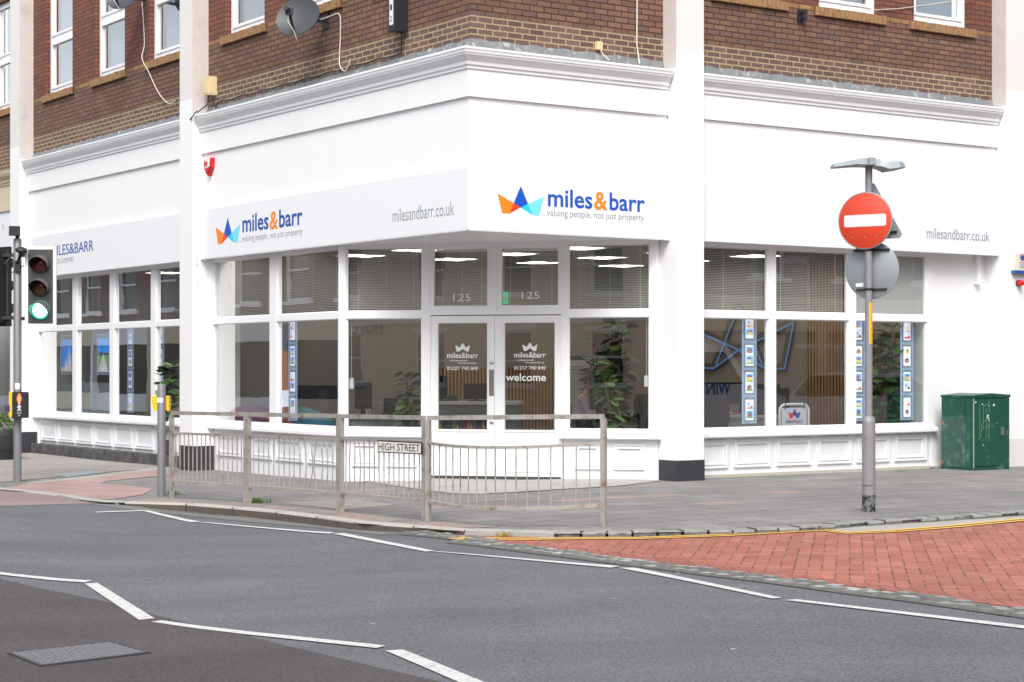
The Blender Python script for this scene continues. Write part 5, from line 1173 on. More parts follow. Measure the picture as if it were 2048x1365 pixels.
m_ = MB(); m_.box(fb, fb.s_px(1712, .05), fb.s_px(1727, .05), .046, .0495, zz(573), zz(566)); m_.build('sticker', ['print_white'], o)
for z in (zc2 + .212, zc2 - .198): m_ = MB(); m_.lathe((SX, SY, z - .014), [(.041, 0), (.043, .004), (.043, .024), (.041, .028)], 16); m_.build('pole_strap', ['black_plastic'], o)
ft = fb; zt_, zb_ = zz(364, SY + .05), zz(477, SY + .05); st = ft.s_px(1745, .07); 
o = empty('triangular_sign', ft.pt(st, .07, zb_), 'grey back of a triangular sign hidden behind the red one', 'road sign'); hw_ = .335
m_ = MB(); tri = []
for (x, z), dirs in (((st, zt_), 90), ((st - hw_, zb_), 210), ((st + hw_, zb_), 330)):
    cxx, czz = x - .04 * math.cos(R(dirs)) * 1.4, z - .04 * math.sin(R(dirs)) * 1.4
    for q in (-50, -25, 0, 25, 50): tri.append((cxx + .04 * math.cos(R(dirs + q)), czz + .04 * math.sin(R(dirs + q))))
m_.prism(ft, tri, .062, .070); m_.build('plate', ['sign_back'], o)
m_ = MB(); m_.box(ft, st - .28, st + .28, .045, .0615, zb_ + .045, zb_ + .065); m_.build('clamp_bar', ['black_plastic'], o)

# ------------------------------------------------------------------ green cabinet
cb = Vector((6.70, 27.30, 0)); fg = Frame(cb.x, cb.y, UR.x, UR.y, -UL.x, -UL.y); o = empty('utility_cabinet', cb + Vector((.2, .4, 0)), 'dented dark green street cabinet with scratched graffiti', 'cabinet')
W, Dp, Hh = .79, .60, 1.11
m_ = MB(); m_.box(fg, 0, W, -Dp, 0, -.02, Hh - .05, 0); m_.build('body', ['cabinet_green'], o)
m_ = MB(); m_.prism(fg, [(-.012, Hh - .05), (W + .012, Hh - .05), (W + .012, Hh - .015), (W * .5, Hh + .01), (-.012, Hh - .02)], -Dp - .012, .014); m_.build('lid', ['cabinet_green'], o)
fs_ = Frame(cb.x, cb.y, UL.x, UL.y, -UR.x, -UR.y); m_ = MB(); m_.box(fs_, .03, .13, .0, .006, .02, Hh - .08, 1); m_.box(fs_, .13, Dp - .02, .0, .010, .04, Hh - .34, 0); m_.box(fs_, .14, Dp - .1, .0, .010, Hh - .34, Hh - .10, 1); m_.build('side_panel', ['cabinet_green_worn', 'cabinet_green'], o)
m_ = MB(); m_.box(fg, .02, .66, .0, .014, .06, Hh - .08); dd = m_.build('door', ['cabinet_green'], o)
m_ = MB(); m_.box(fg, .012, .018, .0, .012, .03, Hh - .07); m_.build('hinge_strip', ['concrete_step'], o)
m_ = MB(); m_.box(fg, .585, .62, .014, .05, .50, .62); m_.build('handle', ['steel'], dd)
m_ = MB(); rr = random.Random(4)
for x, z0_, z1_ in ((.13, .44, .95), (.17, .5, .62), (.21, .6, .92), (.27, .47, .90), (.33, .42, .97), (.155, .47, .49)):
    z = z0_
    while z < z1_: dz = rr.uniform(.02, .06); xo = rr.uniform(-.006, .006); m_.box(fg, x + xo, x + xo + .007, .0145, .0155, z, z + dz); z += dz + rr.uniform(0, .02)
for x0, x1, z in ((.12, .17, .74), (.20, .30, .70), (.17, .26, .47), (.26, .36, .76), (.22, .33, .93), (.2, .29, .62)): m_.bar(fg.pt(x0, .015, z), fg.pt(x1, .015, z + rr.uniform(-.05, .05)), .006, .003)
m_.build('scratched_graffiti', ['scratch'], o)
m_ = MB()
for x, z, r in ((.05, .99, .014), (.19, .96, .010), (.44, .945, .020), (.34, .94, .007), (.31, .79, .018), (.325, .75, .016), (.29, .77, .010), (.34, .72, .010), (.21, .36, .009), (.5, .68, .006)):
    m_.lathe(fg.pt(x, .0142, z), [(r, 0), (r * .9, .001)], 7, axis=fg.n)
m_.build('paint_spots', ['print_white'], o)
m_ = MB(); m_.lathe(fs_.pt(Dp - .04, .011, .68), [(.02, 0), (.02, .002)], 7, axis=fs_.n); m_.lathe(fs_.pt(Dp - .03, .011, .1), [(.022, 0), (.022, .002)], 7, axis=fs_.n); m_.build('rust_spots', ['rust'], o)

# ------------------------------------------------------------------ weeds and litter
def weed(px, py, n, r, mt, label, H=HP, hgt=.08):
    x, y = gp(px, py, H); z = H(x); m_ = MB(); rg = random.Random(int(px))
    for _ in range(n):
        a = rg.uniform(0, 6.28); q = rg.uniform(0, r); p = Vector((x + q * math.cos(a), y + q * .5 * math.sin(a), z)); l = rg.uniform(.4, 1) * hgt; an = rg.uniform(0, 6.28); t = Vector((math.cos(an), math.sin(an), 0))
        m_.face([p - t.cross(Vector((0, 0, 1))) * .006, p + t.cross(Vector((0, 0, 1))) * .006, p + t * l * rg.uniform(.2, .9) + Vector((0, 0, l))])
    ob = m_.build('weeds', [mt]); tag(ob, label, 'weeds'); return ob
weed(346, 990, 90, .10, 'weed', 'green weeds at the foot of the first railing post'); weed(515, 1006, 120, .16, 'weed', 'green weeds beside the second railing post')
weed(648, 955, 40, .08, 'weed', 'small weed on the paving under the window riser'); weed(892, 1067, 110, .16, 'weed_dry', 'dry yellow weeds in the end of the high kerb', HR)
weed(1006, 1076, 50, .08, 'weed_dry', 'dry weeds at the pale corner kerb', HR); weed(1268, 1072, 90, .18, 'weed_dry', 'dry weeds along the sett kerb', HR, .05)
weed(2030, 931, 40, .06, 'weed', 'small weed at the right foot of the green cabinet'); weed(1803, 944, 30, .1, 'weed', 'little weed in a joint before the right window', hgt=.04)
def litter(px, py, r, H, label):
    x, y = gp(px, py, H); m_ = MB(); rg = random.Random(int(px * 3)); pts = [Vector((x + r * rg.uniform(.5, 1) * math.cos(a), y + r * rg.uniform(.5, 1) * math.sin(a), H(x) + .018 + rg.uniform(0, .01))) for a in [k * 6.28 / 7 for k in range(7)]]
    m_.face(pts); m_.face([p - Vector((0, 0, .012)) for p in pts][::-1]); tag(m_.build('litter', ['print_white']), label, 'litter')
litter(1866, 937, .05, HP, 'scrap of paper at the foot of the wall by the cabinet')

# ------------------------------------------------------------------ inside the shop
def IN(px, Y, z=0.012): return Vector(((px - CX) * Y / F, Y, z))
# ceiling light panels
def led(c, fr=FR_, lab=''):
    s = (c - fr.o).dot(fr.d); dn = (c - fr.o).dot(fr.n); o = empty('ceiling_light', (c.x, c.y, 3.28), lab, 'ceiling light', 'square ceiling light panels')
    m_ = MB(); m_.box(fr, s - .32, s + .32, dn - .32, dn + .32, 3.275, 3.295); m_.build('frame', ['white_gloss'], o)
    m_ = MB(); m_.face([fr.pt(s - .29, dn - .29, 3.272), fr.pt(s - .29, dn + .29, 3.272), fr.pt(s + .29, dn + .29, 3.272), fr.pt(s + .29, dn - .29, 3.272)]); m_.build('diffuser', ['led'], o)
k = 0
for i in range(5):
    for j in range(4):
        s = .6 + i * 1.75; dn = -1.5 - j * 1.75; c = FR_.pt(s, dn, 0)
        if (c - P1.to_3d()).dot(FE_.n) > -.9: continue
        k += 1; led(c, lab='glowing square light in the shop ceiling behind the blinds')
for s in (9.5, 11.5, 13.5): led(FL_.pt(s, DL - 1.8, 0), FL_, 'glowing square light in the far left shop ceiling')

# property cards in lit pockets
def picture(mb, fr, s, z, w, h, dn, rg):
    kind = rg.random(); q = lambda a, b, c, d, mi, k=0: mb.face([fr.pt(s + sg * a * w, dn + .001 * k, z + b * h), fr.pt(s + sg * c * w, dn + .001 * k, z + b * h), fr.pt(s + sg * c * w, dn + .001 * k, z + d * h), fr.pt(s + sg * a * w, dn + .001 * k, z + d * h)], None, mi)
    sg = 1
    if kind < .6:
        q(-.5, -.5, .5, .5, rg.choice((0, 0, 1))); q(-.5, -.5, .5, -.25, rg.choice((5, 1, 5, 4)), 1); b = rg.choice((2, 3, 2, 8, 9)); a0, a1 = rg.uniform(-.45, -.25), rg.uniform(.2, .45)
        q(a0, -.3, a1, .12, b, 2); mb.face([fr.pt(s + a0 * w * 1.1, dn + .003, z + .12 * h), fr.pt(s + a1 * w * 1.1, dn + .003, z + .12 * h), fr.pt(s + (a0 + a1) / 2 * w, dn + .003, z + .38 * h)], None, rg.choice((4, 2)))
        for k in range(3): x = a0 + (a1 - a0) * (k + .3) / 3; q(x, -.12, x + .09, .02, rg.choice((6, 4)), 4)
    else:
        q(-.5, -.5, .5, .5, 6); q(-.5, -.5, .5, -.28, rg.choice((8, 7, 4, 3)), 1); q(-.3, -.1, -.02, .3, rg.choice((1, 0)), 2); q(.08, -.4, .42, -.1, rg.choice((7, 4, 9, 2)), 2)
PICS = ['pic_sky', 'pic_pale', 'pic_brick', 'pic_cream', 'pic_dark', 'pic_green', 'pic_room', 'pic_red', 'pic_wood', 'pic_gold']
ORD = ('top', 'second', 'third', 'lowest')
def card(fr, s, z, dn, lab, rg, w=.235, h=.355, rungs=True):
    o = empty('property_display', fr.pt(s, dn, z - h / 2), lab, 'window display', 'lit property cards hanging in the shop windows')
    m_ = MB(); m_.box(fr, s - w / 2, s + w / 2, dn - .004, dn + .004, z - h / 2, z + h / 2); m_.build('acrylic_pocket', ['acrylic'], o)
    m_ = MB(); e_ = .009
    for a0, a1, b0, b1 in ((-w / 2 - e_, w / 2 + e_, h / 2, h / 2 + e_), (-w / 2 - e_, w / 2 + e_, -h / 2 - e_, -h / 2), (-w / 2 - e_, -w / 2, -h / 2, h / 2), (w / 2, w / 2 + e_, -h / 2, h / 2)): m_.box(fr, s + a0, s + a1, dn - .006, dn + .006, z + b0, z + b1)
    m_.build('glowing_edge', ['acrylic_edge'], o)
    m_ = MB(); m_.box(fr, s - .072, s + .072, dn + .005, dn + .007, z - .142, z + .142); m_.build('card', ['card'], o)
    for k, zz_ in enumerate((.066, -.066)):
        m_ = MB(); picture(m_, fr, s, z + zz_, .122, .108, dn + .008, rg); m_.build('photo', PICS, o)
    m_ = MB(); m_.box(fr, s - .02, s + .055, dn + .0075, dn + .0085, z - .004, z + .001); m_.build('caption', ['grey_text'], o)
def column(fr, px, dn, where, zs=(2.045, 1.665, 1.285, .905)):
    s = fr.s_px(px, dn); rg = random.Random(px)
    for k, z in enumerate(zs): card(fr, s, z, dn, '%s lit property card in the %s' % (ORD[k], where), rg)
    for q in (-.137, .137):
        m_ = MB(); m_.tube([fr.pt(s + q, dn, .68), fr.pt(s + q, dn, 3.2)], .003, 5); o = m_.build('suspension_cable', ['steel']); tag(o, '%s steel cable of the card %s' % ('left' if (q < 0) != (fr is FL_) else 'right', where), 'cable')
column(FL_, 586, DL - .14, 'column behind the second light of the left window')
column(FL_, 685, DL - .14, 'column behind the corner post')
column(FL_, 261, DL - .14, 'column behind the third light of the far left bay')
column(FL_, 322, DL - .14, 'column behind the fourth light of the far left bay')
column(FR_, 1498.5, DR - .14, 'column of the first light of the right bay')
column(FR_, 1716, DR - .14, 'column behind the sign post')
column(FR_, 1813.5, DR - .14, 'column at the right end of the right bay')
# posters
def poster(px0, px1, py0, py1, lab, kind):
    dn = DL - .12; a, b = sorted((FL_.s_px(px0, dn), FL_.s_px(px1, dn))); z0 = FL_.z_px(px0, py1, dn); z1 = FL_.z_px(px0, py0, dn)
    o = empty('poster_panel', FL_.pt((a + b) / 2, dn, z0), lab, 'poster'); w, h = b - a, z1 - z0
    m_ = MB(); m_.box(FL_, a, b, dn - .004, dn + .003, z0, z1); m_.build('acrylic_pocket', ['acrylic'], o)
    m_ = MB(); e_ = .014
    for a0, a1, b0, b1 in ((a - e_, b + e_, z1, z1 + e_), (a - e_, b + e_, z0 - e_, z0), (a - e_, a, z0, z1), (b, b + e_, z0, z1)): m_.box(FL_, a0, a1, dn - .006, dn + .006, b0, b1)
    m_.build('glowing_edge', ['acrylic_edge'], o)
    P = lambda u, v, k=0: FL_.pt(b - .03 - u * (w - .06), dn + .004 + .001 * k, z0 + .03 + v * (h - .09))
    m_ = MB(); m_.face([P(0, 0), P(1, 0), P(1, 1), P(0, 1)], None, 0)
    if kind: 
        m_.face([P(0, 0, 1), P(1, 0, 1), P(1, .18, 1), P(0, .14, 1)], None, 1)
        for x0, x1, y in ((.45, .62, .62), (.6, .9, .86), (.3, .5, .45), (.75, 1, .6)): m_.face([P(x0, .08, 2), P(x1, .08, 2), P((x0 + x1) / 2 + .02, y, 2)], None, 2)
    else:
        m_.face([P(0, 0, 1), P(.45, .55, 1), P(0, .5, 1)], None, 3); m_.face([P(1, 0, 1), P(1, .5, 1), P(.55, .55, 1)], None, 3); m_.face([P(0, 0, 2), P(1, 0, 2), P(.54, .55, 2), P(.46, .55, 2)], None, 2); m_.face([P(0, .5, 2), P(1, .5, 2), P(1, .56, 2), P(0, .6, 2)], None, 4)
    m_.face([P(.38, .05, 4), P(.62, .05, 4), P(.62, .15, 4), P(.38, .15, 4)], None, 5)
    m_.build('picture', ['poster_sky', 'pic_cream', 'pic_room', 'pic_green', 'pic_dark', 'card'], o)
    if kind:
        for t, v, ww in (('LIVING', .86, .5), ('HERNE', .76, .62), ('BAY', .67, .4)): text('poster_lettering', t, 'print_white', P(.05, v, 6), -FL_.d, FL_.n, ww * w * .85, h * .055, o, depth=.001)
    else: text('poster_lettering', 'HERNE BAY', 'print_white', P(.08, .80, 6), -FL_.d, FL_.n, .8 * w * .85, h * .055, o, depth=.001)
poster(122, 145, 673, 747, 'left lit poster reading HERNE BAY with pale pointed shapes on blue', 1)
poster(195, 219, 671, 748, 'right lit poster reading HERNE BAY with a pier running to the horizon', 0)
# frosted band with bird shapes on the two left lights of the far bay
for i, (p0, p1) in enumerate(((86, 150), (158, 224.5))):
    dn = DL - .006; a, b = sorted((FL_.s_px(p0, dn), FL_.s_px(p1, dn))); z0 = ZSILL; z1 = FL_.z_px(p0, 765, dn)
    m_ = MB(); m_.face([FL_.pt(a, dn, z0), FL_.pt(b, dn, z0), FL_.pt(b, dn, z1), FL_.pt(a, dn, z1)]); o = empty('frosted_film', FL_.pt((a + b) / 2, dn, z0), ('leftmost' if i == 0 else 'second') + ' frosted strip with flying bird shapes in the far left window', 'window film'); m_.build('film', ['frosted_film'], o)
    m_ = MB(); rg = random.Random(i)
    for _ in range(80):
        u, v = rg.gauss(.45 if i else .75, .24), rg.gauss(.62 if i else .4, .2)
        if not (.04 < u < .96 and .06 < v < .95): continue
        x = b - u * (b - a); z = z0 + v * (z1 - z0); q = rg.uniform(.008, .018); dx = rg.uniform(-.006, .006)
        m_.face([FL_.pt(x - dx, dn + .002, z - q * 1.6), FL_.pt(x + q * .4, dn + .002, z), FL_.pt(x + dx, dn + .002, z + q * 1.6), FL_.pt(x - q * .4, dn + .002, z)])
    m_.build('bird_shapes', ['screen' if i else 'film_white'], o)
# plants
def plant(name, loc, H, n, lab, rg, spread=.42, z0=None, lm='leaf', stems=3, low=.25, ls=.16):
    loc = Vector(loc); o = empty('fiddle_leaf_plant', loc, lab, 'plant', 'potted leafy plants inside the shop')
    m_ = MB(); m_.lathe(loc, [(.13, 0), (.17, .30), (.155, .30), (.14, .27)], 20); m_.build('pot', ['pot'], o)
    lv = MB(); 
    for t in range(stems):
        a = rg.uniform(0, 6.28); lean = rg.uniform(.02, .16); hh = H * rg.uniform(.72, 1) if t else H; path = []
        for k in range(7):
            f = k / 6; path.append(loc + Vector((math.cos(a) * (.03 + lean * f * f * hh) + rg.uniform(-.015, .015), math.sin(a) * (.03 + lean * f * f * hh), .25 + (hh - .25) * f)))
        m2 = MB(); m2.tube(path, [.018 - .0018 * k for k in range(7)], 6); m2.build('stem', ['stem'], o)
        for k in range(n // stems):
            f = low + (1 - low) * ((k + rg.random()) / (n // stems)); i = min(5, int(f * 6)); p = path[i].lerp(path[i + 1], f * 6 - i); an = k * 2.4 + rg.uniform(-.4, .4); el = rg.uniform(-.15, .95) * (.5 + f * .6)
            d = Vector((math.cos(an) * math.cos(el), math.sin(an) * math.cos(el), math.sin(el))); side = d.cross(Vector((0, 0, 1))).normalized(); up = side.cross(d); L_ = ls * rg.uniform(.9, 1.6); Wd = L_ * rg.uniform(.32, .42)
            b0 = p + d * .06; side = (side * math.cos(q_ := rg.uniform(-.6, .6)) + up * math.sin(q_)); up = d.cross(side)
            m2p = [p, b0]; mid = []; lf = []; rt = []
            for j, (w_, dr_) in enumerate(((.25, 0), (.62, .0), (.7, -.01), (1, -.04), (.95, -.09), (.5, -.16), (.05, -.22))):
                u = j / 6; c = b0 + d * L_ * u + Vector((0, 0, dr_ * L_ * 2)); wv = w_ * Wd * (1 + .12 * math.sin(j * 3 + k)); mid.append(c); lf.append(c - side * wv + up * wv * .28); rt.append(c + side * wv + up * wv * .28)
            for j in range(6):
                mi = 0 if rg.random() < .75 else 1
                lv.face([lf[j], mid[j], mid[j + 1], lf[j + 1]], None, k % 4 == 0 and 1 or 0, True); lv.face([mid[j], rt[j], rt[j + 1], mid[j + 1]], None, k % 4 == 0 and 1 or 0, True)
            lv.face([p - side * .003, p + side * .003, b0 + side * .003, b0 - side * .003], None, 0)
    lv.build('leaves', ['leaf', 'leaf_pale'] if lm == 'leaf' else ['leaf_pale', 'leaf'], o)
rg = random.Random(5)
plant('p', IN(1226, 25.95), 1.62, 52, 'bright green leafy plant just inside the window right of the door', rg, lm='leaf_pale', stems=3, low=.3)
plant('p', IN(1232, 28.6), 2.15, 110, 'tall dark leafy plant deeper in the room right of the door', rg, stems=4, ls=.2)
plant('p', IN(1188, 30.2), 1.8, 80, 'dark plant beside the seated person', rg, stems=3, ls=.18)
plant('p', IN(822, 26.9), 1.42, 80, 'leafy plant inside the window left of the door', rg, lm='leaf', stems=3, low=.2)
plant('p', IN(1768, 28.25), 2.3, 130, 'large leafy plant behind the sign post in the right bay', rg, stems=4, ls=.21, low=.15)
plant('p', IN(344, 30.9), 1.55, 90, 'leafy plant at the right end of the far left bay', rg, stems=3, low=.1)
# desks, screens, chairs
o = empty('exit_sign', IN(1010, 27.3, 2.42), 'small green exit sign glimpsed behind the lights above the doors', 'sign'); q_ = Frame(IN(1010, 27.3).x, 27.3, 1, 0, 0, -1)
m_ = MB(); m_.box(q_, -.07, .05, -.02, .0, 2.42, 2.60); m_.build('panel', ['exit_green'], o)
m_ = MB(); m_.bar(q_.pt(-.04, .002, 2.46), q_.pt(0, .002, 2.52), .015, .004, up=q_.n); m_.bar(q_.pt(0, .002, 2.52), q_.pt(-.01, .002, 2.57), .02, .004, up=q_.n); m_.bar(q_.pt(0, .002, 2.52), q_.pt(.03, .002, 2.47), .012, .004, up=q_.n); m_.build('running_figure', ['print_white'], o)
def fr_at(p, ang): return Frame(p.x, p.y, math.cos(ang), math.sin(ang), math.sin(ang), -math.cos(ang))
def desk(p, ang, L_, lab, panel=True, dp=.7):
    fr = fr_at(p, ang); o = empty('desk', (p.x, p.y, .012), lab, 'desk')
    m_ = MB(); m_.box(fr, -L_ / 2, L_ / 2, -dp, 0, .72, .75); m_.build('top', ['desk_white'], o)
    for s in (-L_ / 2 + .05, L_ / 2 - .05):
        m_ = MB(); m_.box(fr, s - .025, s + .025, -dp + .05, -dp + .1, .012, .72); m_.box(fr, s - .025, s + .025, -.1, -.05, .012, .72); m_.box(fr, s - .025, s + .025, -dp + .1, -.1, .68, .72); m_.build('leg', ['desk_white'], o)
    if panel: m_ = MB(); m_.box(fr, -L_ / 2 + .08, L_ / 2 - .08, -.13, -.11, .35, .715); m_.build('front_panel', ['desk_white'], o)
def monitor(p, ang, lab, w=.54, z=.75, h=.32, lift=.12):
    fr = fr_at(p, ang); o = empty('monitor', (p.x, p.y, z), lab, 'monitor'); m_ = MB(); m_.box(fr, -w / 2, w / 2, -.02, .01, z + lift, z + lift + h); m_.build('screen', ['screen'], o)
    m_ = MB(); m_.box(fr, -.03, .03, -.06, -.02, z + .012, z + lift + .1); m_.box(fr, -.12, .12, -.13, .06, z, z + .012); m_.build('stand', ['office_black'], o)
def office_chair(p, ang, lab, m='office_black'):
    fr = fr_at(p, ang); o = empty('office_chair', (p.x, p.y, .012), lab, 'office chair', 'black office chairs in the shop')
    m_ = MB(); m_.box(fr, -.24, .24, -.24, .24, .43, .49); m_.build('seat', [m], o)
    m_ = MB(); m_.prism(fr, [(-.2, .55), (.2, .55), (.25, .72), (.24, 1.0), (.18, 1.08), (-.18, 1.08), (-.24, 1.0), (-.25, .72)], -.30, -.25); m_.build('backrest', [m], o)
    m_ = MB(); m_.box(fr, -.03, .03, -.27, -.2, .40, .60); m_.build('back_support', [m], o)
    m_ = MB(); m_.lathe((p.x, p.y, .08), [(.03, 0), (.03, .35)], 10); m_.build('gas_lift', [m], o)
    for k in range(5):
        a = k * 1.2566; e_ = Vector((p.x + .3 * math.cos(a), p.y + .3 * math.sin(a), .07)); m_ = MB(); m_.bar(Vector((p.x, p.y, .11)), e_, .04, .03); m_.lathe(e_ - Vector((0, 0, .055)), [(.025, 0), (.03, .03), (.02, .055)], 8); m_.build('leg', [m], o)
A_ = math.atan2(UR.y, UR.x)
desk(IN(770, 28.3), R(-3), 1.25, 'white desk seen behind the light left of the doors')
monitor(IN(727, 28.5), R(20), 'upright black screen on a stand behind the light left of the doors', w=.26, h=.40, lift=.12)
monitor(IN(792, 28.3), R(-25), 'black monitor on the desk beside the leafy plant', w=.42, h=.25, lift=.03)
o = empty('desk_phone', IN(755, 28.1, .75), 'dark desk phone and papers on the white desk', 'telephone'); m_ = MB(); m_.prism(fr_at(IN(755, 28.1), 0), [(-.16, .752), (.2, .752), (.2, .79), (.1, .83), (.02, .79), (-.12, .78)], -.12, .1); m_.build('body', ['office_black'], o)
o = empty('tripod', IN(734, 29.2), 'pale tripod standing behind the upright screen', 'tripod')
for dx, dy in ((-.18, 0), (.2, .03), (0, -.2)): m_ = MB(); c = IN(734, 29.2, 1.02); m_.bar(c, IN(734, 29.2) + Vector((dx, dy, 0)), .02); m_.build('leg', ['white_riser'], o)
# reception counter with drinks cabinet
rc = IN(955, 28.6); fc = fr_at(rc, R(-8)); o = empty('reception_counter', rc, 'white reception counter seen through the doors', 'counter')
a0, a1 = fc.s_px(868, 0), fc.s_px(1036, 0); m_ = MB(); m_.box(fc, a0, a1, -.6, .02, .93, .98); m_.build('top', ['desk_white'], o)
m_ = MB(); m_.box(fc, a0 + .02, a1 - .02, -.55, -.02, .012, .93); m_.build('body', ['grey_unit'], o)
o = empty('drinks_shelf', rc + Vector((0, -.1, 0)), 'grey shelf of coloured drink bottles under the counter', 'shelf')
b0_, b1_ = fc.s_px(874, .3), fc.s_px(985, .3); m_ = MB(); m_.box(fc, b0_, b1_, .03, .36, .75, .78); m_.box(fc, b0_, b1_, .03, .36, .42, .45); m_.box(fc, b0_, b0_ + .03, .03, .36, .012, .75); m_.box(fc, b1_ - .03, b1_, .03, .36, .012, .75); m_.box(fc, b0_ + .25, b0_ + .27, .03, .35, .45, .75); m_.box(fc, b1_ - .28, b1_ - .26, .03, .35, .45, .75); m_.box(fc, b0_, b1_, .03, .05, .012, .75); m_.build('carcass', ['grey_unit'], o)
for k, (px, mt, cl) in enumerate(((881, 'bottle_green', 'green'), (909, 'bottle_green', 'lime'), (915, 'bottle_green', 'yellow green'), (922, 'bottle_red', 'dark red'), (930, 'bottle_red', 'crimson'), (937, 'bottle_amber', 'amber'), (943, 'bottle_amber', 'orange'), (967, 'bottle_amber', 'far right orange'))):
    c = fc.pt(fc.s_px(px, .30), .30, .451); m_ = MB(); m_.lathe(c, [(.033, 0), (.033, .13), (.014, .18), (.014, .22), (.018, .225), (.018, .24)], 12); b = m_.build('bottle', [mt]); tag(b, '%s drink bottle on the shelf behind the left door' % cl, 'bottle', 'drink bottles on the grey shelf')
monitor(fc.pt(fc.s_px(953, -.3), -.3, 0), R(5), 'black monitor on the reception counter behind the left door', z=.98, w=.40, h=.24, lift=.03)
monitor(fc.pt(fc.s_px(880, -.3), -.3, 0), R(-25), 'dark screen at the left end of the reception counter', z=.98, w=.24, h=.36, lift=.03)
o = empty('desk_phone', fc.pt(fc.s_px(905, -.2), -.2, .98), 'black phone on the reception counter', 'telephone'); m_ = MB(); m_.prism(fc, [(fc.s_px(892, -.2), .982), (fc.s_px(916, -.2), .982), (fc.s_px(914, -.2), 1.06), (fc.s_px(902, -.2), 1.08), (fc.s_px(894, -.2), 1.03)], -.28, -.12); m_.build('body', ['office_black'], o)
# tub chairs by the left window
def FI(px, q): d = DL - q; p = FL_.pt(FL_.s_px(px, d), d, .012); return p
def tub(p, ang, m, lab, sc_=1):
    fr = fr_at(p, ang); o = empty('tub_chair', (p.x, p.y, .012), lab, 'armchair', 'coloured tub chairs by the left window'); m_ = MB(); m_.box(fr, -.3, .3, -.3, .3, .25, .43); m_.build('seat', [m], o)
    m_ = MB(); n = 14
    for k in range(n):
        a0, a1 = math.pi * (k / n) , math.pi * ((k + 1) / n); hh = lambda a: .64 + .27 * math.sin(a) ** .7
        P = lambda a, r, z: fr.pt(r * math.cos(a), .05 + r * math.sin(a) * (1 if True else 1) - .0, z)
        for r, z0_, z1_ in ((.37, .2, 0),): m_.face([P(a0, .38, .22), P(a1, .38, .22), P(a1, .40, hh(a1)), P(a0, .40, hh(a0))]); m_.face([P(a0, .31, .22), P(a0, .32, hh(a0)), P(a1, .32, hh(a1)), P(a1, .31, .22)]); m_.face([P(a0, .40, hh(a0)), P(a1, .40, hh(a1)), P(a1, .32, hh(a1)), P(a0, .32, hh(a0))])
    m_.build('backrest', [m], o)
    for dx, dy in ((-.22, -.22), (.22, -.22), (-.22, .22), (.22, .22)): m_ = MB(); m_.bar(fr.pt(dx, dy, .012), fr.pt(dx * .9, dy * .9, .26), .025); m_.build('leg', ['office_black'], o)
tub(FI(506, .62), R(5), 'purple_fab', 'purple tub chair at the left end of the window'); tub(FI(590, .60), R(-10), 'orange_fab', 'orange tub chair under the hanging cards'); tub(FI(640, .75), R(-40), 'teal_fab', 'teal tub chair next to the orange one')
tub(FI(507, 1.5), R(0), 'orange_fab', 'orange tub chair just showing behind the purple one')
p_ = FI(627, 1.35); fk = fr_at(p_, R(-10)); o = empty('storage_cabinet', p_, 'tall black cabinet behind the tub chairs in the left window', 'cabinet')
m_ = MB(); m_.box(fk, -.30, .30, -.45, 0, .03, 1.18); m_.box(fk, -.31, .31, -.46, .01, 1.18, 1.21); m_.build('body', ['office_black'], o)
for a in (-.29, .005): m_ = MB(); m_.box(fk, a, a + .285, .0, .015, .06, 1.15); d_ = m_.build('door', ['screen'], o); m_ = MB(); m_.box(fk, a + (.25 if a < 0 else .02), a + (.265 if a < 0 else .035), .015, .035, .55, .75); m_.build('handle', ['steel'], d_)
# orange and blue stripe banner behind the window cards, whiteboard
o = empty('banner_stand', FI(571, .5), 'narrow banner in blue and orange behind the hanging cards', 'banner'); m_ = MB(); fw = fr_at(FI(571, .5), A_); m_.box(fw, -.09, .09, -.01, .0, .05, 1.75, 1); m_.box(fw, -.09, .09, .0, .002, 1.15, 1.75, 0); m_.box(fw, -.09, .09, .0, .002, 1.75, 2.15, 2); m_.build('banner', ['orange_logo', 'card', 'navy_logo'], o)
o = empty('flip_chart', IN(1156, 30.5), 'flip chart with handwriting behind the seated person', 'flip chart'); fw = fr_at(IN(1156, 30.5), R(-12)); m_ = MB(); m_.box(fw, -.26, .2, -.02, .0, .9, 1.62, 0); m_.build('pad', ['room_white'], o)
m_ = MB(); m_.box(fw, -.28, .22, -.03, .01, 1.62, 1.68); m_.box(fw, .2, .235, -.03, .01, .8, 1.66); m_.bar(fw.pt(-.22, 0, .9), fw.pt(-.3, .1, .012), .025); m_.bar(fw.pt(.2, 0, .9), fw.pt(.3, .1, .012), .025); m_.build('easel', ['office_black'], o)
m_ = MB()
for z, a_s, b_s in ((1.50, -.18, .08), (1.46, -.14, .1), (1.38, .02, .12)): m_.box(fw, a_s, b_s, .001, .002, z, z + .012)
m_.build('handwriting', ['navy_logo'], o)
# right bay: desks, screens, chairs, crown on the wall, folding sign
desk(IN(1470, 28.8), R(8), 1.9, 'white desk with screens in the right bay'); desk(IN(1450, 31.0), R(8), 2.6, 'rear white desk in the right bay')
monitor(IN(1424, 31.1), R(8), 'leftmost black screen in the right bay', w=.62, h=.36, z=.75, lift=.14); monitor(IN(1483, 31.1), R(6), 'black screen behind the hanging cards of the right bay', w=.5, h=.36, lift=.14)
monitor(IN(1530, 30.9), R(8), 'third black screen along the rear desk of the right bay', w=.5, h=.30, lift=.17); monitor(IN(1566, 29.6), R(60), 'black screen turned sideways above the folding sign', w=.5, h=.32, lift=.1)
office_chair(IN(1428, 28.1), R(170), 'black office chair nearest the pilaster in the right bay'); office_chair(IN(1525, 29.9), R(180), 'black office chair behind the first mullion of the right bay'); office_chair(IN(1258, 28.9), R(-60), 'black office chair behind the bright green plant')
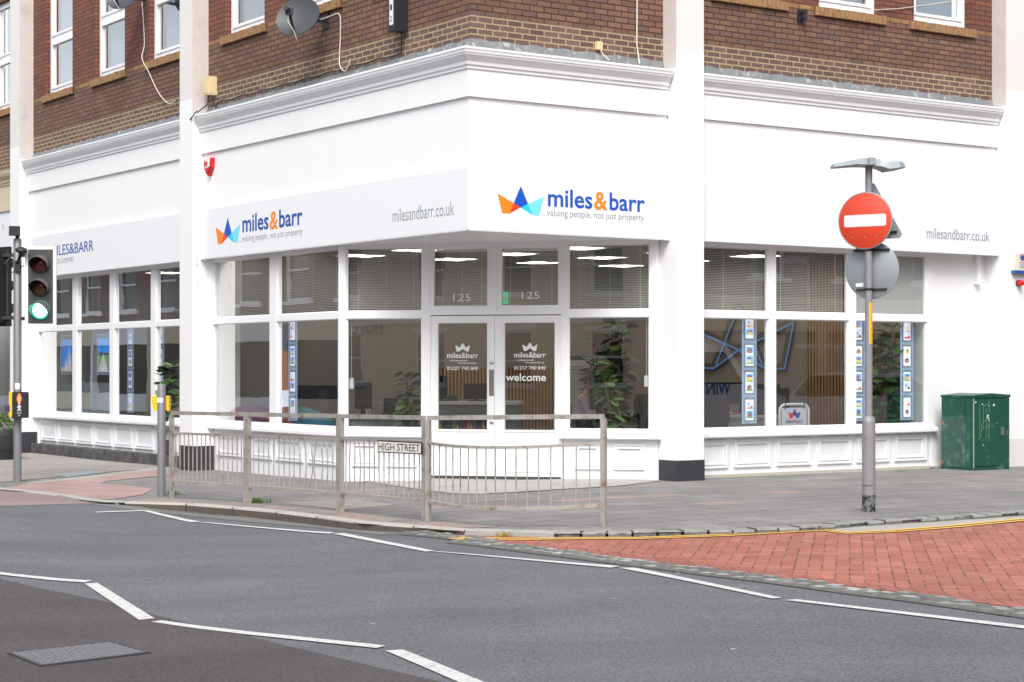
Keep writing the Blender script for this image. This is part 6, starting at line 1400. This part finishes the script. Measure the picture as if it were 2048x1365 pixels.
desk(IN(1262, 29.8), R(-6), 1.6, 'desk at the right of the entrance window'); desk(IN(1168, 28.35), R(-6), 1.0, 'desk before the seated person', panel=False, dp=.5)
def crown_wall():
    tl, tr_ = FP.s_px(1372, .05), FP.s_px(1584, .05); zt, zb = 2.55, 1.50
    o = empty('crown_wall_art', FP.pt((tl + tr_) / 2, .05, zb), 'large crown outline with blue lit edges on the wall of the right bay', 'wall art')
    U = lambda u, v, d=.03: FP.pt(tl + (tr_ - tl) * u, d, zb + (zt - zb) * v)
    K = [[(0, .68), (.1, .02), (.26, 0), (.5, .30), (.35, .42)], [(.5, 1), (.35, .42), (.27, .02), (.5, .3), (.73, .02), (.65, .42)], [(1, .72), (.65, .42), (.5, .3), (.74, 0), (.92, .0)]]
    m_ = MB(); g_ = MB()
    for poly in (K[0], [(.5, 1), (.28, .05)], [(.5, 1), (.72, .05)], K[2]):
        n = len(poly); rngs = range(n if n > 2 else 1)
        for i in rngs:
            a, b = poly[i], poly[(i + 1) % n]; m_.bar(U(*a), U(*b), .13, .05, up=FP.n); g_.bar(U(a[0] + .018, a[1] - .02, .055), U(b[0] + .018, b[1] - .02, .055), .022, .012, up=FP.n)
    m_.build('bars', ['bronze'], o); g_.build('blue_edge_lights', ['blue_led'], o)
crown_wall()
dn = DR - .30; s0, s1 = FR_.s_px(1559, dn), FR_.s_px(1617, dn); zt = FR_.z_px(1588, 809, dn); o = empty('folding_sign', FR_.pt((s0 + s1) / 2, dn, .012), 'white folding sign with crown emblem inside the right bay window', 'sign')
m_ = MB(); r_ = .10; pts = [FR_.pt(s0, dn, .012), FR_.pt(s0, dn, zt - r_)] + [FR_.pt(s0 + r_ - r_ * math.cos(a), dn, zt - r_ + r_ * math.sin(a)) for a in (.4, .8, 1.2, 1.57)] + [FR_.pt(s1 - r_ + r_ * math.sin(a), dn, zt - r_ + r_ * math.cos(a)) for a in (0, .4, .8, 1.2, 1.57)] + [FR_.pt(s1, dn, .012)]
m_.tube(pts, .018, 8); m_.build('tube_frame', ['white_riser'], o); m_ = MB(); m_.box(FR_, s0 + .04, s1 - .04, dn - .005, dn + .005, .2, zt - .05); m_.build('board', ['sign_white'], o)
m_ = MB()
for s in (s0 + .1, s1 - .1): m_.bar(FR_.pt(s, dn + .01, zt + .02), FR_.pt(s, dn + .01, zt - .07), .018)
m_.build('hooks', ['office_black'], o)
cs, cz, q = (s0 + s1) / 2, FR_.z_px(1588, 837, dn), .115; m_ = MB()
m_.prism(FR_, [(cs - q * 1.0, cz + .09), (cs - q * .75, cz), (cs - q * .4, cz), (cs - .002, cz + .05)], dn + .006, dn + .009, 0); m_.prism(FR_, [(cs, cz + .14), (cs - .045, cz + .066), (cs, cz + .04), (cs + .045, cz + .066)], dn + .010, dn + .012, 1); m_.prism(FR_, [(cs + q * 1.0, cz + .09), (cs + .002, cz + .05), (cs + q * .4, cz), (cs + q * .75, cz)], dn + .006, dn + .009, 2)
m_.build('crown_emblem', ['red_logo', 'navy_logo', 'blue_logo'], o)
for t, mt, x0, x1 in (('miles', 'navy_logo', 1571, 1585.5), ('&', 'red_logo', 1586, 1591), ('barr', 'navy_logo', 1591.5, 1605)):
    text('lettering', t, mt, FR_.pt(FR_.s_px(x0, dn), dn + .007, FR_.z_px(1588, 846.5, dn)), FR_.d, FR_.n, FR_.s_px(x1, dn) - FR_.s_px(x0, dn), .055, o, bold=.004, depth=.001)
# shelves and pictures in the far left room
o = empty('framed_picture', FL_.pt(12.9, DL - 3.95, 1.3), 'dark framed landscape picture on the back wall of the far left room', 'picture'); bk = Frame(J3.x, J3.y, (J2 - J3).x, (J2 - J3).y, -(UR.x), -(UR.y))
m_ = MB(); s_ = bk.s_px(172, .03); m_.box(bk, s_ - .35, s_ + .35, .0, .04, 1.35, 1.85); m_.build('frame', ['office_black'], o); m_ = MB(); m_.box(bk, s_ - .31, s_ + .31, .04, .045, 1.40, 1.80, 0); m_.box(bk, s_ - .31, s_ + .31, .045, .047, 1.40, 1.55, 1); m_.build('print', ['pic_sky', 'pic_dark'], o)
o = empty('wall_shelf', bk.pt(bk.s_px(180, .1), .1, .9), 'white wall shelf with books in the far left room', 'shelf'); m_ = MB(); s_ = bk.s_px(185, .1); m_.box(bk, s_ - 1.0, s_ + 1.0, .0, .3, .95, .98); m_.box(bk, s_ - 1.0, s_ + 1.0, .0, .3, 1.28, 1.31); m_.build('boards', ['desk_white'], o)
m_ = MB(); rg = random.Random(3)
for k in range(24): x = s_ - .9 + k * .07; m_.box(bk, x, x + .055, .02, .24, .981, .981 + rg.uniform(.16, .27), k % 4)
m_.build('books', ['pic_dark', 'pic_red', 'card', 'pic_wood'], o)

# ------------------------------------------------------------------ person seated behind the plant
def skin_mesh(name, nodes, edges, mt, parent, sub=2, root=0):
    me = bpy.data.meshes.new(name); o0 = abs_loc(parent); me.from_pydata([Vector(p) - o0 for p, r in nodes], edges, []); ob = bpy.data.objects.new(name, me); COL.objects.link(ob)
    md = ob.modifiers.new('skin', 'SKIN'); sv = me.skin_vertices[0].data
    for i, (p, r) in enumerate(nodes): sv[i].radius = (r, r) if not isinstance(r, tuple) else r; sv[i].use_root = (i == root)
    md.use_smooth_shade = True; ss = ob.modifiers.new('sub', 'SUBSURF'); ss.levels = sub; ss.render_levels = sub; me.materials.append(M[mt]); ob.parent = parent; return ob
pp = IN(1158, 28.95); pr = empty('person', pp, 'person in a pale lilac shirt seated and leaning over a desk behind the plant', 'person')
Q = lambda x, y, z: pp + Vector((x, y, z))
body = [(Q(0, 0, .52), .145), (Q(.02, 0, .70), .135), (Q(.06, 0, .90), .15), (Q(.09, 0, 1.03), .12), (Q(.12, 0, 1.10), .055), (Q(.135, -.0, 1.17), .055),
        (Q(.08, -.17, 1.00), .065), (Q(.13, -.22, .78), .048), (Q(.33, -.17, .80), .036), (Q(.08, .17, 1.00), .065), (Q(.14, .22, .78), .048), (Q(.34, .15, .80), .036),
        (Q(.05, -.10, .50), .095), (Q(.42, -.12, .52), .075), (Q(.43, -.12, .12), .05), (Q(.05, .10, .50), .095), (Q(.42, .12, .52), .075), (Q(.43, .12, .12), .05)]
ed = [(0, 1), (1, 2), (2, 3), (3, 4), (4, 5), (3, 6), (6, 7), (7, 8), (3, 9), (9, 10), (10, 11), (0, 12), (12, 13), (13, 14), (0, 15), (15, 16), (16, 17)]
bo = skin_mesh('body', body, ed, 'skin', pr)
shirt = [(Q(0, 0, .50), .158), (Q(.02, 0, .70), .150), (Q(.06, 0, .90), .163), (Q(.09, 0, 1.03), .130), (Q(.11, 0, 1.085), .066), (Q(.08, -.17, 1.00), .078), (Q(.13, -.22, .78), .060), (Q(.29, -.18, .797), .046), (Q(.08, .17, 1.0), .078), (Q(.14, .22, .78), .060), (Q(.30, .16, .797), .046)]
skin_mesh('shirt', shirt, [(0, 1), (1, 2), (2, 3), (3, 4), (3, 5), (5, 6), (6, 7), (3, 8), (8, 9), (9, 10)], 'shirt', pr)
skin_mesh('trousers', [(Q(0, 0, .50), .155), (Q(.06, -.10, .51), .108), (Q(.42, -.12, .52), .088), (Q(.43, -.12, .14), .065), (Q(.06, .10, .51), .108), (Q(.42, .12, .52), .088), (Q(.43, .12, .14), .065)], [(0, 1), (1, 2), (2, 3), (0, 4), (4, 5), (5, 6)], 'trousers', pr)
m_ = MB()
def egg(mb, c, rx, ry, rz, ax, mi=0, n=16, k=10, cut=-9):
    f = ax.normalized(); s = f.cross(Vector((0, 0, 1))).normalized(); u = s.cross(f)
    ring = lambda i: [c + f * (rx * math.sin(math.pi * i / k) * math.cos(2 * math.pi * j / n)) + s * (ry * math.sin(math.pi * i / k) * math.sin(2 * math.pi * j / n)) + u * (rz * math.cos(math.pi * i / k)) for j in range(n)]
    R_ = [ring(i) for i in range(k + 1)]
    for i in range(k):
        for j in range(n): mb.face([R_[i][j], R_[i + 1][j], R_[i + 1][(j + 1) % n], R_[i][(j + 1) % n]], None, mi, True)
fd_ = Vector((.9, -.35, -.35)); hc = Q(.17, -.01, 1.26); egg(m_, hc, .098, .078, .118, fd_)
f = fd_.normalized(); s_ = f.cross(Vector((0, 0, 1))).normalized(); u_ = s_.cross(f)
egg(m_, hc + f * .095 - u_ * .015, .022, .016, .028, fd_, n=8, k=6)
for sg in (-1, 1): egg(m_, hc + s_ * sg * .078 - u_ * .005, .02, .01, .032, fd_, n=8, k=6)
egg(m_, hc + f * .05 - u_ * .08, .045, .045, .04, fd_, n=10, k=8); m_.build('head', ['skin'], pr)
m_ = MB()
for sg in (-1, 1): egg(m_, hc + f * .088 + s_ * sg * .032 + u_ * .012, .010, .013, .008, fd_, n=8, k=6)
m_.box(fr_at(hc, 0), -.001, .001, -.001, .001, hc.z - .001, hc.z + .001); m_.build('eyes', ['hair'], pr)
m_ = MB(); egg(m_, hc - f * .018 + u_ * .022, .097, .085, .112, fd_); m_.build('hair', ['hair'], pr)
for sg in (-1, 1):
    hb_ = Q(.34, -.17 if sg < 0 else .15, .80); nodes = [(hb_, .03), (hb_ + Vector((.05, 0, -.012)), .032), (hb_ + Vector((.085, 0, -.018)), .028)]; edg = [(0, 1), (1, 2)]
    for k, (y, l) in enumerate(((-.03, .062), (-.01, .075), (.01, .07), (.03, .055))):
        b = len(nodes); nodes += [(hb_ + Vector((.09, y, -.018)), .0095), (hb_ + Vector((.09 + l * .55, y * 1.15, -.022)), .0085), (hb_ + Vector((.09 + l, y * 1.2, -.036)), .007)]; edg += [(2, b), (b, b + 1), (b + 1, b + 2)]
    b = len(nodes); nodes += [(hb_ + Vector((.05, .04 * -sg, -.012)), .011), (hb_ + Vector((.085, .062 * -sg, -.02)), .009)]; edg += [(1, b), (b, b + 1)]
    skin_mesh('hand', nodes, edg, 'skin', pr, 1)
office_chair(pp, R(-90), 'black office chair under the seated person')

# ------------------------------------------------------------------ neighbouring shop at the far left
nb = empty('neighbouring_shop', FL_.pt(L3S + 2, 0, 0), 'neighbouring shop with cream cornice at the left edge of the view', 'building')
nbz = .02; m_ = MB(); wall_holes(m_, FL_, L3S, L3S + 9, 5.30, 9.6, BD, [(16.2, 17.6, WZ0 - .05, WZ1), (19, 20.4, WZ0, WZ1)]); m_.build('brick_wall', ['brick_brown'], nb)
upvc_window(FL_, 16.2, 17.6, 1, nb); cornice(FL_, L3S, L3S + 9, 0, z=5.05, mats='cream_stone', parent=nb)
m_ = MB(); m_.box(FL_, L3S, L3S + 9, -.12, 0, 4.55, 5.05); m_.build('cream_band', ['cream_stone'], nb)
m_ = MB(); m_.box(FL_, L3S, L3S + 9, -.12, -.03, 2.62, 4.55); m_.build('fascia', ['sign_panel_white'], nb)
text('sign_lettering', 'O', 'grey_text', FL_.pt(FL_.s_px(4.5, -.03), -.028, FL_.z_px(6, 458, -.03)), -FL_.d, FL_.n, .12, .085, nb, depth=.002)
m_ = MB(); m_.box(FL_, L3S, L3S + 9, -.16, .02, 2.40, 2.62); m_.build('shutter_box', ['grey_unit'], nb)
m_ = MB(); m_.face([FL_.pt(L3S, -.25, .05), FL_.pt(L3S + 9, -.25, .05), FL_.pt(L3S + 9, -.25, 2.4), FL_.pt(L3S, -.25, 2.4)]); m_.build('glass', ['shop_glass'], nb)
m_ = MB(); m_.box(FL_, L3S, L3S + 9, -.35, .02, -.5, .1); m_.build('plinth', ['black_plinth'], nb)
m_ = MB(); m_.box(FL_, L3S, L3S + 9, -3, -2.9, -.1, 3); m_.box(FL_, L3S, L3S + 9, -2.9, -.3, -.2, .0); m_.box(FL_, L3S, L3S + 9, -2.9, -.3, 2.7, 2.8); m_.build('room', ['room_dark'], nb)
o = empty('display_rack', FL_.pt(16.35, .1, 0), 'glass rack of small goods beside the crossing pole', 'rack'); m_ = MB(); 
m_.box(FL_, 16.05, 16.1, -.6, -.55, .1, 2.1); m_.box(FL_, 16.6, 16.65, -.6, -.55, .1, 2.1)
for z in (.9, 1.25, 1.6, 1.95): m_.box(FL_, 16.1, 16.6, -.62, -.40, z, z + .015)
m_.build('shelves', ['acrylic'], o); m_ = MB(); rg = random.Random(9)
for z in (.915, 1.265, 1.615):
    for k in range(5): x = 16.12 + k * .09; m_.box(FL_, x, x + .06, -.58, -.45, z, z + rg.uniform(.08, .2), k % 4)
m_.build('goods', ['street_sign', 'cyan_goods', 'bottle_amber', 'print_white'], o)
for mt, a, b, d, nm in (('pink_goods', 16.45, 16.62, -.1, 'pink'), ('yellow_goods', 16.0, 16.25, -.1, 'yellow')):
    m_ = MB(); n = 5
    for k in range(n): x = a + (b - a) * k / n; m_.prism(FL_, [(x, .52), (x + (b - a) / n * .9, .52), (x + (b - a) / n * .75, 1.25), (x + (b - a) / n * .15, 1.25)], d - .08, d)
    tag(m_.build('hanging_goods', [mt]), 'bright %s goods hanging outside the neighbouring shop' % nm, 'goods')
pc = at(5, 900, 33.2); pz = HP(pc.x); pc = Vector((pc.x - .02, 33.2, pz)); o = empty('barrel_planter', pc, 'black barrel planter filled with pink flowers', 'planter')
m_ = MB(); m_.lathe(pc, [(.27, 0), (.33, .25), (.34, .42), (.31, .52), (.28, .52), (.28, .46)], 24); m_.lathe(pc + Vector((0, 0, .15)), [(.315, 0), (.325, .03)], 24); m_.lathe(pc + Vector((0, 0, .40)), [(.348, 0), (.346, .03)], 24); m_.build('barrel', ['barrel'], o)
m_ = MB(); m_.lathe(pc + Vector((0, 0, .44)), [(.29, 0), (.29, .04)], 20); m_.build('compost', ['stem'], o)
m_ = MB(); f_ = MB(); rg = random.Random(2)
for k in range(420):
    a, r, h = rg.uniform(0, 6.28), .36 * rg.random() ** .5, rg.uniform(.0, .34); p = pc + Vector((r * math.cos(a), r * math.sin(a), .48 + h * (1.1 - r))); d = Vector((rg.uniform(-1, 1), rg.uniform(-1, 1), rg.uniform(-.2, 1))).normalized() * rg.uniform(.03, .06); s = d.cross(Vector((rg.random(), rg.random(), rg.random()))).normalized() * .018
    (f_ if k % 9 == 0 else m_).face([p - s, p + d * .5 - s * 1.4, p + d, p + d * .5 + s * 1.4, p + s])
m_.build('foliage', ['flower_leaf'], o); f_.build('flowers', ['petal'], o)

# ------------------------------------------------------------------ the other sides of the streets (seen mirrored in the glass)
def house(fr, s0, s1, mt, sillm, lab, H=9.5, floors=((3.6, 5.6), (6.8, 8.6)), pitch=2.7, winw=1.15, shopm='screen', signs=(), awn=None, low=False):
    o = empty('facing_building', fr.pt((s0 + s1) / 2, 0, 0), lab, 'building'); holes = []; s = s0 + 1.2
    while s + winw < s1 - .8:
        for z0_, z1_ in floors: holes.append((s, s + winw, z0_, z1_))
        s += pitch
    m_ = MB(); wall_holes(m_, fr, s0, s1, -.3 if low else 3.0, H, 0, holes, .15); m_.box(fr, s0, s1, -6, -5.8, -.5, H); m_.box(fr, s0, s0 + .2, -5.8, -.16, -.5, H); m_.box(fr, s1 - .2, s1, -5.8, -.16, -.5, H); m_.face([fr.pt(s0, 0, H), fr.pt(s1, 0, H), fr.pt(s1, -6, H), fr.pt(s0, -6, H)]); m_.build('wall', [mt], o)
    m_ = MB(); m_.box(fr, s0, s1, 0, .18, H - .25, H); m_.box(fr, s0, s1, 0, .10, 3.0, 3.15); m_.box(fr, s0, s1, 0, .06, 6.1, 6.25); m_.build('string_course', [sillm], o)
    for a, b, z0_, z1_ in holes:
        wn = pempty('window', fr.pt((a + b) / 2, -.1, z0_), o); m_ = MB(); e_ = .08
        m_.box(fr, a, b, -.14, -.06, z0_, z0_ + e_); m_.box(fr, a, b, -.14, -.06, z1_ - e_, z1_); m_.box(fr, a, a + e_, -.14, -.06, z0_ + e_, z1_ - e_); m_.box(fr, b - e_, b, -.14, -.06, z0_ + e_, z1_ - e_); m_.box(fr, a + e_, b - e_, -.14, -.06, (z0_ + z1_) / 2 - .03, (z0_ + z1_) / 2 + .03)
        m_.box(fr, a - .12, b + .12, 0, .05, z1_, z1_ + .14); m_.box(fr, a - .12, b + .12, -.1, .08, z0_ - .1, z0_); m_.build('frame', ['white_riser'], wn)
        m_ = MB(); m_.box(fr, a + .05, b - .05, -.30, -.13, z0_ + .05, z1_ - .05); m_.build('pane', ['screen'], wn)
    # shop floor
    k = 0; s = s0
    while s < s1 - .5 and not low:
        e1_ = min(s1, s + 5.4); m_ = MB(); m_.box(fr, s, s + .3, -.2, .1, -.3, 3.0); m_.box(fr, s + .3, e1_, -.2, -.05, -.3, .5); m_.box(fr, s + .3, e1_, -.12, .12, 2.35, 2.98); m_.build('shopfront', [sillm if k % 2 else 'cream_stone'], o)
        m_ = MB(); m_.box(fr, s + .3, e1_, -.20, -.15, .5, 2.35); m_.build('shop_pane', [shopm], o); s = e1_; k += 1
    for t, pos, z, w, h, mt_ in signs: text('sign_lettering', t, mt_, fr.pt(pos, .13, z), fr.d, fr.n, w, h, o, bold=.01, depth=.01)
    if awn:
        for a, b in awn:
            m_ = MB(); m_.prism(Frame(fr.pt(a, 0, 0).x, fr.pt(a, 0, 0).y, fr.n.x, fr.n.y, -fr.d.x, -fr.d.y), [(.12, 2.95), (1.5, 2.35), (1.5, 2.15), (1.47, 2.15), (1.47, 2.31), (.12, 2.88)], -(b - a), 0); m_.build('awning', ['sign_white'], o)
    return o
def mirrored(fr, dn, px, py, stop):
    """real point whose mirror image in the pane plane falls on this photo pixel; stop(p) >= 0 once it reaches the surface"""
    Y = 26.0
    while Y < 140:
        p = at(px, py, Y); q = (p - fr.pt(0, dn, 0)).dot(fr.n); r = p - fr.n * 2 * q
        if q < 0 and stop(r) >= 0: return r
        Y += .1
    return r
FS = Frame(18, -7.5, -1, 0, 0, 1)         # building line behind the camera, facing the shop
fS = house(FS, 0, 66, 'cream_stone', 'white_riser', 'long cream rendered terrace with sash windows on the near side of the junction', low=True, floors=((.9, 2.7), (3.9, 5.7), (6.8, 8.6)), pitch=3.3, winw=1.2)
gS = lambda p: -(p.y + 7.38)
h0, h1 = mirrored(FE_, 0, 765, 668, gS), mirrored(FE_, 0, 700, 668, gS); hh = mirrored(FE_, 0, 765, 642, gS).z - h0.z
text('sign_lettering', 'HOT C', 'black_text', Vector((h0.x, -7.45, h0.z)), Vector((-1, 0, 0)), Vector((0, 1, 0)), abs(h1.x - h0.x), hh, fS, bold=.01, depth=.02)
oW = FL_.pt(60, 15, 0); FW = Frame(oW.x, oW.y, -UL.x, -UL.y, UR.x, UR.y)      # across the left street
house(FW, 4, 56, 'brick_far', 'white_riser', 'brick terrace with white windows across the left street', winw=1.7, pitch=3.4, H=9)
FEa = Frame(FR_.pt(46, 13, 0).x, FR_.pt(46, 13, 0).y, -UR.x, -UR.y, UL.x, UL.y)
fE = house(FEa, 0, 41, 'brick_far', 'cream_stone', 'dark brick shops with cream shopfronts across the right street', H=9, shopm='taupe')
gE = lambda p: (p - FR_.o).dot(FR_.n) - 12.85
def mtext(t, pl, pr, py0, py1, mt):
    a_, b_ = mirrored(FR_, DR, pr, py1, gE), mirrored(FR_, DR, pl, py1, gE); t_ = mirrored(FR_, DR, pr, py0, gE)
    text('sign_lettering', t, mt, a_, -FR_.d, -FR_.n, (a_ - b_).length, t_.z - a_.z, fE, bold=.008, depth=.02)
mtext('BAKERY', 1560, 1612, 515, 528, 'print_white'); mtext('ing on the Premises', 1588, 1700, 682, 698, 'print_white')
def wheels(fr, s, xs, z, o, w=.82, r=.31):
    for x in xs:
        for dd_ in (-w, w - .16): m_ = MB(); m_.lathe(fr.pt(s + x, dd_, z + r), [(r - .01, 0), (r, .03), (r, .13), (r - .02, .16)], 24, axis=fr.n); w_ = m_.build('wheel', ['rubber'], o); m_ = MB(); m_.lathe(fr.pt(s + x, dd_ - .004, z + r), [(r * .6, 0), (r * .6, .168)], 16, axis=fr.n); m_.build('rim', ['steel'], w_)
def car(fr, s, mt, lab, sg=1):
    o = empty('parked_car', fr.pt(s, .0, HR(5)), lab, 'car'); z = -.045; L_ = 4.3; X_ = lambda a: s + sg * (a - L_ / 2)
    prof = [(0, .35), (0, .62), (.12, .72), (1.0, .88), (1.55, 1.38), (1.9, 1.44), (3.0, 1.42), (3.75, .98), (4.22, .92), (4.3, .6), (4.28, .33), (3.75, .28), (.6, .26)]
    m_ = MB(); m_.prism(fr, [(X_(a), z + b) for a, b in prof], -.86, .86); m_.build('body', [mt], o)
    for d0, d1 in ((.862, .868), (-.868, -.862)): m_ = MB(); m_.prism(fr, [(X_(a), z + b) for a, b in ((1.2, .92), (1.62, 1.33), (2.95, 1.35), (3.5, .98))], d0, d1); m_.build('side_window', ['screen'], o)
    m_ = MB(); m_.bar(fr.pt(X_(1.03), 0, z + .93), fr.pt(X_(1.5), 0, z + 1.36), 1.5, .03, up=Vector((0, 0, 1))); m_.build('windscreen', ['screen'], o)
    wheels(fr, s, (sg * (.8 - L_ / 2), sg * (3.45 - L_ / 2)), z, o)
    for dd_ in (-.6, .6): m_ = MB(); m_.lathe(fr.pt(X_(.03), dd_, z + .66), [(.1, -.03), (.08, .02)], 14, axis=-fr.d * sg); m_.build('headlight', ['print_white'], o)
FV = Frame(FR_.pt(46, 9.4, 0).x, FR_.pt(46, 9.4, 0).y, -UR.x, -UR.y, UL.x, UL.y); gV = lambda p: (p - FR_.o).dot(FR_.n) - 8.4
pv0, pv1 = mirrored(FR_, DR, 1400, 780, gV), mirrored(FR_, DR, 1575, 780, gV); sv = lambda p: (p - FV.o).dot(FV.d)
a_, b_ = sorted((sv(pv0), sv(pv1))); b_ = max(b_, a_ + 4.6); z = -.04
o = empty('parked_van', FV.pt((a_ + b_) / 2, 0, z), 'white van lettered WINDOW CLEANERS parked across the right street', 'van')
m_ = MB(); m_.prism(FV, [(a_, z + .3), (a_, z + .95), (a_ + .9, z + 1.15), (a_ + 1.6, z + 2.0), (a_ + 2.0, z + 2.15), (b_ - .1, z + 2.2), (b_, z + 2.0), (b_, z + .3)], -.95, .95); m_.build('body', ['white_riser'], o)
m_ = MB(); m_.prism(FV, [(a_ + 1.15, z + 1.2), (a_ + 1.65, z + 1.85), (a_ + 2.3, z + 1.85), (a_ + 2.3, z + 1.2)], .951, .957); m_.build('cab_window', ['screen'], o)
m_ = MB(); m_.box(FV, a_ + 2.5, b_ - .2, .951, .956, z + .85, z + 1.75); m_.build('side_panel', ['sign_back'], o)
text('lettering', 'WINDOW CLEANERS', 'navy_logo', FV.pt(a_ + 1.5, .958, z + 1.0), FV.d, FV.n, b_ - a_ - 1.7, .26, o, bold=.01, depth=.004)
wheels(FV, 0, (a_ + .85, b_ - .9), z, o, .9, .34)
c_ = sv(mirrored(FR_, DR, 1640, 790, gV)); car(FV, min(a_ - 2.9, c_), 'car_paint', 'silver car parked beside the white van across the right street', -1)
# every part takes its place relative to its thing: nothing left unparented

m_ = MB(); rg = random.Random(11); fpl = FL_
for py, h in ((415, 10), (425, 14), (437, 8), (448, 10), (500, 12), (515, 9), (528, 12), (565, 12), (573, 6)):
    x = rg.uniform(-.012, .012); zc_ = FL_.z_px(395, py, .147); q = h * 29.2 / F * .5; base = fpl.pt(L1E, .06 + x, zc_)
    pts = [base + FL_.n * (rg.uniform(.006, .02) * math.cos(a)) + Vector((0, 0, q * rg.uniform(.6, 1.1) * math.sin(a))) - FL_.d * .008 for a in [k * 6.283 / 8 for k in range(8)]]; m_.face(pts)
m_.build('peeled_paint', ['cream_stone'], shop)
